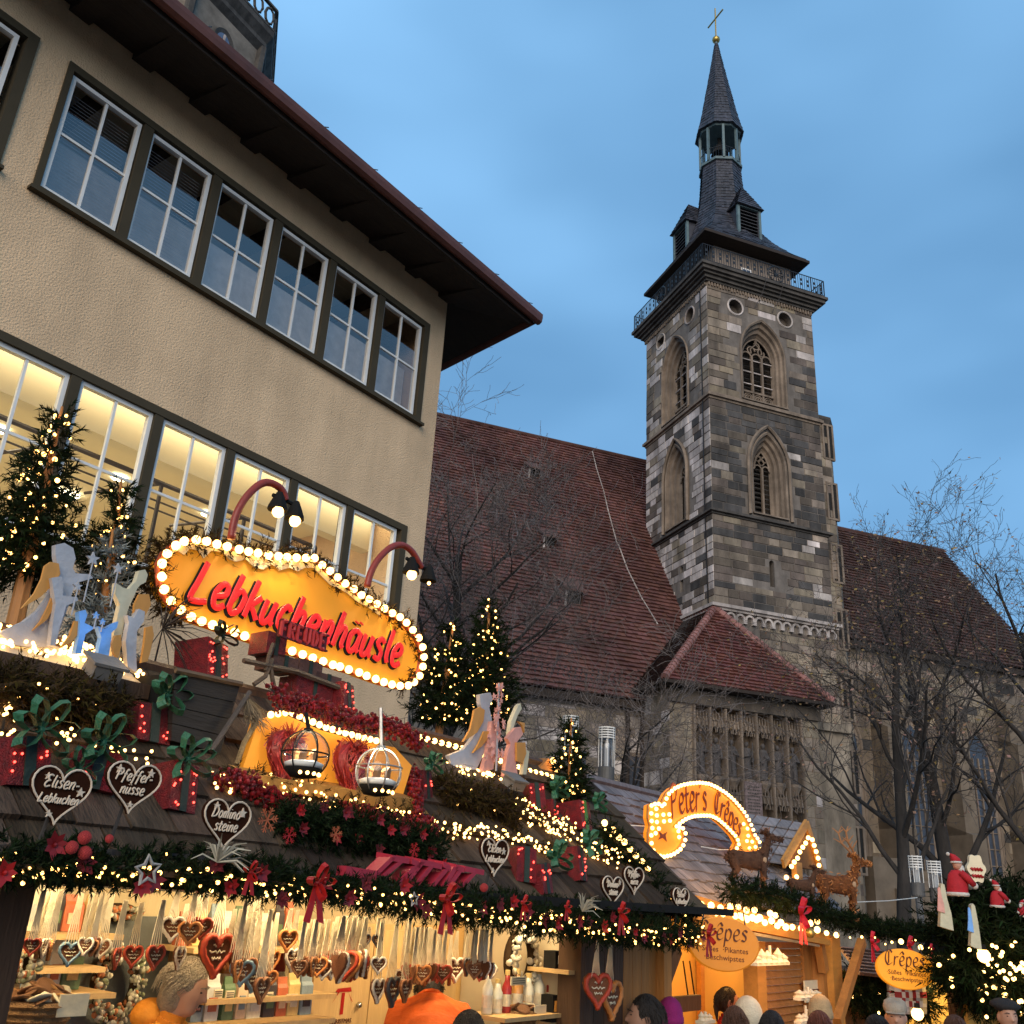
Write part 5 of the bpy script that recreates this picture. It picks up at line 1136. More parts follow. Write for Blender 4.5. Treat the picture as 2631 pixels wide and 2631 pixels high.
def berry(name, label, P, rad, n, nl=0):
    T = thing(name, label, 'garland', S, P[0], 'red berry garlands'); m = MB(); st = MB()
    for k in range(n):
        p, d = path_at(P, rr(0, 1)); q = p + rv() * rad * rr(.2, 1.1); m.ball(q, rr(.006, .012), 5, 4)
        if k % 6 == 0: st.tube([p, q, q + rv() * .05], [.003, .002, .001], 3)
    m.build('berries', BERRY, T, kind='stuff'); st.build('twigs', BARK, T, kind='stuff'); return T
pf = SP(3.3)
berry('berry_garland', 'dark red berry garland draped above the two glass globes', smooth_path([pf(*Z3(*p)) for p in ((560, 70), (640, 150), (800, 170), (1000, 250), (1150, 290), (1350, 320), (1500, 370), (1600, 440))]), .055, 900)
berry('berry_spray', 'red berry spray at the roof left of the snowflakes', [RP(*Z3(*p), .08) for p in ((190, 690), (400, 740), (540, 830), (690, 870))], .05, 420)
berry('berry_spray', 'red berry spray across the roof below the right globe', [RP(*Z3(*p), .08) for p in ((1020, 910), (1250, 960), (1450, 1010), (1690, 1080))], .05, 460)
berry('berry_spray', 'red berry strand hanging down right of the right globe', [RP(*Z3(*p), .10) for p in ((1540, 640), (1560, 780), (1590, 920))], .04, 220)
berry('berry_spray', 'red berry sprig under the right angel platform', [RP(*Z4(*p), .08) for p in ((40, 1380), (110, 1440), (150, 1500))], .05, 220)
pts = [RP(*Z3(*p), .07) for p in ((600, 1000), (800, 1020), (1000, 1050), (1250, 1100), (1500, 1150), (1700, 1190))]
FBD = garland('fir_bed', 'broad bed of dark fir twigs on the roof behind the red letters', smooth_path(pts), .085, 1500, FIR, 0, fl=.085, nl=.03)
flowers(FBD, smooth_path(pts), .09, 16, .03)
garland('dried_garland', 'brownish twig garland under the left angel tray', smooth_path([RP(*Z2(*p), .1) for p in ((-20, 190), (200, 230), (400, 280), (620, 320), (830, 400))]), .08, 700, FIRB, 10, 'y', .007, fl=.1, nl=.035)
garland('dried_garland', 'brownish twig garland under the right angel tray', smooth_path([RP(*Z4(*p), .08) for p in ((230, 1170), (400, 1230), (600, 1290), (760, 1380))]), .07, 500, FIRB, 6, 'y', .007, fl=.1, nl=.035)
# verge string of larger bulbs
pv = [SP(3.15)(*Z4(*p)) for p in ((1390, 1420), (1450, 1470), (1490, 1520), (1530, 1555), (1570, 1605), (1610, 1650), (1655, 1695), (1695, 1745), (1740, 1790))]
T = thing('verge_lights', 'string of big round bulbs down the right edge of the gingerbread roof', 'light string', S, pv[0]); c = MB(); c.tube(pv, .006, 4); c.build('cable', BLACK, T)
for p in pv: bulb(T, p, .020, 'w')
garland('fir_garland', 'short fir garland following the right roof edge', [p + Vector((-.03, .03, -.02)) for p in pv] + [SP(3.0)(*Z9(1480, 330)), SP(2.9)(*Z9(1720, 480))], .06, 420, FIR, 12, 'y', .008, fl=.09)
pr_ = [SP(3.78)(*p) for p in ((1040, 1884), (1190, 1923), (1360, 1980), (1410, 1993), (1445, 2003))]; T = thing('ridge_lights', 'row of cream bulbs along the stall ridge beside the right angels', 'light string', S, pr_[0]); c = MB(); c.tube(pr_, .006, 4); c.build('cable', BLACK, T)
for k in range(26): bulb(T, path_at(pr_, k / 25)[0], .017, 'w')
# left edge lights
pl_ = [RP(*Z2(*p), .06) for p in ((-10, 290), (30, 400), (10, 520))]; T = thing('light_cluster', 'small heap of fairy lights at the far left edge of the roof', 'light string', S, pl_[0]); c = MB(); c.tube(pl_, .006, 4); c.build('cable', BLACK, T)
for k in range(26): bulb(T, path_at(pl_, rr(0, 1))[0] + rv() * .035, .008, 'w')
pl_ = [RP(*Z2(*p), .09) for p in ((400, 640), (470, 520), (540, 490), (880, 650), (1080, 660), (1000, 740))]; T = thing('light_string', 'loose fairy lights between the gifts above the heart signs', 'light string', S, pl_[0]); c = MB(); c.tube(pl_, .004, 4); c.build('cable', BLACK, T)
for k in range(28): bulb(T, path_at(pl_, rr(0, 1))[0] + rv() * .02, .008, 'w')

# ------------------------------------------------------------------ gift boxes
def bow(m, c, s_, n=6):
    for k in range(n):
        a = k * 2 * pi / n + rr(-.2, .2); d = Vector((cos(a), -.35 + rr(-.2, .1), sin(a) * .75 + .25)).normalized(); u = Vector((0, 1, 0)).cross(d).normalized(); w_ = s_ * .36; P = []
        for t in range(9):
            q = t / 8 * 2 * pi; P.append(c + d * (s_ * .5 * (1 - cos(q))) + u * (s_ * .22 * sin(q)))
        wv = d.cross(u) * w_ * .5
        m.loft([[p - wv * (.35 + .65 * sin(t / 8 * pi)), p + wv * (.35 + .65 * sin(t / 8 * pi)), p + wv * (.35 + .65 * sin(t / 8 * pi)) + d * .002, p - wv * (.35 + .65 * sin(t / 8 * pi)) + d * .002] for t, p in enumerate(P)], cap0=False, cap1=False)
    m.ball(c, s_ * .13, 7, 5)
def gift(label, q, x0, x1, y0, y1, bxy, nb=9, y=None, ribm=GRIB, bs=None, rot=0.0, mat=REDG, bmat=BOW):
    a = q((x0 + x1) / 2, y1); sc = {Z2: .36232, Z3: .36232, Z4: .36232, Z1: .43996, Z6: .4142}[q]; r0 = RP(*a, .0); w = (x1 - x0) * sc * S.mpp(r0); d = w * .8
    yy = y if y else r0.y - d * .35; p = S.y(*a, yy); k_ = S.mpp(p); w = (x1 - x0) * sc * k_; h = (y1 - y0) * sc * k_; d = w * .8
    T = thing('gift_box', label, 'gift box', S, p, 'red glittering gift boxes on the stall roof'); R_ = Matrix.Rotation(rr(.12, .5) * random.choice((-1, 1, 1)), 3, 'Z') @ Matrix.Rotation(rr(-.1, .12), 3, 'Y') @ Matrix.Rotation(-.16, 3, 'X'); w *= .86; d = w * .85; mv = lambda v: p + R_ @ Vector(v)
    m = MB(); m.hexa([mv(v) for v in ((-w / 2, 0, 0), (w / 2, 0, 0), (w / 2, d, 0), (-w / 2, d, 0), (-w / 2 * .97, 0, h), (w / 2 * .97, 0, h), (w / 2 * .97, d, h), (-w / 2 * .97, d, h))]); m.build('box', mat, T)
    m = MB(); e = .004; t = w * .13
    m.hexa([mv(v) for v in ((-t, -e, 0), (t, -e, 0), (t, d + e, 0), (-t, d + e, 0), (-t, -e, h + e), (t, -e, h + e), (t, d + e, h + e), (-t, d + e, h + e))]); m.build('ribbon', ribm, T)
    if bxy:
        b_ = S.y(*q(*bxy), p.y + d * .1); m = MB(); bow(m, b_, (bs or w * .5) * 1.4); m.build('bow', bmat, T)
    for k in range(nb):
        f_ = random.choice((-1, 1)); bulb(T, mv((f_ * rr(.18, .46) * w, -.004, rr(.1, .95) * h)), .0055, 'r')
    return T
gift('red gift with big green bow at the far left above the heart signs', Z2, 0, 400, 540, 880, (290, 480), 9, bs=.085)
gift('red gift with green bow between the first and third bows', Z2, 470, 850, 620, 900, (730, 570), 8, bs=.08)
gift('red gift with green bow nearest the dark box at the roof top', Z2, 900, 1280, 300, 570, (1180, 240), 10, bs=.075)
gift('dark red gift with green bow above the third heart sign', Z2, 1140, 1440, 720, 1060, (1330, 690), 16, bs=.075)
gift('small red gift mostly hidden behind the second heart sign', Z2, 480, 690, 820, 960, (560, 760), 4, bs=.055)
gift('slim red gift with green bow right of the glass globes', Z3, 1580, 1740, 640, 840, (1680, 590), 4, bs=.055)
gift('red gift with green bow right of the right angel tray', Z4, 850, 1000, 1140, 1340, (1040, 1180), 7, bs=.07)
gift('red gift leaning under the small lit fir, left one', Z4, 985, 1110, 1260, 1410, None, 6)
gift('bright red gift with vivid green ribbon right of the small fir', Z4, 1150, 1390, 1270, 1470, (1330, 1280), 9, ribm=pbr('vivid_green', (.07, .22, .03), .5), bs=.06)
gift('red gift with green bow right of the fourth heart sign', Z4, 740, 930, 1600, 1840, (1040, 1670), 8, bs=.075)
gift('red gift standing lowest in the right-hand heap', Z4, 900, 1090, 1720, 1920, None, 11)
gift('red gift with green bow topmost of the right-hand heap', Z4, 1150, 1340, 1600, 1830, (1270, 1570), 9, bs=.07)
gift('large red gift with dark ribbon below the big sign', Z1, 445, 735, 1010, 1240, (620, 985), 22, y=3.85, bs=.06, bmat=GRIB)
gift('red gift at the lower right end of the sled', Z1, 1270, 1450, 1260, 1430, None, 9, y=3.8)
# sled with dull parcels and the FREUDE board
def sled():
    P = SP(3.82); A = lambda x, y: P(*Z1(x, y)); T = thing('wooden_sled', 'old wooden sled loaded with dark parcels before the big sign', 'sled', S, A(850, 1200)); WD = pbr('weathered_wood', (.10, .07, .045), .85, .35, 6, .5, stretch=(1, 5, 5))
    m = MB(); m.tube([A(740, 1130), A(900, 1165), A(1050, 1195), A(1330, 1300)], .014, 5); m.build('runner', WD, T)
    m = MB(); m.tube([A(870, 1190), A(890, 1100), A(915, 1030)], .012, 5); m.build('upright', WD, T)
    m = MB(); m.tube([A(890, 1120), A(910, 1240), A(930, 1330)], .012, 5); m.build('leg', WD, T)
    m = MB(); m.tube([A(800, 1270), A(870, 1220), A(910, 1120)], .012, 5); m.build('leg', WD, T)
    for i, (x0, x1, y0, y1, mt) in enumerate(((895, 1010, 950, 1080, REDG), (930, 1080, 1080, 1170, pbr('dull_parcel', (.10, .045, .03), .7, .3, 9, .3)), (1080, 1220, 1110, 1190, pbr('dull_parcel', (.1, .045, .03))), (1060, 1280, 1210, 1400, REDG), (1180, 1330, 1190, 1260, pbr('dull_parcel', (.1, .045, .03))))):
        a, b_ = A(x0, (y0 + y1) / 2), A(x1, (y0 + y1) / 2); h = (y1 - y0) * .44 * S.mpp(a); Tp = thing('parcel', ('red parcel on the sled under the first letter', 'dull brown parcel lying on the sled runner', 'dull brown parcel in the middle of the sled', 'broad dark red parcel low on the sled', 'small dull parcel at the sled\'s right end')[i], 'parcel', S, a, 'parcels on the sled')
        m = MB(); m.mm(a.x, b_.x, a.y + .02, a.y + .16, a.z - h / 2, a.z + h / 2); m.build('box', mt, Tp); m = MB(); c_ = (a.x + b_.x) / 2; m.mm(c_ - .012, c_ + .012, a.y + .016, a.y + .164, a.z - h / 2 - .003, a.z + h / 2 + .003); m.build('ribbon', GRIB, Tp)
    # open-work word
    T = thing('freude_board', 'dark red cut-out board reading FREUDE before the big yellow sign', 'sign', S, P(*Z1(1080, 970))); P3 = SP(3.78); a, b_ = P3(*Z1(945, 985)), P3(*Z1(1215, 1075)); h = 96 * .44 * S.mpp(a); wv = (b_.x - a.x); DR = pbr('dark_red_board', (.10, .010, .010), .55, .2, 9, .2)
    M = lambda u, v, d=0: Vector((a.x + u * wv, a.y - d, a.z + (b_.z - a.z) * u + v * h)); m = MB()
    for v in (0, 1.0): m.hexa([M(-.02, v - .06, 0), M(1.02, v - .06, 0), M(1.02, v - .06, .014), M(-.02, v - .06, .014), M(-.02, v + .06, 0), M(1.02, v + .06, 0), M(1.02, v + .06, .014), M(-.02, v + .06, .014)])
    m.hexa([M(-.02, 0, 0), M(1.02, 0, 0), M(1.02, 0, -.006), M(-.02, 0, -.006), M(-.02, 1, 0), M(1.02, 1, 0), M(1.02, 1, -.006), M(-.02, 1, -.006)]); m.build('board', DR, T)
    caps = {'F': [[(0, 0), (0, 1)], [(0, .97), (.8, .97)], [(0, .5), (.6, .5)]], 'R': [[(0, 0), (0, 1)], [(0, .97), (.75, .9), (.75, .6), (0, .5)], [(.3, .5), (.85, 0)]], 'E': [[(0, 0), (0, 1)], [(0, .97), (.8, .97)], [(0, .5), (.6, .5)], [(0, .03), (.8, .03)]], 'U': [[(0, 1), (0, .2), (.4, .02), (.8, .2), (.8, 1)]], 'D': [[(0, 0), (0, 1)], [(0, .97), (.6, .85), (.85, .5), (.6, .15), (0, .03)]]}
    for i, ch in enumerate('FREUDE'):
        m = MB()
        for st in caps[ch]: m.tube([M(.02 + i / 6 + x * .115, y, .007) for x, y in st], [.0115] * len(st), 6)
        m.build('letter', pbr('red_letter', (.42, .03, .025), .5), T)
sled()

# ------------------------------------------------------------------ the big yellow sign
def big_sign():
    P = SP(4.05); outl = [(240, 570), (270, 510), (320, 465), (370, 440), (440, 432), (500, 440), (560, 457), (620, 470), (690, 487), (745, 500), (800, 508), (860, 520), (920, 527), (970, 532), (1025, 535), (1080, 537), (1130, 537), (1175, 578), (1220, 612), (1265, 650), (1310, 685), (1360, 717), (1405, 752), (1450, 775), (1495, 803), (1540, 830), (1585, 857), (1630, 880), (1668, 912), (1705, 955), (1740, 1000), (1762, 1055), (1770, 1112), (1764, 1168), (1745, 1222), (1712, 1258), (1678, 1278), (1630, 1280), (1583, 1272), (1535, 1258), (1488, 1240), (1435, 1222), (1390, 1202), (1330, 1185), (1278, 1168), (1238, 1158), (1180, 1138), (1120, 1118), (1060, 1098), (1000, 1078), (940, 1060), (850, 1034), (780, 1010), (722, 990), (664, 970), (600, 948), (535, 926), (472, 905), (410, 880), (350, 840), (293, 787), (252, 720), (240, 645)]
    T = thing('lebkuchen_sign', 'large glowing yellow shop sign with red script lettering ringed by bulbs', 'sign', S, P(*Z1(1000, 900)))
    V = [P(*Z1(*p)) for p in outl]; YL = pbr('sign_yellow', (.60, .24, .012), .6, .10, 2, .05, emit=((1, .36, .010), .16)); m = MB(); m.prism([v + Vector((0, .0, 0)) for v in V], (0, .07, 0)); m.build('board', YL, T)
    m = MB(); m.tube(V, .018, 6, closed=True); m.build('edge_trim', pbr('trim_red', (.30, .06, .02), .5), T)
    for v in V: bulb(T, v + Vector((0, -.035, 0)), .0235, 'w')
    top = [(262, 560), (300, 525), (345, 490), (385, 515), (420, 478), (470, 490), (500, 535), (545, 490), (610, 500), (650, 540), (690, 555), (745, 540), (800, 590), (850, 600), (900, 570), (945, 605), (1000, 590), (1050, 610), (1090, 590), (1140, 590), (1190, 640), (1240, 690), (1290, 710), (1340, 740), (1400, 790), (1460, 820), (1530, 870)]
    upr = [(250, 545), (290, 500), (335, 465), (375, 450), (420, 442), (465, 445), (500, 450), (545, 462), (610, 478), (650, 488), (690, 497), (745, 510), (800, 518), (850, 528), (900, 535), (945, 540), (1000, 545), (1050, 546), (1090, 547), (1130, 548), (1175, 590), (1230, 640), (1280, 680), (1330, 712), (1395, 760), (1450, 790), (1530, 842)]
    m = MB(); m.ring([P(*Z1(*p)) + Vector((0, -.012, 0)) for p in upr], [P(*Z1(*p)) + Vector((0, -.012, 0)) for p in top], (0, .010, 0)); m.build('icing_edge', pbr('icing_cream_sign', (.75, .62, .36), .5), T)
    a, b_ = P(*Z1(410, 770)), P(*Z1(1640, 1168)); ux = Vector((b_.x - a.x, 0, b_.z - a.z)); ln = ux.length; ux.normalize(); uz = Vector((-ux.z * .55, 0, ux.x)).normalized(); s_ = 'Lebkuchenhäusle'; sz = ln / txt_w(s_, .075)
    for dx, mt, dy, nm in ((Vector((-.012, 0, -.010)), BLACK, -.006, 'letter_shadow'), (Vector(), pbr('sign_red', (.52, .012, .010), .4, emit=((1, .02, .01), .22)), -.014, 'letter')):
        for ch, mb in letters(s_, lambda u, v, d: a + dx + ux * u + uz * v * 1.12 + Vector((0, dy - d, 0)), sz, .0175 if nm == 'letter' else .019, .22, gap=.075):
            y_ = a.y + dy; mb.v = [(v[0], y_ + (v[1] - y_) * .25, v[2]) for v in mb.v]; mb.build(nm, mt, T)
    for x in (520, 1250): q = P(*Z1(x, 1000)); m = MB(); m.mm(q.x - .02, q.x + .02, q.y + .072, q.y + .11, RZ - .2, q.z); m.build('support', WOODD, T)
    rim = [v + Vector((0, .03, .01)) for v in V[58:] + V[:37]]
    garland('sign_garland', 'dry golden fir garland around the top and sides of the yellow sign', rim, .045, 900, FIRB, 0, fl=.11, nl=.034)
    for lab, arc, heads in (('red gooseneck lamp with two bulbs above the yellow sign, left one', ((668, 420), (690, 300), (745, 190), (820, 112), (880, 90), (940, 112), (972, 150), (985, 195)), ((932, 238), (1030, 292))), ('red gooseneck lamp above the yellow sign\'s right end', ((1462, 700), (1482, 620), (1530, 535), (1600, 470), (1668, 456), (1722, 492), (1758, 550), (1780, 588)), ((1712, 608), (1812, 655)))):
        G_ = SP(3.95); T2 = thing('gooseneck_lamp', lab, 'lamp', S, G_(*Z1(*arc[0])), 'red gooseneck lamps over the sign'); RT = pbr('red_tube', (.25, .035, .02), .4)
        m = MB(); m.tube(smooth_path([G_(*Z1(*p)) for p in arc], 4), .021, 8); m.build('arm', RT, T2, smooth=True)
        e = G_(*Z1(*arc[-1])); m = MB(); m.tube([G_(*Z1(heads[0][0] - 20, heads[0][1] - 75)), e, G_(*Z1(heads[1][0] + 30, heads[1][1] - 60))], .012, 6); m.build('crossbar', BLACK, T2)
        for k, h_ in enumerate(heads):
            p = G_(*Z1(*h_)); m = MB(); m.loft([[p + Vector((r * cos(t * pi / 5), r * sin(t * pi / 5) - .01, z)) for t in range(10)] for r, z in ((.055, -.015), (.05, .01), (.03, .06), (.016, .09))], cap0=False); m.build('lamp_shade', BLACK, T2)
            if 'right end' in lab and k: bulb(T2, p + Vector((0, -.02, -.03)), .012, 'w')
            else:
                bulb(T2, p + Vector((0, -.02, -.028)), .033, 'w'); l = bpy.data.lights.new('lamp_light', 'SPOT'); l.energy = 8; l.color = (1, .76, .42); l.spot_size = radians(130); l.spot_blend = .6; l.shadow_soft_size = .03; lo = bpy.data.objects.new('lamp_light', l); COL.objects.link(lo); lo.parent = T2; lo.location = p + Vector((0, -.05, -.07)) - ORG[T2.name]
big_sign()

# ------------------------------------------------------------------ dark planked box, broom, amber panel, globes, wreaths
def dark_box():
    P = SP(3.42); A = lambda x, y, P=P: P(*Z2(x, y)); T = thing('dark_planked_box', 'dark planked wooden box standing on the roof under the large gift', 'box', S, A(1450, 300)); back = Vector((0, .4, .06))
    for k in range(4):
        t0, t1 = k / 4 + .006, (k + 1) / 4 - .006; tl, tr, bl, br_ = A(1240, 78), A(1700, 172), A(1215, 560), A(1560, 650); p = [tl.lerp(bl, t1), tr.lerp(br_, t1), tr.lerp(br_, t0), tl.lerp(bl, t0)]; m = MB(); m.prism(p, (0, .03, 0)); m.build('plank', pbr('dark_plank', (.022, .017, .013), .8, .35, 4, .4, stretch=(.5, 4, 4), rnd=.2), T)
    m = MB(); m.prism([A(1250, 85) + Vector((0, .03, 0)), A(1700, 172) + Vector((0, .03, 0)), A(1560, 640) + Vector((0, .03, 0)), A(1220, 555) + Vector((0, .03, 0))], (0, .35, .02)); m.build('carcass', BLACK, T)
    m = MB(); m.tube([A(1235, 62) + Vector((0, -.01, 0)), A(1705, 162) + Vector((0, -.01, 0))], .012, 5); m.build('top_rail', pbr('worn_rail', (.12, .07, .035), .7), T)
    T = thing('twig_broom', 'twig broom leaning across the dark box', 'broom', S, A(1450, 600)); q = Vector((0, -.05, 0))
    m = MB(); m.tube([A(1440, 640) + q, A(1720, 220) + q], .011, 6); m.build('handle', pbr('broom_wood', (.07, .055, .045), .8, .3, 9, .3), T)
    m = MB()
    for k in range(70): m.tube([A(1690 + rr(-15, 15), 250 + rr(-20, 20)) + q, A(1740 + rr(-50, 70), 380 + rr(-30, 40)) + q + rv() * .02, A(1770 + rr(-70, 90), 460 + rr(-60, 60)) + q + rv() * .03], [.0025, .002, .001], 3)
    m.build('bristles', pbr('bristle', (.20, .155, .10), .9, .3, 9, 0, isl=.4), T, kind='stuff')
dark_box()
def amber():
    P = SP(3.38); A = lambda x, y: P(*Z3(x, y)); ol = [(455, 270), (640, 238), (760, 290), (900, 350), (1100, 405), (1250, 440), (1420, 470), (1540, 600), (1480, 800), (1300, 790), (1150, 765), (920, 730), (600, 660), (345, 612)]
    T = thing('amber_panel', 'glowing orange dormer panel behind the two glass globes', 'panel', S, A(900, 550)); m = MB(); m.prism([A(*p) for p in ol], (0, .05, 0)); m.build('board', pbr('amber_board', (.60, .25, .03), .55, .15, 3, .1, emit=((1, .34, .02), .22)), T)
    m = MB(); m.prism([A(235, 590), A(345, 612), A(600, 660), A(1480, 800), A(1560, 900), A(900, 800), A(420, 720)], (0, -.10, -.03)); m.build('ledge', pbr('amber_ledge', (.30, .15, .03), .7, .3, 6, .3), T)
    ed = [A(*p) + Vector((0, -.035, .01)) for p in ((500, 258), (640, 238), (760, 292), (900, 350), (1100, 405), (1250, 440))]
    for k in range(17): bulb(T, path_at(ed, k / 16)[0], .0155, 'w')
    m = MB(); m.tube([A(300, 590), A(350, 440), A(440, 290)], .012, 6); m.build('rope', pbr('jute', (.25, .17, .08), .9, .4, 40, .5), T)
    for lab, x, y, s_ in (('heart wreath of red straw between the globes', 1045, 600, 1.0), ('red straw wreath half hidden behind the left globe', 575, 520, .95)):
        c = A(x, y) + Vector((0, -.06, 0)); k_ = S.mpp(c) * .36232; T = thing('straw_wreath', lab, 'wreath', S, c, 'red straw heart wreaths'); m = MB(); hp = heart2(30)
        pth = [c + Vector((a * 225 * k_ * s_, 0, b_ * 300 * k_ * s_)) for a, b_ in hp]; m.tube(pth, .032, 6, closed=True); m.build('core', BERRY, T); m = MB()
        for k in range(420): i = int(rr(0, 30)); p = pth[i].lerp(pth[(i + 1) % 30], rr(0, 1)) + rv() * .034; d = (pth[(i + 1) % 30] - pth[i]).normalized() + rv() * .35; m.tube([p - d * .03, p + d * .03], [.0028, .0012], 3)
        for k in range(60): p = c + Vector((0, -.03, 115 * k_ * s_)); m.tube([p, p + (rv() + Vector((0, -.3, .2))).normalized() * .075], [.003, .001], 3)
        m.build('straw', pbr('red_straw', (.30, .025, .018), .5, .3, 9, 0, isl=.5), T, kind='stuff')
    for lab, x, y, rp, fm_, n, ht in (('black-framed glass globe lantern with a snowy village inside, left one', 785, 520, 168, BLACK, 6, 170), ('silver-framed glass globe lantern with a snowy village inside, right one', 1305, 645, 168, pbr('silver_frame', (.35, .33, .30), .35, metal=.7), 8, 330)):
        c = S.y(*Z3(x, y), 3.08); k_ = S.mpp(c) * .36232; r = rp * k_; T = thing('globe_lantern', lab, 'lantern', S, c, 'glass globe lanterns before the orange panel')
        m = MB(); m.ball(c, r * .97, 20, 14); m.build('glass_globe', glass('globe_glass', (.96, .95, .93), .05, .01), T, smooth=True)
        m = MB()
        for q in range(n): a = q * 2 * pi / n + .3; m.tube([c + Vector((r * cos(b_) * cos(a), r * cos(b_) * sin(a), r * sin(b_))) for b_ in [radians(-52 + 142 * t / 10) for t in range(11)]], r * .035, 5)
        for el in ((2,) if n == 6 else (12, 74)): m.tube([c + Vector((r * cos(radians(el)) * cos(t * pi / 12), r * cos(radians(el)) * sin(t * pi / 12), r * sin(radians(el)))) for t in range(24)], r * .035, 5, closed=True)
        m.build('frame', fm_, T)
        m = MB(); m.lathe(c, [(r * .1, -r), (r * .55, -.93 * r), (r * .80, -.62 * r), (r * .80, -.56 * r)], 20); m.build('base', BLACK, T, smooth=True)
        m = MB(); m.lathe(c, [(r * .78, -.55 * r), (r * .84, -.38 * r), (r * .6, -.28 * r), (r * .1, -.22 * r)], 20); m.build('snow', pbr('snow_white', (.75, .74, .70), .8), T, smooth=True)
        for q in range(5): a = q * 1.26; m = MB(); hx = c + Vector((.4 * r * cos(a), .4 * r * sin(a), -.28 * r)); m.box(hx + Vector((0, 0, .16 * r)), (.22 * r, .2 * r, .3 * r)); m.prism([hx + Vector((-.15 * r, -.12 * r, .3 * r)), hx + Vector((.15 * r, -.12 * r, .3 * r)), hx + Vector((0, -.12 * r, .5 * r))], (0, .24 * r, 0)); m.build('house', pbr('toy_house', (.32, .17, .08), .7, rnd=.4), T)
        for q in range(5): a = -pi / 2 - .9 + q * .45; bulb(T, c + Vector((.68 * r * cos(a), .68 * r * sin(a), -.80 * r)), .010, 'w')
        l = bpy.data.lights.new('globe_fill', 'POINT'); l.energy = 1.6; l.color = (1, .8, .5); l.shadow_soft_size = .02; lo = bpy.data.objects.new('globe_fill', l); COL.objects.link(lo); lo.parent = T; lo.location = (0, -.02, r * .7)  # added point light brightening the globe; its own bulbs sit in the base
        m = MB(); m.lathe(c, [(r * .22, r * .93), (r * .2, r * 1.08), (r * .08, r * 1.12)], 10); m.tube([c + Vector((0, 0, r * 1.05)), c + Vector((0, .03, ht * k_ * 1.0 + r * .75))], .009, 5); m.build('hanger', fm_, T)
amber()

# ------------------------------------------------------------------ heart signs on sticks
HTX = pbr('heart_board', (.030, .010, .005), .95, .2, 9, .2, spec=.05); HTL = pbr('icing_line', (.62, .49, .36), .5, .1, 20, .2)
def star(m, c, r, d=.006, fr_y=True, rot=0.0, inner=.42):
    P = []
    for k in range(10): a = pi / 2 + k * pi / 5 + rot; q = r if k % 2 == 0 else r * inner; P.append(c + Vector((q * cos(a), 0, q * sin(a))))
    m.prism(P, (0, d, 0))
def heart_sign(label, q, x0, x1, y0, y1, lines, P, sc, stars):
    a, b_ = S.y(*q(x0, (y0 + y1) / 2), P), S.y(*q(x1, (y0 + y1) / 2), P); w = abs(b_.x - a.x); k_ = S.mpp(a) * sc; c = S.y(*q((x0 + x1) / 2, y0 + (y1 - y0) * .42), P); h = (y1 - y0) * k_
    T = thing('heart_sign', label, 'heart sign', S, c, 'brown heart signs on the roof'); hp = [(u * w, (v + .05) * h * .98) for u, v in heart2(40)]
    m = MB(); m.prism([c + Vector((u, 0, v)) for u, v in hp], (0, .014, 0)); m.build('board', HTX, T)
    m = MB(); m.tube([c + Vector((u * .97, -.003, v * .97)) for u, v in hp], .0042 * w / .25, 5, closed=True); m.build('icing_line', HTL, T)
    for u, v, r in stars: m = MB(); star(m, c + Vector((u * w, -.006, v * h)), r * w); m.build('icing_star', HTL, T)
    m = MB(); tot = MB()
    for i, s_ in enumerate(lines):
        sz = min(w * .66 / txt_w(s_), h * .25); tw_ = txt_w(s_) * sz; o_ = c + Vector((-tw_ / 2 - .02 * w, -.004, (.09 - .24 * i) * h))
        for ch, mb in letters(s_, lambda u, v, d: o_ + Vector((u, -d, v)), sz, .0036 * w / .25, .2): n = len(tot.v); tot.v += mb.v; tot.f += [tuple(j + n for j in f_) for f_ in mb.f]; tot.mi += mb.mi
    tot.build('lettering', HTL, T)
    m = MB(); m.tube([c + Vector((-.0, .02, -.1 * h)), c + Vector((-.02, .03, -.95 * h))], .006, 5); m.build('stick', BARK, T)
ST3 = ((-.26, .26, .06), (.32, .06, .08), (-.12, -.33, .06))
heart_sign('brown heart sign reading Elisen-Lebkuchen, largest, leftmost on the roof', Z2, 205, 645, 758, 1190, ('Elisen-', 'Lebkuchen'), 2.86, .36232, ST3)
heart_sign('brown heart sign reading Pfeffernüsse, second from the left', Z2, 745, 1140, 725, 1105, ('Pfeffer-', 'nüsse'), 2.9, .36232, ((-.30, .28, .08), (.28, .28, .075), (.0, -.34, .06)))
heart_sign('brown heart sign reading Dominosteine beside an orange snowflake', Z2, 1435, 1775, 990, 1360, ('Domino-', 'steine'), 2.85, .36232, ((-.26, .3, .07), (.30, .22, .09)))
heart_sign('smaller brown heart sign reading Elisen-Lebkuchen right of the red letters', Z4, 510, 708, 1540, 1815, ('Elisen-', 'Lebkuchen'), 2.85, .36232, ((-.26, .3, .06), (.30, .14, .08), (-.05, -.36, .06)))
heart_sign('brown heart sign low by the roof corner, left of two', Z9, 1030, 1195, 162, 392, ('Domino-', 'steine'), 2.85, .33644, ((-.26, .28, .06), (.30, .26, .07)))
heart_sign('brown heart sign by the roof corner, right of two', Z9, 1197, 1350, 90, 305, ('Pfeffer-', 'nüsse'), 2.9, .33644, ((-.28, .26, .06), (.05, -.3, .06)))
heart_sign('small brown heart sign at the roof corner beside the crêpes stall', Z9, 1570, 1695, 250, 445, ('Elisen-', 'Lebkuchen'), 2.8, .33644, ((-.2, .28, .07), (.24, .28, .07)))

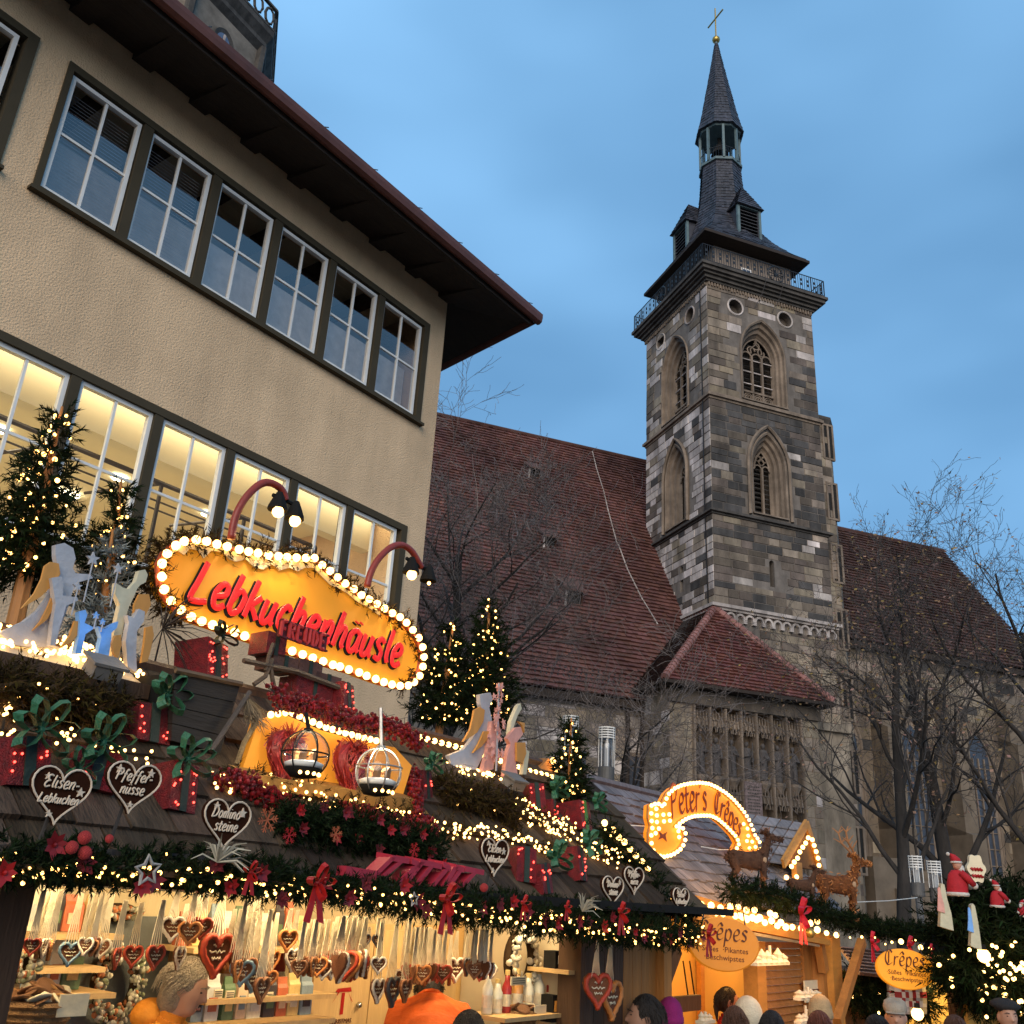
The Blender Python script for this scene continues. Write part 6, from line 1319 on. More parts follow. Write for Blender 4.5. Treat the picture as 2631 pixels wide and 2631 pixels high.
# ------------------------------------------------------------------ snowflakes, letters, balls, stars, bows
def flake(label, q, x, y, r, P=None, mt=None):
    p = RP(*q(x, y), .2); k_ = S.mpp(p) * .36232 * r; m = MB()
    for k in range(6):
        a = k * pi / 3 + .2; d = Vector((cos(a), -.1, sin(a))); m.tube([p, p + d * k_], [k_ * .07, k_ * .05], 4)
        for t in (.45, .7):
            for s_ in (-1, 1): b_ = a + s_ * .9; m.tube([p + d * k_ * t, p + d * k_ * t + Vector((cos(b_), -.1, sin(b_))) * k_ * .32], k_ * .045, 4)
    m.solo('snowflake', mt or pbr('orange_glitter', (.40, .10, .035), .5, .3, 40, .3), label, 'snowflake', S, p, 'glittery snowflakes on the fir bed')
flake('orange snowflake right of the third heart sign', Z3, 515, 985, 90); flake('reddish snowflake below and right of the orange one', Z3, 670, 1095, 62, mt=RED); flake('orange snowflake in the middle of the fir bed', Z3, 1000, 1085, 58); flake('dark red snowflake on the garland beside the three red balls', Z2, 365, 1310, 58, mt=RED); flake('dull red snowflake above the red letters', Z3, 1555, 1200, 55, mt=RED)
def red_letters():
    P = SP(2.78); T = thing('red_wooden_letters', 'row of chunky red wooden letters tilted along the roof edge', 'letters', S, P(*Z8(1400, 120)))
    for i, (pts_, st) in enumerate((((( 1215, -10), (1345, 15)), (1150, 150)), (((1365, 15), (1430, 50)), (1280, 200)), (((1430, 20), (1595, 60)), (1390, 230)), (((1605, 40), (1660, 75)), (1520, 230)), (((1700, 60), (1765, 85)), (1640, 240)), (((1770, 75), (1915, 105)), (1730, 250)))):
        a, b_ = P(*Z8(*pts_[0])), P(*Z8(*pts_[1])); c_ = P(*Z8(*st)); t = .022; m = MB()
        m.hexa([a, b_, b_ + Vector((0, .09, .01)), a + Vector((0, .09, .01)), a + Vector((0, 0, -t)), b_ + Vector((0, 0, -t)), b_ + Vector((0, .09, .01 - t)), a + Vector((0, .09, .01 - t))])
        mid = a.lerp(b_, .5); w_ = Vector((.016, 0, 0)); m.hexa([mid - w_ - Vector((0, 0, t)), mid + w_ - Vector((0, 0, t)), mid + w_ + Vector((0, .07, -t)), mid - w_ + Vector((0, .07, -t)), c_ - w_, c_ + w_, c_ + w_ + Vector((0, .07, 0)), c_ - w_ + Vector((0, .07, 0))])
        if i % 2 == 0: e = a.lerp(b_, .12).lerp(c_, .1); f_ = c_ + (a - mid) * .9; m.hexa([e - w_, e + w_, e + w_ + Vector((0, .07, 0)), e - w_ + Vector((0, .07, 0)), f_ - w_, f_ + w_, f_ + w_ + Vector((0, .07, 0)), f_ - w_ + Vector((0, .07, 0))])
        m.build('letter', pbr('crimson_letter', (.36, .022, .04), .5, .15, 5, .2), T)
    a, b_ = P(*Z8(820, 150)), P(*Z8(1060, 110)); m = MB(); m.box(a.lerp(b_, .5), ((b_ - a).length, .05, .035), (0, .06, 0)); m.build('letter_bar', pbr('crimson_letter', (.36, .022, .04)), T)
red_letters()
for lab, q, x, y, r in (('textured red ball, topmost of three on the garland', Z2, 600, 1248, 48), ('textured red ball, lower left of three on the garland', Z2, 510, 1318, 46), ('textured red ball, lower right of three on the garland', Z2, 602, 1356, 48), ('small red ball on the garland right of the three', Z2, 775, 1255, 30), ('red ball on the garland below the smaller heart sign', Z9, 130, 240, 30)):
    p = SP(2.6)(*q(x, y)); k_ = S.mpp(p) * .362 * r; m = MB(); N = 14
    for i in range(N):
        for j in range(N): a = 2 * pi * j / N + (i % 2) * .2; b_ = -pi / 2 + pi * (i + .5) / N; n_ = Vector((cos(b_) * cos(a), cos(b_) * sin(a), sin(b_))); m.tube([p + n_ * k_ * .8, p + n_ * k_ * 1.0], [k_ * .13, k_ * .05], 4)
    m.ball(p, k_ * .9, 12, 8); m.solo('red_ball', pbr('knitted_red', (.33, .03, .028), .8, .25, 30, .3), lab, 'bauble', S, p, 'red balls on the eave garland')
def ribbon_bow(label, p, s_, mat=RED, fr=S, group='red ribbon bows on the garlands'):
    T = thing('ribbon_bow', label, 'bow', fr, p, group); m = MB(); bow(m, p, s_ * .6, 4); m.build('loops', mat, T); m = MB()
    for sx in (-1, 1): m.hexa([p + Vector(v) * s_ for v in ((sx * .02 - .1, -.02, 0), (sx * .02 + .1, -.02, 0), (sx * .02 + .1, 0, 0), (sx * .02 - .1, 0, 0), (sx * .28 - .13, -.06, -1.1), (sx * .28 + .13, -.06, -1.15), (sx * .28 + .13, -.03, -1.15), (sx * .28 - .13, -.03, -1.1))])
    m.build('tails', mat, T)
for lab, q, x, y, s_ in (('red bow on the eave garland below the red letter bar', Z8, 640, 200, .11), ('bright red bow hanging from the eave garland above the hearts', Z8, 1630, 330, .11), ('red bow on the garland below the right-hand gifts', Z9, 1175, 430, .09), ('dark red bow at the garland\'s right end by the oval sign', Z9, 1840, 600, .10), ('small red bow right of the smaller heart sign', Z9, 430, 360, .06), ('small red bow on the lit garland at the right', Z9, 760, 390, .05), ('red bow at the left part of the garland', Z8, 130, 120, .06)): ribbon_bow(lab, SP(2.56)(*q(x, y)), s_)
for lab, q, x, y, r in (('birch star hanging from the eave garland at the left', Z7, 1130, 110, 110), ('small pale star on the garland below the wooden letters', Z8, 1380, 330, 50)):
    p = SP(2.57)(*q(x, y)); m = MB(); R_ = r * .336 * S.mpp(p); ou = []; 
    for k in range(10): a = pi / 2 + k * pi / 5 + .15; ou.append(p + Vector((cos(a), 0, sin(a))) * (R_ if k % 2 == 0 else R_ * .5))
    m.tube(ou, R_ * .14, 5, closed=True); m.solo('birch_star', pbr('birch', (.30, .27, .24), .8, .3, 20, .3), lab, 'star', S, p)
for lab, q, x, y in (('pale grass tuft below the third heart sign', Z2, 1540, 1420), ('pale grass tuft on the garland near the right gifts', Z9, 880, 420), ('dark palm-like tuft left of the yellow sign', Z6, 1010, 1480)):
    p = (SP(2.6) if q is not Z6 else SP(3.95))(*q(x, y)); m = MB(); big = q is Z6
    for k in range(34): d = Vector((rr(-.3, 1), rr(-.6, .3), rr(-.9, .9) if big else rr(.0, .8))).normalized(); l = rr(.08, .13) * (1.9 if big else 1); m.tube([p, p + d * l * .6, p + d * l + Vector((0, 0, -.03))], [.003, .003, .001], 3)
    m.solo('grass_tuft', pbr('pale_grass', (.30, .27, .20), .8, isl=.3) if not big else pbr('dark_frond', (.035, .025, .018), .8, isl=.3), lab, 'tuft', S, p)

# ------------------------------------------------------------------ angel trays
SIL = pbr('silvered_wood', (.42, .41, .42), .45, .2, 7, .25, metal=.15); GWN = pbr('golden_wing', (.50, .23, .05), .5, .25, 4, .3, stretch=(1, 1, .4)); ICE = pbr('blue_paint_and_glow', (.16, .36, .72), .5, .2, 9, .2); PNK = pbr('rose_paint_and_glow', (.62, .30, .24), .5, .2, 9, .2); PALE = pbr('pale_gilt', (.52, .47, .32), .5, .2, 7, .2)  # blue and rose put the floodlights' glow into the tray figures' colour
def cutout(label, q, body, wings, P, mat, name='angel_figure', wm=GWN):
    A = SP(P); V = [A(*q(*p)) for p in body]; T = thing(name, label, 'angel figure', S, V[0], 'flat wooden angels on the roof trays'); m = MB(); m.prism(V, (0, .03, 0)); m.build('body', mat, T)
    for w in wings: m = MB(); m.prism([A(*q(*p)) + Vector((0, -.018, 0)) for p in w], (0, .014, 0)); m.build('wing', wm, T)
def tray(label, q, a, b_, P, nl, spot, scol):
    A, Bq = SP(P)(*q(*a)), SP(P)(*q(*b_)); z = (A.z + Bq.z) / 2; T = thing('light_tray', label, 'tray', S, (A.x, P, z)); m = MB(); d, h = .30, .16
    m.hexa([(A.x, P, z), (Bq.x, P, z), (Bq.x, P + d, z + h), (A.x, P + d, z + h), (A.x, P, z + .022), (Bq.x, P, z + .022), (Bq.x, P + d, z + h + .022), (A.x, P + d, z + h + .022)]); m.build('board', pbr('tray_board', (.42, .40, .34), .6, .15, 5, .2), T)
    m = MB(); m.mm(A.x, Bq.x, P - .03, P - .002, z - .03, z + .03); m.build('front_edge', WOODD, T)
    for x in (A.x + .1, Bq.x - .1): m = MB(); m.mm(x - .02, x + .02, P + .1, P + .14, RZ - .3, z + .05); m.build('leg', WOODD, T)
    for k in range(nl):
        t = rr(.08, .95); x = A.x + (Bq.x - A.x) * rr(.02, .98); bulb(T, (x, P + d * t - .01, z + h * t + .035 + rr(0, .03)), .0105 * rr(.8, 1.2), 'w')
    l = bpy.data.lights.new('floodlight_beam', 'SPOT'); l.energy = .28; l.color = scol; l.spot_size = radians(95); l.spot_blend = .5; l.shadow_soft_size = .05
    p = SP(P - .12)(*q(*spot)); F_ = thing('floodlight', 'small floodlight box on the edge of the %s' % ('left angel tray' if 'left' in label else 'right angel tray'), 'floodlight', S, p); m = MB(); m.box(p, (.12, .09, .05), (radians(30), 0, 0)); m.box(p + Vector((0, -.01, .035)), (.15, .12, .012), (radians(30), 0, 0)); m.build('housing', pbr('flood_grey', (.14, .13, .12), .5), F_)
    m = MB(); m.tube([p + Vector((-.02, 0, -.03)), p + Vector((.02, -.03, -.1)), p + Vector((-.06, -.02, -.14)), p + Vector((-.02, 0, -.2))], .006, 4); m.build('cable', BLACK, F_)
    lo = bpy.data.objects.new('floodlight_beam', l); COL.objects.link(lo); lo.parent = F_; lo.location = Vector((0, 0, .09)); lo.rotation_euler = (radians(140), 0, radians(12 if 'left' in label else -8))
tray('sloping left tray strewn with lights carrying the silver angels', Z6, (-40, 1668), (900, 1890), 3.62, 165, (640, 1745), (.45, .62, 1))
cutout('tall silver angel with orange wings, far left', Z6, [(345, 965), (400, 953), (455, 985), (470, 1050), (452, 1110), (470, 1142), (560, 1148), (578, 1172), (480, 1200), (455, 1240), (430, 1330), (390, 1440), (350, 1560), (300, 1600), (150, 1595), (60, 1580), (0, 1515), (40, 1490), (150, 1440), (240, 1370), (300, 1290), (335, 1200), (362, 1120), (345, 1030)], [[(300, 1075), (350, 1085), (360, 1150), (320, 1210), (240, 1290), (120, 1362), (200, 1270), (245, 1180), (265, 1100)], [(320, 1260), (332, 1330), (280, 1430), (190, 1500), (240, 1440), (285, 1350)]], 3.70, SIL)
cutout('smaller silver child angel reaching right before the tall one', Z6, [(320, 1170), (380, 1160), (395, 1200), (390, 1280), (480, 1290), (485, 1310), (410, 1345), (395, 1400), (370, 1480), (345, 1590), (312, 1590), (330, 1440), (345, 1330)], [[(450, 1440), (485, 1445), (480, 1510), (430, 1570), (360, 1610), (420, 1530)]], 3.66, SIL)
cutout('pale golden angel with raised arms facing left', Z6, [(865, 1125), (900, 1118), (917, 1150), (905, 1195), (870, 1215), (850, 1240), (830, 1290), (800, 1350), (770, 1450), (750, 1560), (742, 1720), (690, 1710), (700, 1560), (720, 1450), (745, 1340), (715, 1270), (720, 1200), (760, 1230), (800, 1240), (845, 1190)], [[(850, 1275), (910, 1275), (922, 1340), (890, 1400), (850, 1440), (815, 1410), (820, 1340)]], 3.70, PALE)
cutout('silver angel nearest the yellow sign', Z6, [(862, 1362), (900, 1380), (892, 1440), (850, 1500), (845, 1620), (850, 1760), (792, 1720), (780, 1560), (800, 1450), (790, 1400), (830, 1420)], [[(890, 1480), (930, 1470), (940, 1530), (915, 1640), (900, 1690), (860, 1700), (880, 1580)]], 3.66, SIL)
cutout('white child figure tinted with blue floodlight, left of two', Z6, [(490, 1380), (530, 1368), (542, 1400), (525, 1450), (590, 1480), (560, 1500), (530, 1520), (505, 1640), (468, 1640), (490, 1530), (495, 1450)], [], 3.63, ICE)
cutout('arm-raising white child figure tinted with blue floodlight, right of two', Z6, [(610, 1470), (650, 1490), (690, 1460), (735, 1440), (725, 1480), (692, 1510), (690, 1560), (672, 1680), (600, 1680), (630, 1540)], [[(700, 1530), (735, 1525), (740, 1590), (715, 1675), (690, 1640), (680, 1580)]], 3.63, ICE)
for i, (x, y, r) in enumerate(((580, 1052, 46), (735, 1112, 36), (485, 1222, 32), (600, 1402, 24), (640, 1442, 22))):
    p = SP(3.62)(*Z6(x, y)); k_ = S.mpp(p) * .4142; T = thing('hanging_star', ('largest silver star above the left tray', 'silver star below and right of the largest', 'silver star by the tall angel\'s hand', 'small star above the blue children, left', 'small star above the blue children, right')[i], 'star', S, p, 'silver stars above the left tray'); m = MB(); star(m, p, r * k_, .012, rot=.15); m.build('star', SIL if i < 3 else ICE, T); m = MB(); m.tube([p, p + Vector((0, 0, -(1560 - y) * k_ * .55))], .003, 4); m.build('rod', SIL, T)
tray('sloping right tray strewn with lights carrying the rosy angels', Z4, (300, 1118), (890, 1245), 3.62, 145, (745, 1140), (1, .62, .52))
cutout('tall silver angel with orange wings on the right tray', Z4, [(505, 510), (580, 495), (597, 540), (572, 600), (590, 680), (582, 760), (560, 860), (520, 960), (480, 1040), (350, 1050), (300, 1000), (287, 940), (390, 900), (450, 830), (500, 740), (530, 640), (510, 580)], [[(450, 620), (490, 600), (525, 620), (515, 700), (470, 780), (370, 845), (420, 760), (440, 680)], [(520, 770), (555, 770), (550, 820), (500, 880), (440, 925), (480, 860)]], 3.70, SIL)
cutout('child angel tinted with rose floodlight reaching up on the right tray', Z4, [(700, 820), (755, 745), (795, 738), (812, 790), (765, 850), (752, 920), (775, 1090), (680, 1090), (700, 930), (722, 860)], [[(750, 850), (812, 850), (818, 930), (792, 1000), (752, 980)]], 3.66, PNK)
cutout('slender figure tinted with rose floodlight between the tall angel and the star tree', Z4, [(590, 700), (640, 690), (650, 800), (620, 900), (600, 1040), (520, 1060), (560, 930)], [], 3.67, PNK)
cutout('pale candle-bearing figure at the right tray\'s right end', Z4, [(775, 590), (795, 572), (802, 610), (772, 660), (745, 740), (735, 830), (712, 830), (728, 700)], [[(760, 700), (808, 712), (805, 780), (790, 730)]], 3.68, PALE)
cutout('smallest pale angel at the right edge of the right tray', Z4, [(835, 900), (855, 915), (850, 970), (835, 1075), (810, 1075), (822, 960)], [], 3.65, PALE)
p0 = SP(3.64)(*Z4(640, 430)); T = thing('star_tree', 'column of little white stars tinted with rose floodlight on the right tray', 'star tree', S, p0); st = (lambda m: (star(m, Vector(), 1, .35), m.mesh('star', PNK))[1])(MB())
for k in range(46):
    y = rr(430, 980); w = 20 + (y - 430) * .09; p = SP(3.64 + rr(-.02, .02))(*Z4(640 + (y - 430) * -.03 + rr(-w, w) * 1.1, y)); inst('star', st, T, p, (0, rr(0, 6), rr(-.4, .4)), .022 * rr(.7, 1.2))
m = MB(); m.tube([p0, SP(3.64)(*Z4(620, 1050))], .006, 4); m.build('rod', SIL, T)

# ------------------------------------------------------------------ fir trees on the roof
A = SP(4.25)
def ftree(label, bx, by, tx, ty, wpx, P, mat, nl, rb=.010, zfrac=.3, trunk=.03, kind='y', **k):
    b_, t_ = S.y(bx, by, P), S.y(tx, ty, P); k_ = S.mpp(t_); return conifer('fir_tree', label, b_, t_.z - b_.z, wpx * k_ / 2, (t_.z - b_.z) * zfrac, mat, nl, rb, trunk, kind=kind, lean=((t_.x - b_.x) / (t_.z - b_.z), 0), **k)
ftree('largest lit fir on a thick orange trunk at the far left', 30, 1645, 160, 1045, 265, 4.3, FIR, 110, .0105, .28, .042)
ftree('second lit fir between the tall angel and the yellow sign', 262, 1690, 312, 1232, 170, 4.35, FIR, 45, .010, .34)
ftree('frosted fir behind the left angels', 245, 1735, 290, 1360, 180, 4.22, FROST, 8, .009, .06)
ftree('lit fir directly right of the yellow sign', 1125, 1905, 1165, 1600, 190, 4.4, FIR, 80, .010, .2, .03)
ftree('taller lit fir behind the right angels', 1240, 1925, 1258, 1540, 225, 4.4, FIR, 110, .010, .2, .03)
ftree('small slender lit fir on the roof in front of the street lamps', 1457, 2110, 1468, 1845, 95, 3.55, FIR, 42, .010, .2, .012)
# spare: little gabled lamp house beside the right tray
p = SP(3.85)(*Z4(980, 1020)); T = thing('toy_house', 'little orange-lit roof model beside the small fir', 'ornament', S, p); m = MB(); m.prism([p + Vector((-.14, 0, -.06)), p + Vector((.14, 0, -.08)), p + Vector((.02, 0, .06))], (0, .12, 0)); m.build('gable', WOODO, T)
for dx, dz in ((.02, .04), (.06, -.01)): bulb(T, p + Vector((dx, -.04, dz)), .024, 'w')
# ================================================================== crêpes stall
CE, CZE = 3.42, 2.12
CN = Vector((0, -.88, 1))
def CP(px, py, off=0.0): return S.pl(px, py, (0, CE, CZE + off), CN)
GRS = pbr('grey_shingle', (.17, .155, .16), .8, .35, 4, .5, rnd=.3, stretch=(6, 1, 1), hue=.01)
OAK = pbr('lit_oak', (.50, .22, .04), .55, .2, 3, .2, stretch=(1, 5, 5)); YELW = pbr('yellow_wall', (.62, .38, .10), .6, .08, 2, .1)
INK = pbr('brown_ink', (.10, .02, .008), .6, .1, 5, 0)
PO = SP(3.42)
def crepes():
    T = thing('crepes_stall', 'warm orange timber crêpes stall with grey shingle roof and half-closed shutter', 'market stall', S, PO(2000, 2600))
    e0, r0 = CP(1700, 2275), CP(1560, 2010); xl, xr = 6.25, PO(2170, 2420).x + .05; rise = (CP(1600, 2027).z - CZE); yr = CE + rise / .88
    m = MB(); m.prism([(xl, CE, CZE - .04), (xl, yr, CZE + rise - .04), (xl, 2 * yr - CE, CZE - .04)], (xr - xl, 0, 0)); m.build('roof_core', BLACK, T)
    sl = Vector((0, yr - CE, rise)); ln = sl.length; sl.normalize(); nn = Vector((0, -sl.z, sl.y)); n = 11; rh = ln / n
    for r in range(n):
        x = xl - rr(0, .1)
        while x < xr:
            w = rr(.10, .2); o_ = Vector((0, CE, CZE)) + sl * (rh * r - .03 + rr(-.012, .012)); l = rr(.014, .026); a, b_ = o_ + Vector((x + .003, 0, 0)), o_ + Vector((x + w - .003, 0, 0)); e = sl * rh * 1.15; j = sl * rr(-.01, .01)
            MB().hexa([a, b_ + j, b_ + e, a + e, a + nn * l, b_ + j + nn * l, b_ + e + nn * .005, a + e + nn * .005]).build('shingle', GRS, T); x += w
    m = MB(); m.tube([(xl, yr, CZE + rise + .02), (xr, yr, CZE + rise + .02)], .035, 5); m.build('ridge', GRS, T)
    # fascia and canopy beam
    A = SP(3.3); f_ = lambda a, b_, c_, d, nm, mt, t=.06, P=A: MB().prism([P(*Z10(*q)) for q in (a, b_, c_, d)], (0, t, 0)).build(nm, mt, T)
    f_((40, 560), (1210, 830), (1200, 770), (45, 425), 'fascia_board', OAK); 
    B_ = SP(3.22); f_((150, 640), (1140, 830), (1140, 790), (170, 575), 'beam', OAK, .1, B_); f_((560, 752), (1060, 842), (1060, 825), (560, 730), 'shutter_rail', pbr('rail_tin', (.45, .38, .25), .35, metal=.6), .03, SP(3.2))
    pb_ = SP(3.6); 
    def panel(x0, y0, x1, y1, P, mt, nm, t=.03, q=Z10):
        a, b_ = S.y(*q(x0, y0), P), S.y(*q(x1, y1), P); m = MB(); m.mm(a.x, b_.x, P, P + t, min(b_.z, a.z), max(a.z, b_.z)); return m.build(nm, mt, T), a, b_
    def post(x0, x1, y0, P, mt, nm='post', dep=.12, q=Z10): a, b_ = S.y(*q(x0, y0), P), S.y(*q(x1, y0), P); m = MB(); m.mm(a.x, b_.x, P, P + dep, 0, a.z); m.build(nm, mt, T)
    bkP = 4.5
    m = MB(); m.mm(xl, xr, bkP, bkP + .05, 0, CZE + .1); m.build('back_wall', YELW, T)
    for x in (150, 560): post(x, x + 26, 880, 4.44, OAK, 'wall_batten', .05)
    # roller shutter of slats, boards, posts, braces
    a, b_ = S.y(*Z10(645, 780), 3.45), S.y(*Z10(932, 830), 3.45); z = a.z - .02; k = 0
    while z > .75: m = MB(); m.hexa([(a.x, 3.45, z - .052), (b_.x, 3.45, z - .052), (b_.x, 3.48, z - .052), (a.x, 3.48, z - .052), (a.x, 3.475, z - .004), (b_.x, 3.475, z - .004), (b_.x, 3.48, z - .004), (a.x, 3.48, z - .004)]); m.build('shutter_slat', WOODO, T); z -= .056
    for k in range(2): x_ = 932 + k * 90; a, b_ = S.y(*Z10(x_, 860), 3.44), S.y(*Z10(x_ + 87, 860), 3.44); m = MB(); m.mm(a.x, b_.x, 3.44, 3.47, 0, a.z + .12); m.build('wall_board', WOODO, T)
    post(575, 640, 800, 3.36, OAK); post(1145, 1212, 770, 3.28, OAK, dep=.14); post(1075, 1140, 830, 3.34, WOODO, dep=.1)
    Q = SP(3.12)
    def brace(p, q, P, w, mt): a, b_ = S.y(*p, P), S.y(*q, P); m = MB(); d = (b_ - a).normalized(); s_ = Vector((-d.z, 0, d.x)) * w; m.prism([a - s_, a + s_, b_ + s_, b_ - s_], (0, .07, 0)); m.build('brace', mt, T)
    brace(Z10(1410, 800), Z10(1225, 1420), 3.1, .035, WOODO); brace(Z10(1085, 825), Z10(1120, 1030), 3.3, .045, WOODO); brace(Z9(1625, 700), Z9(1485, 1090), 3.3, .05, WOODD)
    # left counter side
    panel(1480, 1085, 1790, 1175, 3.7, WOODD, 'menu_shelf', .05, Z9); 
    for x in (1650, 1700): a, b_ = S.y(*Z9(x, 800), 3.8), S.y(*Z9(x + 40, 1080), 3.8); m = MB(); m.tube([a, b_], .006, 4); m.build('chain', BLACK, T)
    m = MB(); m.mm(xl + .2, xr, 3.3, 3.36, 0, .95); m.mm(xl + .2, xr, 3.2, 3.7, .95, .99); m.build('counter', OAK, T)
    pn, a, b_ = panel(945, 1100, 1095, 1250, 3.40, CREAM, 'notice_board', .015); m = MB(); c_ = a.lerp(b_, .45); m.box(c_ + Vector((0, -.006, 0)), (abs(b_.x - a.x) * .55, .006, .012)); m.box(c_ + Vector((0, -.006, -.05)), (abs(b_.x - a.x) * .4, .006, .012)); m.build('print', INK, pn)
    for x, y in ((300, 1000), (760, 700)):
        l = bpy.data.lights.new('stall_lamp_light', 'AREA'); l.energy = 12; l.size = .7; l.color = (1, .50, .13); lo = bpy.data.objects.new('stall_lamp_light', l); COL.objects.link(lo); lo.parent = T; lo.location = Vector((S.y(*Z10(x, y), 3.95).x, 3.95, 2.0)) - ORG[T.name]
    l = bpy.data.lights.new('canopy_lamp_light', 'AREA'); l.energy = 9; l.size = 1.2; l.color = (1, .48, .12); lo = bpy.data.objects.new('canopy_lamp_light', l); COL.objects.link(lo); lo.parent = T; lo.location = Vector((S.y(*Z10(850, 800), 2.95).x, 2.95, 2.02)) - ORG[T.name]; lo.rotation_euler = (radians(40), 0, 0)
    # bulbs along the fascia
    t2 = thing('fascia_lights', 'rows of round warm bulbs along the crêpes stall fascia', 'light string', S, A(*Z10(60, 520))); F_ = SP(3.22); rows = ([(15, 445), (65, 520), (150, 520), (230, 525), (300, 543), (375, 535), (435, 538), (500, 560), (560, 560)], [(65, 565), (170, 560), (225, 565), (265, 580), (320, 588), (415, 605), (445, 600), (470, 612), (500, 628), (545, 618), (575, 632), (600, 620), (640, 655), (690, 640), (735, 680), (760, 655), (800, 690), (850, 690)], [(680, 585), (720, 600), (765, 655), (930, 645), (985, 660), (1040, 710), (1110, 735), (1185, 750), (1040, 645), (915, 700)])
    for r in rows:
        c = MB(); c.tube([F_(*Z10(*p)) + Vector((0, .02, 0)) for p in r], .004, 4); c.build('cable', BLACK, t2)
        for p in r: bulb(t2, F_(*Z10(*p)), .026 * rr(.85, 1.1), 'w')
crepes()
def oval(label, px, py, rx, ry, P, tilt, small=False):
    c = S.W(S.y(px, py, P)); k_ = G.mpp(c); a_, b_ = rx * k_, ry * k_; T = thing('oval_sign', label, 'sign', G, c, 'oval crêpes signs'); ct, st_ = cos(tilt), sin(tilt); M = lambda u, v, d=0: c + Vector((u * ct - v * st_, -d, u * st_ + v * ct)); N = 36
    m = MB(); m.loft([[M(a_ * s_ * cos(2 * pi * k / N), b_ * s_ * sin(2 * pi * k / N), d) for k in range(N)] for s_, d in ((.94, -.05), (1, -.03), (1, .0), (.95, .012))]); m.build('board', pbr('oval_glow' if small else 'oval_wood_glow', (.62, .27, .02) if small else (.44, .16, .018), .45, .15, 3, .1, emit=((1, .30, .012), .30 if small else .22)), T)  # emission puts an amber glow into these boards, which are no lamps
    sz = a_ * 1.36 / txt_w('Crêpes'); o_ = Vector((-a_ * .72, b_ * .16, 0))
    for ch, mb in letters('Crêpes', lambda u, v, d: M(o_.x + u, o_.y + v * 1.12, .014 + d), sz, .013 * a_ / .5, .06, nib=42): mb.build('letter', INK, T)
    flat_text(T, '·Süßes  ·Pikantes', lambda u, v, d: M(u, v - b_ * .28, .013 + d), a_ * .2, INK); flat_text(T, '·Beschwipstes', lambda u, v, d: M(u, v - b_ * .58, .013 + d), a_ * .2, INK)
    m = MB()
    for s_ in (-1, 1): m.tube([M(s_ * a_ * .6, b_ * .78), M(s_ * a_ * .55, b_ * 1.25)], .006, 4)
    m.build('hook', IRON, T)
oval('oval wooden crêpes sign partly hidden by the garland end', *Z10(325, 822), 92, 64, 3.0, -.03)
oval('smaller glowing oval crêpes sign hanging from the garland at the right', *Z10(1712, 1012), 75, 48, 2.7, -.03, True)
# arched banner sign
def banner():
    P = SP(3.75); A = lambda x, y: P(*Z5(x, y)); ol = [(195, 505), (225, 492), (262, 492), (285, 520), (300, 470), (328, 415), (370, 375), (430, 348), (500, 335), (570, 330), (640, 340), (700, 368), (760, 405), (820, 455), (870, 510), (910, 560), (945, 620), (970, 680), (990, 735), (1022, 775), (1030, 930), (990, 945), (920, 925), (850, 925), (838, 850), (868, 790), (840, 738), (800, 695), (755, 650), (700, 605), (650, 582), (590, 580), (520, 585), (465, 602), (420, 632), (385, 665), (440, 680), (458, 725), (448, 790), (410, 845), (355, 880), (290, 895), (240, 885), (208, 845), (192, 780), (192, 710), (205, 660), (190, 600)]
    T = thing('crepes_banner_sign', 'glowing orange scroll-shaped sign with blackletter writing arching over the crêpes roof', 'sign', S, A(300, 890)); V = [A(*p) for p in ol]
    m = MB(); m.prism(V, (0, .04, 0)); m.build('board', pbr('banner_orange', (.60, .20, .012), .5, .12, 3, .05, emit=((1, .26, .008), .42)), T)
    m = MB(); m.tube(V, .012, 5, closed=True); m.build('rim', WOODO, T)
    L_ = sum((V[i] - V[(i + 1) % len(V)]).length for i in range(len(V))); n = 96; Vc = V + [V[0]]
    for k in range(n): bulb(T, path_at(Vc, k / n)[0] + Vector((0, -.03, 0)), .0155, 'w')
    for x, y in ((230, 530), (235, 580), (285, 575), (330, 572), (235, 630), (290, 625), (335, 620), (250, 680), (225, 715), (400, 700), (405, 745), (930, 680), (935, 735), (900, 645), (925, 775), (965, 780), (990, 820), (945, 830), (1000, 880)): bulb(T, A(x, y) + Vector((0, -.03, 0)), .0155, 'w')
    for s_, base, sz in (("Peter's", ((372, 590), (450, 562), (540, 545), (640, 542)), None), ('Crêpes', ((690, 552), (745, 590), (800, 645), (850, 700), (888, 752)), None)):
        bp = [A(*p) for p in base]; ln = sum((bp[i + 1] - bp[i]).length for i in range(len(bp) - 1)); sz = ln / txt_w(s_, .05)
        def M(u, v, d, bp=bp, ln=ln):
            p, t = path_at(bp, max(0, min(1, u / ln))); n_ = Vector((-t.z, 0, t.x)); return p + n_ * v * 1.15 + Vector((0, -.004 - d, 0))
        for ch, mb in letters(s_, M, sz, .0125, .04, nib=48, gap=.05): mb.build('letter', pbr('banner_ink', (.22, .03, .008), .6), T)
    m = MB(); o_ = A(300, 740) + Vector((0, -.005, 0)); m.prism([o_ + Vector(v) * .05 for v in ((-1.5, 0, -.6), (0, 0, -.2), (1.4, 0, -.7), (.9, 0, .2), (1.5, 0, .8), (0, 0, .3), (-1.4, 0, .7), (-.8, 0, 0))], (0, -.003, 0)); m.build('ornament', pbr('banner_ink', (.22, .03, .008)), T)
    for x in (275, 940): q = A(x, 890); m = MB(); m.mm(q.x - .025, q.x + .025, q.y + .042, q.y + .09, q.z - .5, q.z + .1); m.build('support', WOODD, T)
banner()
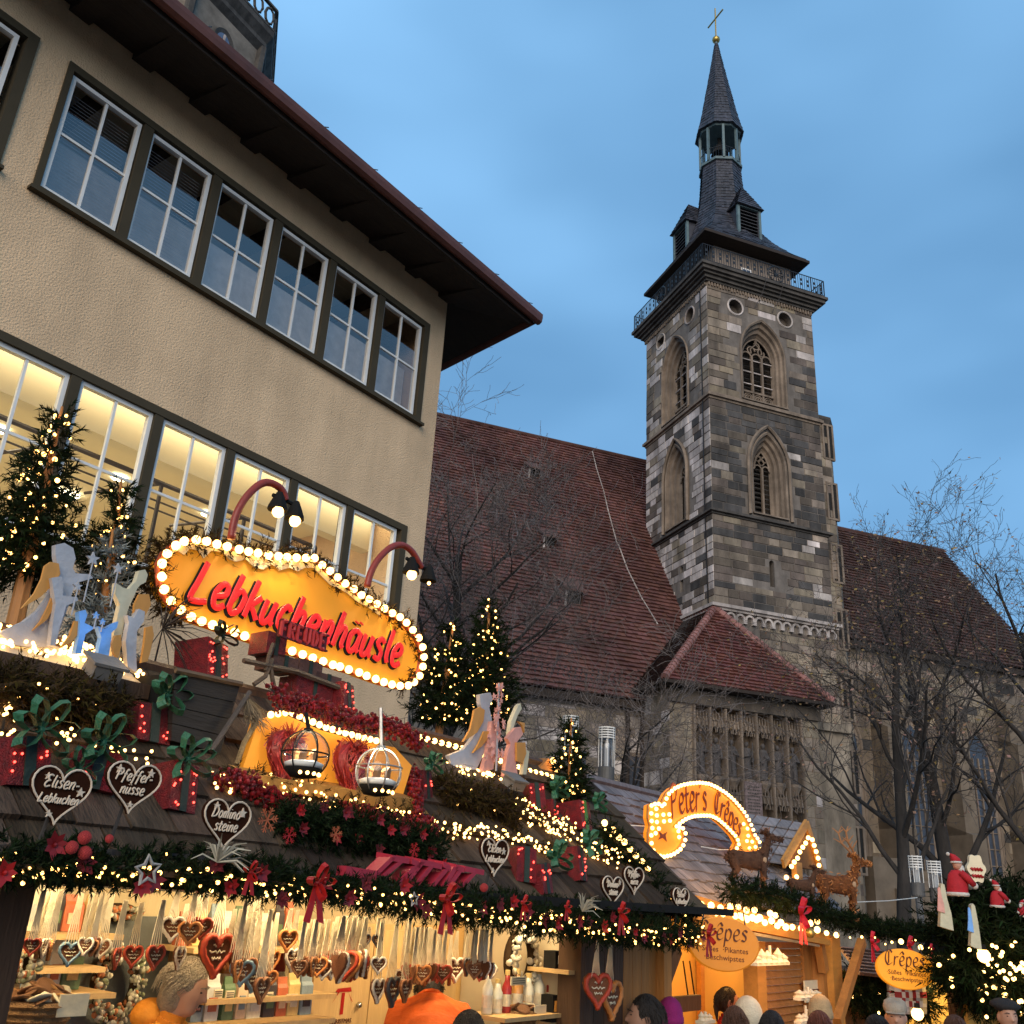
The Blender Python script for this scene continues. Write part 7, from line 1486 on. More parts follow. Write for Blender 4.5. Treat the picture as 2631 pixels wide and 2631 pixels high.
# gabled dormer with bulbs
def gable():
    P = SP(3.72); A = lambda x, y: P(*Z5(x, y)); T = thing('lit_gable', 'little shingled gable edged with bulbs on the crêpes roof', 'dormer', S, A(1350, 950)); ap, lf, rt = A(1392, 640), A(1212, 950), A(1505, 1005); bk = Vector((-.75, .35, .03)); hgt = ap.z
    for k in range(5):
        for q in range(5):
            t0, t1 = k / 5, (k + 1) / 5 + .02; a0, a1 = ap.lerp(lf, t1) , ap.lerp(lf, t0); u0, u1 = q / 5 + .01, (q + 1) / 5 - .01; up_ = Vector((-.01, -.012, .02)); pts_ = [a0 + bk * u0, a0 + bk * u1, a1 + bk * u1, a1 + bk * u0]
            MB().prism([pts_[0] + up_, pts_[1] + up_, pts_[2], pts_[3]], (0, 0, -.015)).build('shingle', GRS, T)
    m = MB(); m.add([ap, lf, rt, ap + bk, lf + bk, rt + bk], ((0, 3, 4, 1), (0, 2, 5, 3), (0, 1, 2))); m.build('core', pbr('gable_inside', (.13, .05, .01), .7), T)
    for a, b_ in ((ap, lf), (ap, rt)):
        d = (b_ - a).normalized(); s_ = Vector((-d.z, 0, d.x)) * .045; m = MB(); m.prism([a + Vector((0, -.03, 0)) - s_, a + Vector((0, -.03, 0)) + s_, b_ + Vector((0, -.03, 0)) + s_, b_ + Vector((0, -.03, 0)) - s_], (0, .028, 0)); m.build('barge_board', OAK, T)
    for p in ((1380, 750), (1360, 790), (1338, 822), (1315, 858), (1298, 905), (1272, 935), (1252, 968), (1412, 765), (1425, 808), (1440, 855), (1455, 905), (1462, 960), (1212, 1052), (1290, 1048)): bulb(T, A(*p) + Vector((0, -.05, 0)), .022, 'w')
    m = MB(); m.mm(A(1290, 1000).x, A(1335, 1000).x, A(1290, 1000).y - .05, A(1290, 1000).y, A(1300, 1100).z, A(1300, 935).z); m.build('window_frame', OAK, T)
gable()
gp = smooth_path([SP(3.2)(*Z10(*p)) for p in ((345, 425), (420, 415), (520, 420), (640, 440), (780, 470), (930, 520), (1050, 560), (1200, 612), (1350, 655), (1500, 690), (1650, 710), (1800, 728), (1925, 745), (2010, 790))])
garland('fir_rope', 'thick dark fir rope sagging from the crêpes roof toward the right', gp, lambda t: .085, 1700, FIR, 0, fl=.1, nl=.042)
for lab, x, y, s_ in (('red bow in the middle of the crêpes stall garland', 915, 580, .2), ('bright red bow near the brace of the crêpes stall', 1455, 800, .15), ('red bow just above the small oval sign', 1735, 830, .16), ('small red ribbon right of the small oval sign', 1900, 860, .1)): ribbon_bow(lab, SP(2.95)(*Z10(x, y)), s_, pbr('bright_red_ribbon', (.50, .012, .03), .45))
t2 = thing('under_garland_lights', 'golden lights glowing under the sagging fir rope', 'light string', S, gp[30]); c = MB(); c.tube([p + Vector((0, -.03, -.09)) for p in gp[40:]], .004, 4); c.build('cable', BLACK, t2)
for x, y, r in ((1290, 770, .010), (1380, 765, .012), (1560, 820, .01), (1610, 805, .012), (1680, 800, .026), (1760, 800, .012), (1830, 845, .026), (1900, 855, .018), (1905, 935, .018), (1790, 790, .01), (1480, 770, .01)): bulb(t2, SP(3.0)(*Z10(x, y)), r, 'w')
p = SP(3.1)(*Z10(985, 735)); MB().ball(p, .04, 14, 10).solo('gold_bauble', GOLD, 'gold bauble hanging among the fascia bulbs', 'bauble', S, p, smooth=True)
# white carved ornaments
def carved(label, q, x0, x1, y0, y1, P, n):
    a, b_ = S.y(*q(x0, y1), P), S.y(*q(x1, y0), P); T = thing('carved_ornament', label, 'ornament', S, a); W = pbr('white_carving', (.70, .60, .42), .6, .1, 9, .2); m = MB(); w, h = b_.x - a.x, abs(b_.z - a.z); m.box(a + Vector((w / 2, 0, .01)), (w, .06, .02)); m.tube([a + Vector((w * .5, 0, 0)), a + Vector((w * .5, 0, h))], .012, 5); m.build('base', W, T)
    for k in range(n): x = a.x + w * (k + .5) / n; hh = h * rr(.35, .8); m = MB(); m.lathe((x, a.y, a.z + .02), [(w / n * .45, 0), (w / n * .3, hh * .3), (w / n * .38, hh * .55), (w / n * .16, hh * .8), (.004, hh)], 7); m.build('carved_figure', W, T)
carved('white carved hanging ornament left of the shutter', Z10, 555, 795, 830, 985, 3.1, 6); carved('white carved ornament before the notice board', Z10, 885, 1050, 1140, 1250, 3.2, 4); carved('white carved ornament low before the shutter', Z10, 890, 1010, 1280, 1430, 3.2, 4); carved('white carved ornament at the girl\'s counter', Z10, 140, 230, 1330, 1430, 3.2, 3)

# ------------------------------------------------------------------ reindeer
def deer(label, q, xb, yb, hpx, sc, P, mat, antl, flip=1, fr=S):
    w_ = S.W(S.y(*q(xb, yb), P)); fr = G; b_ = Vector(w_); h = hpx * sc * G.mpp(b_); T = thing('reindeer_figure', label, 'reindeer', fr, b_, 'reindeer figures on the crêpes stall'); o_ = lambda x, y, z: b_ + Vector((x * flip, y, z)) * h
    m = MB()                                             # h = shoulder height
    m.loft([[o_(x, ry * cos(a), z + rz * sin(a)) for a in [2 * pi * k / 12 for k in range(12)]] for x, z, ry, rz in ((-.52, .84, .03, .04), (-.5, .82, .11, .13), (-.38, .80, .155, .19), (-.1, .76, .15, .19), (.15, .76, .16, .22), (.32, .80, .13, .20), (.40, .86, .07, .12))])
    m.loft([[o_(x + rz * sin(a) * -.7, ry * cos(a), z + rz * sin(a) * .7) for a in [2 * pi * k / 10 for k in range(10)]] for x, z, ry, rz in ((.26, .84, .11, .17), (.36, 1.0, .08, .12), (.42, 1.16, .065, .09), (.46, 1.28, .06, .075))])
    m.loft([[o_(x, ry * cos(a), z + rz * sin(a)) for a in [2 * pi * k / 10 for k in range(10)]] for x, z, ry, rz in ((.38, 1.33, .03, .04), (.42, 1.33, .075, .09), (.52, 1.31, .07, .08), (.64, 1.27, .045, .05), (.74, 1.255, .04, .045), (.78, 1.25, .02, .02))])
    for s_ in (-1, 1):
        m.tube([o_(.28, s_ * .09, .74), o_(.30, s_ * .09, .42), o_(.27, s_ * .09, .38), o_(.29, s_ * .09, .06), o_(.33, s_ * .09, 0)], [h * q_ for q_ in (.085, .05, .045, .035, .045)], 7)
        m.tube([o_(-.40, s_ * .09, .78), o_(-.34, s_ * .1, .52), o_(-.47, s_ * .1, .34), o_(-.42, s_ * .1, .06), o_(-.38, s_ * .1, 0)], [h * q_ for q_ in (.13, .075, .048, .036, .045)], 7)
        m.tube([o_(.42, s_ * .06, 1.38), o_(.36, s_ * .16, 1.44), o_(.33, s_ * .2, 1.42)], [h * q_ for q_ in (.02, .04, .008)], 6)
    m.tube([o_(-.52, 0, .86), o_(-.58, 0, .80), o_(-.58, 0, .72)], [h * q_ for q_ in (.035, .04, .012)], 6); m.build('body', mat, T, smooth=True)
    bd = T.children[0].data; m = MB()
    for f_ in bd.polygons:
        if f_.area < h * h * .0001: continue
        for k in range(3 if antl else 2):
            c_ = f_.center + org(T) + rv() * sqrt(f_.area) * .5; t_ = (rv() + Vector((0, 0, 0 if antl else -.6))); t_ = (t_ - f_.normal * t_.dot(f_.normal) * (.9 if antl else .6)).normalized() * h * (.045 if antl else .05); m.tube([c_ - t_ + f_.normal * .003, c_ + f_.normal * h * .014, c_ + t_ + f_.normal * .002], [h * .008, h * .011, h * .004], 3)
    m.build('wicker_strands' if antl else 'fur_tufts', pbr('wicker_strand', (.36, .135, .035), .6, .3, 9, 0, isl=.6) if antl else pbr('fur_tuft', (.085, .038, .02), .9, .3, 9, 0, isl=.6), T, kind='stuff')
    if antl:
        m = MB()
        for s_ in (-1, 1):
            st = [o_(.42, s_ * .05, 1.4), o_(.32, s_ * .13, 1.55), o_(.20, s_ * .22, 1.70), o_(.16, s_ * .26, 1.92), o_(.22, s_ * .25, 2.05)]; m.tube(st, [h * q_ for q_ in (.03, .028, .025, .02, .01)], 6)
            for i, d in ((1, (.12, .02, .2)), (2, (-.16, .08, .1)), (2, (.14, 0, .16)), (3, (-.13, .05, .12)), (3, (.12, 0, .1))): m.tube([st[i], st[i] + Vector((d[0] * flip, d[1] * s_, d[2])) * h], [h * .022, h * .008], 5)
        m.build('antlers', pbr('antler', (.33, .15, .06), .6, .2, 9, .2), T)
    else:
        m = MB()
        for s_ in (-1, 1): 
            for k in range(3): m.tube([o_(.43, s_ * .04, 1.38), o_(.40 + .05 * (k - 1), s_ * (.07 + .03 * k), 1.52)], [h * .018, h * .007], 5)
        m.build('antlers', pbr('antler', (.33, .15, .06)), T)
    m = MB(); m.ball(o_(.3, -.15, .78), (h * .05, h * .03, h * .07), 7, 5); m.build('chest_patch', pbr('fur_pale', (.38, .25, .15), .9), T)
WICK = pbr('wicker_deer', (.26, .085, .022), .75, .6, 26, 1.0, dist=.05); FUR = pbr('brown_fur', (.085, .04, .022), .95, .35, 30, .8)
deer('dark brown reindeer figure standing under the scroll sign\'s right end', Z5, 985, 1190, 330, .33644, 3.45, FUR, False)
deer('smaller dark reindeer figure lying low between the gable and the wicker stag', Z5, 1390, 1290, 215, .33644, 3.4, FUR, False)
deer('antlered wicker stag glowing amber, looking right', Z10, 1225, 640, 335, .33644, 3.3, WICK, True)
# white guy wires
for lab, a, b_, P in (('thin white wire left of the scroll sign', Z5(-80, 628), Z5(195, 662), 3.8), ('thin white wire right of the scroll sign\'s curl', Z5(600, 818), Z5(840, 842), 3.8), ('thin white wire running right from the stag', Z11(0, 792), Z11(570, 750), 3.2)):
    a, b_ = S.y(*a, P), S.y(*b_, P); m = MB(); m.tube([a, a.lerp(b_, .5) - Vector((0, 0, .01)), b_], .0055, 4); m.solo('guy_wire', pbr('white_wire', (.7, .68, .62), .5), lab, 'wire', S, a)

# ------------------------------------------------------------------ huts at the far right
GP = lambda Y: (lambda px, py: G.y(px, py, Y))
def far_hut():
    Y = 9.5; A = GP(Y); T = thing('fir_covered_hut', 'fir-covered market hut with yellow-lit window at the far right', 'market stall', G, A(2500, 2620)); 
    x0, x1 = A(2450, 2500).x, A(2780, 2500).x; zt = A(2500, 2535).z
    m = MB(); m.prism([(x0 + .7, Y - .1, zt + .1), (x0 + .7, Y + 1.3, A(2500, 2300).z), (x0 + .7, Y + 2.6, zt + .1)], (x1 - x0, 0, 0)); m.build('roof', BLACK, T)
    m = MB(); m.mm(x0, x1, Y + 1.6, Y + 1.7, 0, zt + .2); m.build('back_wall', pbr('hut_wall', (.55, .36, .10), .7), T)
    for px in (2470, 2545, 2625): a = A(px, 2560); m = MB(); m.mm(a.x - .07, a.x + .07, Y, Y + .14, 0, zt + .08); m.build('post', WOODD, T)
    m = MB(); m.mm(x0, x1, Y - .15, Y + .1, zt, zt + .22); m.build('beam', WOODD, T); m = MB(); m.mm(x0, x1, Y - .1, Y + .5, .9, .98); m.build('counter', WOODP, T)
    l = bpy.data.lights.new('hut_lamp_light', 'AREA'); l.energy = 20; l.size = 1; l.color = (1, .62, .2); lo = bpy.data.objects.new('hut_lamp_light', l); COL.objects.link(lo); lo.parent = T; lo.location = Vector((A(2570, 2600).x, Y + .9, zt)) - ORG[T.name]
    pa = smooth_path([A(*Z11(*p)) + Vector((0, -.2, 0)) for p in ((960, 1150), (1050, 1020), (1200, 1000), (1400, 1050), (1650, 1150))]); garland('fir_thatch', 'dark mass of fir branches covering the upper roof of the right hut', pa, .40, 2600, FIR, 0, fr=G, fl=.26, nl=.085, nn=13)
    pa = smooth_path([A(*Z11(*p)) + Vector((0, -.35, 0)) for p in ((760, 1300), (820, 1420), (900, 1430), (1100, 1460), (1300, 1500), (1600, 1550))]); garland('fir_thatch', 'dark fir branches with scattered lights along the lower roof of the right hut', pa, .30, 2000, FIR, 70, 'w', .018, fr=G, fl=.2, nl=.07, nn=13, low=-1)
    pa = [A(*Z11(*p)) + Vector((0, -.55, 0)) for p in ((1050, 1160), (1010, 1290), (1080, 1350), (1180, 1400), (1250, 1450))]; t_ = thing('light_string', 'string of small lights down the front of the right hut roof', 'light string', G, pa[0]); c = MB(); c.tube(pa, .006, 4); c.build('cable', BLACK, t_)
    for k in range(36): bulb(t_, path_at(pa, rr(0, 1))[0] + Vector((rr(-.25, .25), -.1, rr(-.06, .06))), .016, 'w')
    for lab, x, y, r in (('bright bulb with orange glow on the right hut roof', 1330, 1475, .055), ('bright bulb low beside the capped man', 225, 1745, .05), ('bright bulb in the garland gap at the right', 800, 1250, .055)): p = A(*Z11(x, y)) + Vector((0, -.8, 0)); t_ = thing('round_lamp', lab, 'lamp', G, p); bulb(t_, p, r, 'w', 'glass_bulb'); m = MB(); m.lathe(p, [(r * .5, r * .8), (r * .4, r * 1.6)], 8); m.build('socket', BLACK, t_)
    p = A(*Z11(1165, 1850)) + Vector((0, -.1, 0)); t_ = thing('face_cookie', 'big round yellow cookie disc hanging in the right hut', 'cookie', G, p); m = MB(); m.loft([[p + Vector((.2 * s_ * cos(2 * pi * k / 20), d, .24 * s_ * sin(2 * pi * k / 20))) for k in range(20)] for s_, d in ((.9, .03), (1, .0), (.9, -.03))]); m.build('disc', pbr('yellow_disc', (.60, .38, .10), .6), t_); m = MB(); m.tube([p + Vector((-.08 + .02 * k, -.04, -.06 - .02 * sin(k / 8 * pi))) for k in range(9)], .008, 4); m.build('icing_line', CREAM, t_)
    for i in range(14):
        p = A(*Z11(590 + (i % 7) * 35, 1800 + (i // 7) * 90)) + Vector((0, .5, 0)); t_ = thing('gift_tin', 'small %s tin, %s row of the display behind the capped man' % (('white', 'red', 'pale grey', 'cream', 'dull red', 'silver', 'ivory')[i % 7], ('upper', 'lower')[i // 7]), 'tin', G, p, 'tins on display in the right hut'); m = MB(); m.lathe(p, [(.075, 0), (.08, .02), (.08, .17), (.06, .19)], 9); m.build('tin', (WHT, RED, SIL, CREAM, REDG, SIL, PALE)[i % 7], t_); m = MB(); m.lathe(p, [(.083, .06), (.083, .11)], 9); m.build('band', (RED, WHT)[i % 2], t_)
far_hut()
# small slate-roofed kiosk behind the brace
def kiosk():
    A = GP(10.5); T = thing('small_kiosk', 'small dark kiosk with lilac-grey scalloped roof behind the brace', 'market stall', G, A(2230, 2520)); a, b_, c_, d = A(*Z10(1190, 840)), A(*Z10(1640, 880)), A(*Z10(1640, 1070)), A(*Z10(1190, 1020))
    for r in range(8):
        for k in range(12):
            t0, t1 = r / 8, (r + 1.1) / 8; u0, u1 = k / 12 + .003, (k + 1) / 12 - .003; f_ = lambda u, t: a.lerp(b_, u).lerp(d.lerp(c_, u), t) + Vector((0, -.6 * t, 0)); MB().hexa([f_(u0, t1), f_(u1, t1), f_(u1, t0), f_(u0, t0)] + [f_(u0, t1) + Vector((0, -.05, .03)), f_(u1, t1) + Vector((0, -.05, .03)), f_(u1, t0) + Vector((0, -.01, .01)), f_(u0, t0) + Vector((0, -.01, .01))]).build('shingle', pbr('lilac_shingle', (.20, .165, .17), .8, .2, 4, .3, rnd=.25), T)
    m = MB(); m.mm(a.x, b_.x, a.y, a.y + 1.2, 0, d.z); m.build('body', WOODD, T)
kiosk()
garland('shrub_garland', 'dim leafy garland below the kiosk roof beside the orange post', smooth_path([GP(10.2)(*Z10(*p)) for p in ((1250, 1120), (1350, 1150), (1450, 1230), (1600, 1230), (1900, 1260))]), .20, 800, FIR, 10, 'w', .014, fr=G, fl=.16, nl=.06)
# red-coated figurines and slim painted boards on the hut roof
def figurine(label, q, px, py, hpx, Y, face, board=False):
    b_ = G.y(*q(px, py), Y); k_ = G.mpp(b_) * .27487; h = hpx * k_; T = thing('red_coat_figurine', label, 'figurine', G, b_, 'red-coated figurines on the hut roof'); o_ = lambda x, y, z: b_ + Vector((x * face, y, z)) * h; RC = pbr('felt_red', (.38, .012, .02), .8, .2, 9, .3); FU = pbr('white_fur', (.66, .62, .56), .95, .15, 30, .8)
    m = MB(); m.loft([[o_(x + rx * cos(a), ry * sin(a), z) for a in [2 * pi * k / 14 for k in range(14)]] for x, z, rx, ry in ((0, 0, .24, .2), (0, .08, .26, .22), (.02, .3, .25, .22), (.02, .5, .2, .17), (.03, .6, .12, .11))])
    for s_ in (-1, 1): m.tube([o_(.05, s_ * .18, .55), o_(.2, s_ * .24, .4), o_(.38, s_ * .14, .26)], [h * .085, h * .09, h * .07], 8)
    m.build('coat', RC, T, smooth=True)
    m = MB(); m.ball(o_(.07, 0, .72), (h * .115, h * .115, h * .13), 10, 8); m.ball(o_(.185, 0, .72), h * .025, 6, 5); m.build('head', pbr('figurine_skin', (.48, .25, .17), .6), T, smooth=True)
    m = MB(); m.loft([[o_(x + rx * cos(a), rx * sin(a), z) for a in [2 * pi * k / 12 for k in range(12)]] for x, z, rx in ((.05, .78, .13), (.03, .88, .115), (-.03, .97, .07), (-.1, 1.0, .03))]); m.build('cap', RC, T, smooth=True)
    m = MB(); m.ball(o_(.14, 0, .62), (h * .1, h * .11, h * .14), 9, 7); m.lathe(b_ + Vector((.05 * face * h, 0, .765 * h)), [(h * .13, 0), (h * .15, .02 * h), (h * .13, .05 * h)], 12); m.ball(o_(-.14, 0, .98), h * .05, 7, 5); m.lathe(b_, [(h * .26, -.02 * h), (h * .285, .03 * h), (h * .26, .07 * h)], 14)
    for s_ in (-1, 1): m.ball(o_(.4, s_ * .13, .24), h * .085, 8, 6)
    m.build('fur_trim', FU, T, smooth=True)
    if board:
        c = G.y(*q(1125, 480), Y); T = thing('cloud_board', 'cream cloud-shaped board with red writing held by the upper figurine', 'sign', G, c); m = MB(); P_ = [c + Vector((cos(a) * 82 * k_ * (1 + .12 * cos(6 * a)), 0, sin(a) * 125 * k_ * (1 + .10 * cos(6 * a)))) for a in [2 * pi * k / 40 for k in range(40)]]; m.prism(P_, (0, .04, 0)); m.build('board', CREAM, T); m = MB()
        for i, z in enumerate((0, -60)):
            m.tube([c + Vector(((-58 + 9 * k) * k_, -.006, (z - 6 + 9 * sin(k * 2.1)) * k_)) for k in range(13)], .012, 4)
        m.build('lettering', RED, T)
figurine('red-coated bearded figurine on top of the hut, holding the cloud board', Z11, 950, 730, 370, 9.0, 1, True)
figurine('red-coated bearded figurine lower right on the fir branches', Z11, 1320, 840, 240, 8.9, 1)
figurine('red-coated figurine cut off by the right picture edge', Z11, 1570, 930, 150, 8.9, -1)
for lab, P_, cols in (('slim pointed painted board with pink stripe on the hut roof, upper one', [(790, 640), (800, 615), (825, 630), (850, 760), (890, 900), (912, 1060), (860, 1045), (785, 1020), (790, 850)], (PALE, PNK)), ('slim pointed painted board with blue edge on the hut roof, lower one', [(1075, 820), (1090, 805), (1110, 830), (1140, 980), (1160, 1120), (1175, 1240), (1110, 1220), (1070, 1200), (1080, 1000)], (PALE, ICE))):
    V = [GP(8.6)(*Z11(*p)) for p in P_]; T = thing('painted_board', lab, 'board', G, V[0]); m = MB(); m.prism(V, (0, .05, 0)); m.build('board', cols[0], T); c_ = sum((v for v in V), Vector()) / len(V); m = MB(); m.prism([c_ + (v - c_) * .55 + Vector((-.04, -.012, .05)) for v in V], (0, .011, 0)); m.build('painted_stripe', cols[1], T)

# ================================================================== people
ORJ = pbr('orange_jacket', (.66, .24, .02), .8, .25, 5, 1, fine=9, dist=.035); ORR = pbr('red_orange_top', (.60, .10, .010), .85, .25, 5, 1, fine=8, dist=.035)
SKIN = pbr('skin', (.42, .23, .155), .55, .06, 9, .05)
def fuse(mb, name, mat, T, vox, smooth_it=2):
    o_ = mb.build(name, mat, T); m = o_.modifiers.new('r', 'REMESH'); m.mode = 'VOXEL'; m.voxel_size = vox; s_ = o_.modifiers.new('s', 'SMOOTH'); s_.iterations = smooth_it; s_.factor = .5
    bpy.context.view_layer.update(); dg = bpy.context.evaluated_depsgraph_get(); new = bpy.data.meshes.new_from_object(o_.evaluated_get(dg)); o_.modifiers.clear(); o_.data = new
    new.materials.clear(); new.materials.append(mat); new.polygons.foreach_set('use_smooth', [True] * len(new.polygons)); return o_
def person(label, px, py, top, face, coat, hair, style='short', dist=None, arms='down', bend=0, hat=None, hood=None, fr=G, at=None, lift=0, collar=True, vox=.014):
    """top: height of the crown above ground; stands where the ray to (px,py) reaches that height"""
    p = at if at else G.z(px, py, top); s_ = top / 1.72; T = thing('person', label, 'person', G, (p.x, p.y, 0), 'people at the stalls'); f_ = radians(face)     # face: azimuth they look toward
    ax, ay = Vector((cos(f_), -sin(f_), 0)), Vector((-sin(f_), -cos(f_), 0))     # local x = their left..right, local -y = forward
    def W(x, y, z):
        if bend and z > .95: dz, dy = z - .95, y; z, y = .95 + dz * cos(bend) + dy * sin(bend), dy * cos(bend) - dz * sin(bend)
        return Vector((p.x, p.y, 0)) + (ax * x + ay * y) * s_ + Vector((0, 0, z * s_))
    def tb(m, pts, rs, n=8): m.tube([W(*q) for q in pts], [r * s_ for r in rs], n)
    def ell(m, c, r, n=12, k=9): 
        R_ = Matrix((ax, ay, Vector((0, 0, 1)))).transposed(); 
        if bend and c[2] > .95: R_ = R_ @ Matrix.Rotation(bend, 3, 'X')
        m.ball(W(*c), [q * s_ for q in r], n, k, R_)
    if arms == 'face': ar = {1: [(.18, 0, 1.40), (.25, -.06, 1.14), (.06, -.24, 1.40)], -1: [(-.18, 0, 1.40), (-.24, .0, 1.14), (-.16, -.22, 1.08)]}
    elif arms == 'fwd': ar = {1: [(.18, 0, 1.40), (.24, -.02, 1.13), (.14, -.26, 1.05)], -1: [(-.18, 0, 1.40), (-.24, -.02, 1.13), (-.14, -.26, 1.05)]}
    else: ar = {1: [(.18, 0, 1.40), (.24, .03, 1.13), (.24, -.05, .90)], -1: [(-.18, 0, 1.40), (-.24, .03, 1.13), (-.24, -.05, .90)]}
    m = MB()
    for s in (-1, 1):
        tb(m, [(s * .09, 0, .92), (s * .10, -.01, .50), (s * .10, .02, .09)], [.09, .058, .04]); tb(m, [(s * .10, .04, .045), (s * .11, -.15, .035)], [.045, .035]); tb(m, ar[s], [.055, .044, .032])
    for c, r in (((0, 0, .94), (.165, .115, .13)), ((0, 0, 1.1), (.135, .1, .15)), ((0, 0, 1.29), (.17, .115, .17)), ((0, -.01, 1.605), (.074, .094, .115)), ((0, -.045, 1.535), (.052, .058, .05)), ((0, -.075, 1.595), (.05, .03, .04))): ell(m, c, r)
    tb(m, [(0, .015, 1.40), (0, .0, 1.56)], [.06, .055]); tb(m, [(0, -.098, 1.625), (0, -.122, 1.578)], [.012, .017], 6)
    for s in (-1, 1): ell(m, (s * .078, .005, 1.60), (.012, .022, .034), 7, 6)
    b_ = fuse(m, 'body', SKIN, T, vox)
    m = MB()
    for s in (-1, 1):
        ell(m, (s * .032, -.0905, 1.620), (.0095, .006, .0042), 7, 5)
    m.build('eyes', pbr('eye_brown', (.035, .02, .014), .4), b_)
    m = MB()
    for s in (-1, 1): tb(m, [(s * .016, -.101, 1.640), (s * .034, -.099, 1.645), (s * .052, -.084, 1.639)], [.003, .0042, .002], 5)
    m.build('eyebrows', hair, b_)
    m = MB(); tb(m, [(-.026, -.103, 1.548), (0, -.109, 1.546), (.026, -.103, 1.548)], [.004, .0055, .004], 6); m.build('mouth', pbr('lips', (.33, .11, .09), .5), b_)
    for s in (-1, 1):                                   # hands: palm, four fingers, thumb
        el, wr = Vector(ar[s][1]), Vector(ar[s][2]); d = (wr - el).normalized(); u = Vector((0, 1, 0)) if abs(d.z) > .5 else Vector((0, 0, 1)); u = (u - d * u.dot(d)).normalized(); v = d.cross(u); m = MB(); h0 = wr + d * .02
        tb(m, [wr - d * .02, h0, h0 + d * .04, h0 + d * .075], [.028, .03, .034, .03], 8)
        for k in range(4): a = h0 + d * .07 + u * (k - 1.5) * .018; l = (.062, .072, .068, .052)[k]; tb(m, [a, a + d * l * .5 + v * .006, a + d * l * .8 + v * .022, a + d * l * .9 + v * .036], [.0095, .009, .008, .006], 6)
        tb(m, [h0 + d * .01 + u * -.02, h0 + d * .035 + u * -.045 + v * .012, h0 + d * .065 + u * -.048 + v * .026], [.012, .011, .008], 6); m.build('hand', SKIN, b_, smooth=True)
    m = MB()
    for s in (-1, 1): tb(m, [ar[s][0], ar[s][1], tuple(Vector(ar[s][1]).lerp(Vector(ar[s][2]), .93))], [.082, .07, .052], 10)
    for c, r in (((0, .0, .86), (.20, .155, .16)), ((0, 0, 1.02), (.19, .145, .18)), ((0, 0, 1.2), (.195, .145, .18)), ((0, .005, 1.34), (.195, .125, .12))): ell(m, c, r, 16, 10)
    fuse(m, 'coat', coat, T, .02, 3)
    m = MB()
    if collar:
        for k in range(3): m.loft([[W((.075 + .02 * (2 - k)) * cos(a), .005 + (.075 + .02 * (2 - k)) * sin(a), 1.40 + .028 * k + z) for a in [2 * pi * q / 16 for q in range(16)]] for z in (0, .035)])
        m.build('collar', coat, T)
    m = MB()
    for s in (-1, 1): tb(m, [(s * .09, 0, .9), (s * .10, -.01, .5), (s * .10, .02, .07)], [.105, .08, .07], 9)
    m.build('trousers', pbr('trousers', (.02, .022, .03), .9), T)
    m = MB()
    for s in (-1, 1): ell(m, (s * .105, -.05, .045), (.052, .14, .05), 10, 6)
    m.build('shoe', BLACK, T)
    # hair / hat
    if style:
        m = MB(); ell(m, (0, .012, 1.632), (.086, .100, .108), 14, 10); ell(m, (0, .045, 1.60), (.082, .075, .10), 12, 8)
        if style == 'bob': ell(m, (0, .035, 1.56), (.095, .075, .12), 12, 8)
        if style == 'long': ell(m, (0, .05, 1.5), (.10, .07, .19), 12, 8)
        if style == 'tail': tb(m, [(0, .10, 1.62), (.0, .13, 1.55), (.02, .12, 1.42)], [.035, .03, .012])
        cutf = [(c) for c in m.v]; o_ = fuse(m, 'hair', hair, T, .012, 1)
        # clear the face opening
        bm = bmesh.new(); bm.from_mesh(o_.data); org_ = org(T); kill = []
        for v in bm.verts:
            w = v.co + org_ - Vector((p.x, p.y, 0)); ly, lz = w.dot(ay) / s_, w.z / s_
            if bend: y_, z_ = ly, lz - .95; ly, lz = y_ * cos(-bend) - (-1) * 0 + z_ * sin(bend), .95 + z_ * cos(bend) - y_ * sin(bend)
            if ly < -.055 and lz < 1.668: kill.append(v)
        bmesh.ops.delete(bm, geom=kill, context='VERTS'); bm.to_mesh(o_.data); bm.free()
        m = MB()                                         # loose strands
        for k in range(600):
            a = rr(0, 2 * pi); e = rr(.0, 1.5); q = Vector((.088 * cos(a) * cos(e), .014 + .102 * sin(a) * cos(e), 1.632 + .11 * sin(e)))
            if q.y < -.05 and q.z < 1.68: continue
            l_ = rr(.5, 1.1); tb(m, [q, q + Vector((q.x * .16 + rr(-.006, .006), .02 + (q.y - .014) * .15, -.045 * l_)), q + Vector((q.x * .12 + rr(-.012, .012), .03, -.095 * l_))], [.0026, .0024, .001], 3)
        m.build('strands', hair, o_, kind='stuff')
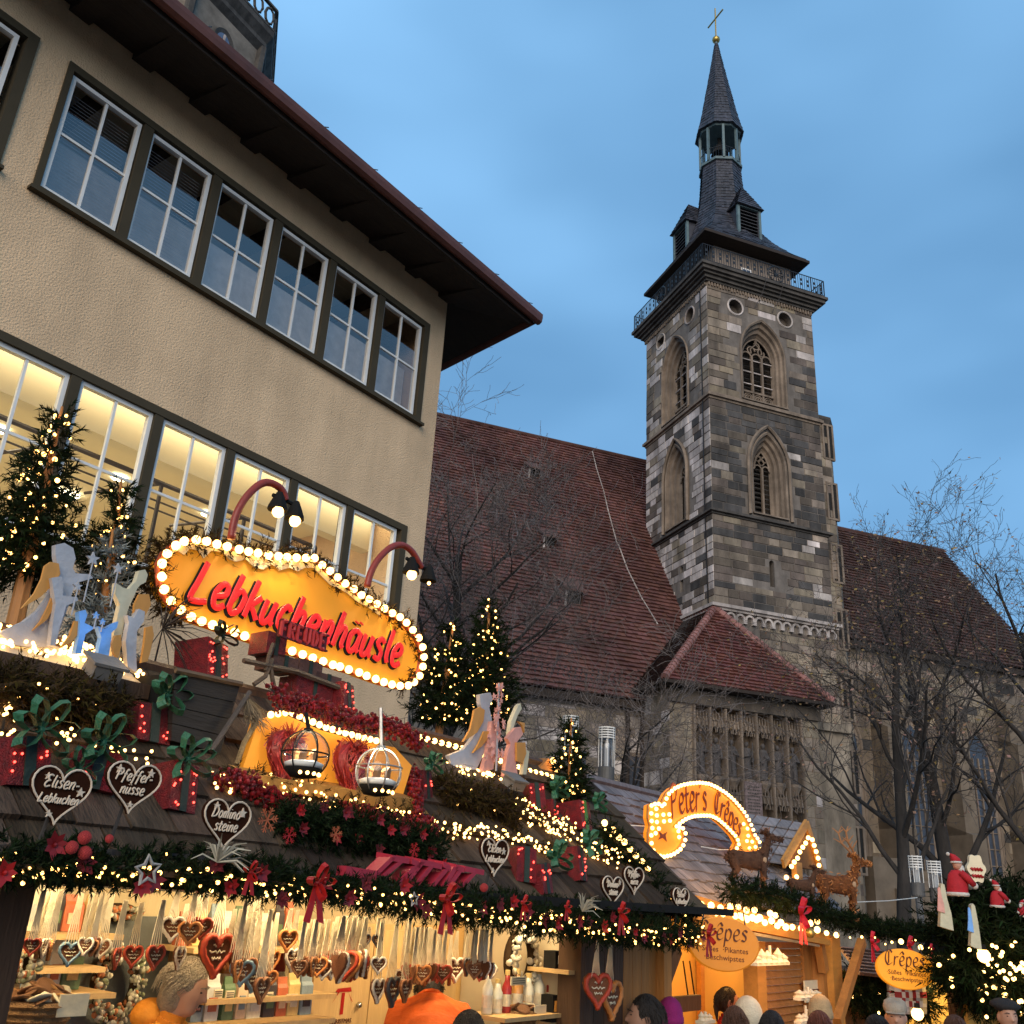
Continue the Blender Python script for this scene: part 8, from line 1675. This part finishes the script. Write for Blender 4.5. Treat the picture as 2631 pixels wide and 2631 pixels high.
    if hat:
        kind, mt = hat; m = MB()
        if kind == 'beanie': m.loft([[W(r * (.93 + .035 * (q % 2)) * cos(a), .01 + r * sin(a) * (1.1 + .035 * (q % 2)), z) for q, a in enumerate([2 * pi * q / 56 for q in range(56)])] for r, z in ((.092, 1.615), (.098, 1.625), (.098, 1.66), (.094, 1.662), (.09, 1.70), (.072, 1.745), (.04, 1.775), (.01, 1.785))])
        elif kind == 'beret': m.loft([[W(r * cos(a), .02 + r * sin(a), z + .01 * sin(a)) for a in [2 * pi * q / 20 for q in range(20)]] for r, z in ((.085, 1.655), (.09, 1.67), (.125, 1.69), (.12, 1.715), (.07, 1.74), (.01, 1.745))])
        elif kind == 'cap':
            m.loft([[W(r * .9 * cos(a), .01 + r * 1.1 * sin(a), z - .02 * (sin(a) < -.5)) for a in [2 * pi * q / 20 for q in range(20)]] for r, z in ((.09, 1.645), (.1, 1.66), (.104, 1.69), (.09, 1.73), (.05, 1.75), (.01, 1.755))]); m.loft([[W(x, -.09 - .06 * cos(x / .075 * pi / 2) * t, 1.655 - .012 * t) for x in (-.075, -.04, 0, .04, .075)] for t in (0, .5, 1)], close=False, cap0=False, cap1=False)
        m.build(kind, mt, T, smooth=True)
    T.location.z += lift
    if hood is ORJ: m = MB(); ell(m, (0, .095, 1.43), (.15, .085, .075), 14, 10); ell(m, (0, .02, 1.41), (.115, .10, .05), 14, 8); m.build('hood', hood, T, smooth=True)
    elif hood: m = MB(); ell(m, (0, .02, 1.62), (.115, .12, .14), 14, 10); ell(m, (0, .03, 1.45), (.15, .12, .10), 14, 8); m.build('hood', hood, T, smooth=True)
    return T
FB = lambda n, c: pbr(n, c, .9, .15, 20, .4)
GREYH = pbr('grey_blond_hair', (.26, .21, .15), .6, .4, 30, .5); DKH = pbr('dark_hair', (.018, .013, .010), .5, .3, 30, .5); BRH = pbr('brown_hair', (.09, .04, .022), .55, .35, 30, .5); RDH = pbr('auburn_hair', (.13, .04, .022), .55, .35, 30, .5)
w_ = S.W(S.y(*Z7(1060, 1000), 3.84)); person('grey-haired woman in a bright orange jacket raising a hand to her face in the stall', 0, 0, 1.46, 92, ORJ, GREYH, 'bob', at=Vector((w_.x, w_.y, 0)), arms='face', lift=.315, bend=.36, hood=ORJ)
w_ = S.W(S.y(*Z8(1400, 1150), 3.45)); person('bent-over person in a red-orange top inside the gingerbread stall', 0, 0, 1.42, -8, ORR, DKH, 'short', at=Vector((w_.x, w_.y, 0)) + Vector((.1, -.05, 0)), bend=1.25, arms='fwd', lift=.60)
person('dark-haired person cut off by the bottom edge below the stall hearts', 1207, 2604, 1.54, 0, FB('navy_coat', (.03, .035, .05)), DKH)
person('man with wavy black hair before the dark post', 1655, 2562, 1.57, -95, FB('black_coat', (.02, .02, .022)), DKH)
person('person in a magenta knitted hat beside the black-haired man', 1722, 2586, 1.5, 10, FB('plum_coat', (.10, .03, .06)), DKH, None, hat=('beanie', FB('magenta_wool', (.28, .015, .13))))
w_ = S.W(S.y(*Z10(360, 1160), 3.85)); person('girl with tied-back dark hair and a red top inside the crêpes stall', 0, 0, S.y(*Z10(360, 1160), 3.85).z, 95, FB('red_top', (.42, .02, .015)), DKH, 'tail', at=Vector((w_.x, w_.y, 0)))
person('person with a pale cream hood before the crêpes counter', *Z10(510, 1252), 1.5, 20, FB('cream_coat', (.62, .54, .38)), DKH, None, hood=FB('cream_hood', (.62, .55, .40)))
person('brown-haired person right before the girl in red', *Z10(405, 1310), 1.48, 0, FB('brown_coat', (.07, .045, .03)), BRH, 'bob')
person('dark-haired person before the orange shutter', *Z10(690, 1345), 1.48, 15, FB('grey_coat', (.08, .08, .085)), DKH)
person('auburn-haired person before the white ornament', *Z10(1050, 1345), 1.47, 10, FB('green_coat', (.03, .045, .035)), RDH, 'bob')
person('person in a tan knitted hat behind the auburn-haired one', *Z10(1062, 1270), 1.52, 30, FB('khaki_coat', (.09, .08, .05)), BRH, None, hat=('beanie', FB('tan_wool', (.36, .24, .12))))
person('man in a pale grey flat cap under the small oval sign', *Z10(1630, 1262), 1.52, -160, FB('dark_jacket', (.03, .03, .032)), DKH, None, hat=('cap', FB('grey_tweed', (.30, .25, .19))))
person('dark-haired person left of the man in the flat cap', *Z10(1480, 1375), 1.47, -20, FB('olive_coat', (.05, .05, .035)), DKH)
person('dark-haired person right of the man in the flat cap', *Z11(910, 1870), 1.48, 5, FB('blue_coat', (.03, .04, .07)), BRH)
person('person in a black beret facing the camera at the lower right corner', *Z11(1395, 1730), 1.53, 185, FB('charcoal_coat', (.04, .04, .042)), DKH, None, hat=('beret', FB('black_wool', (.014, .013, .014))))
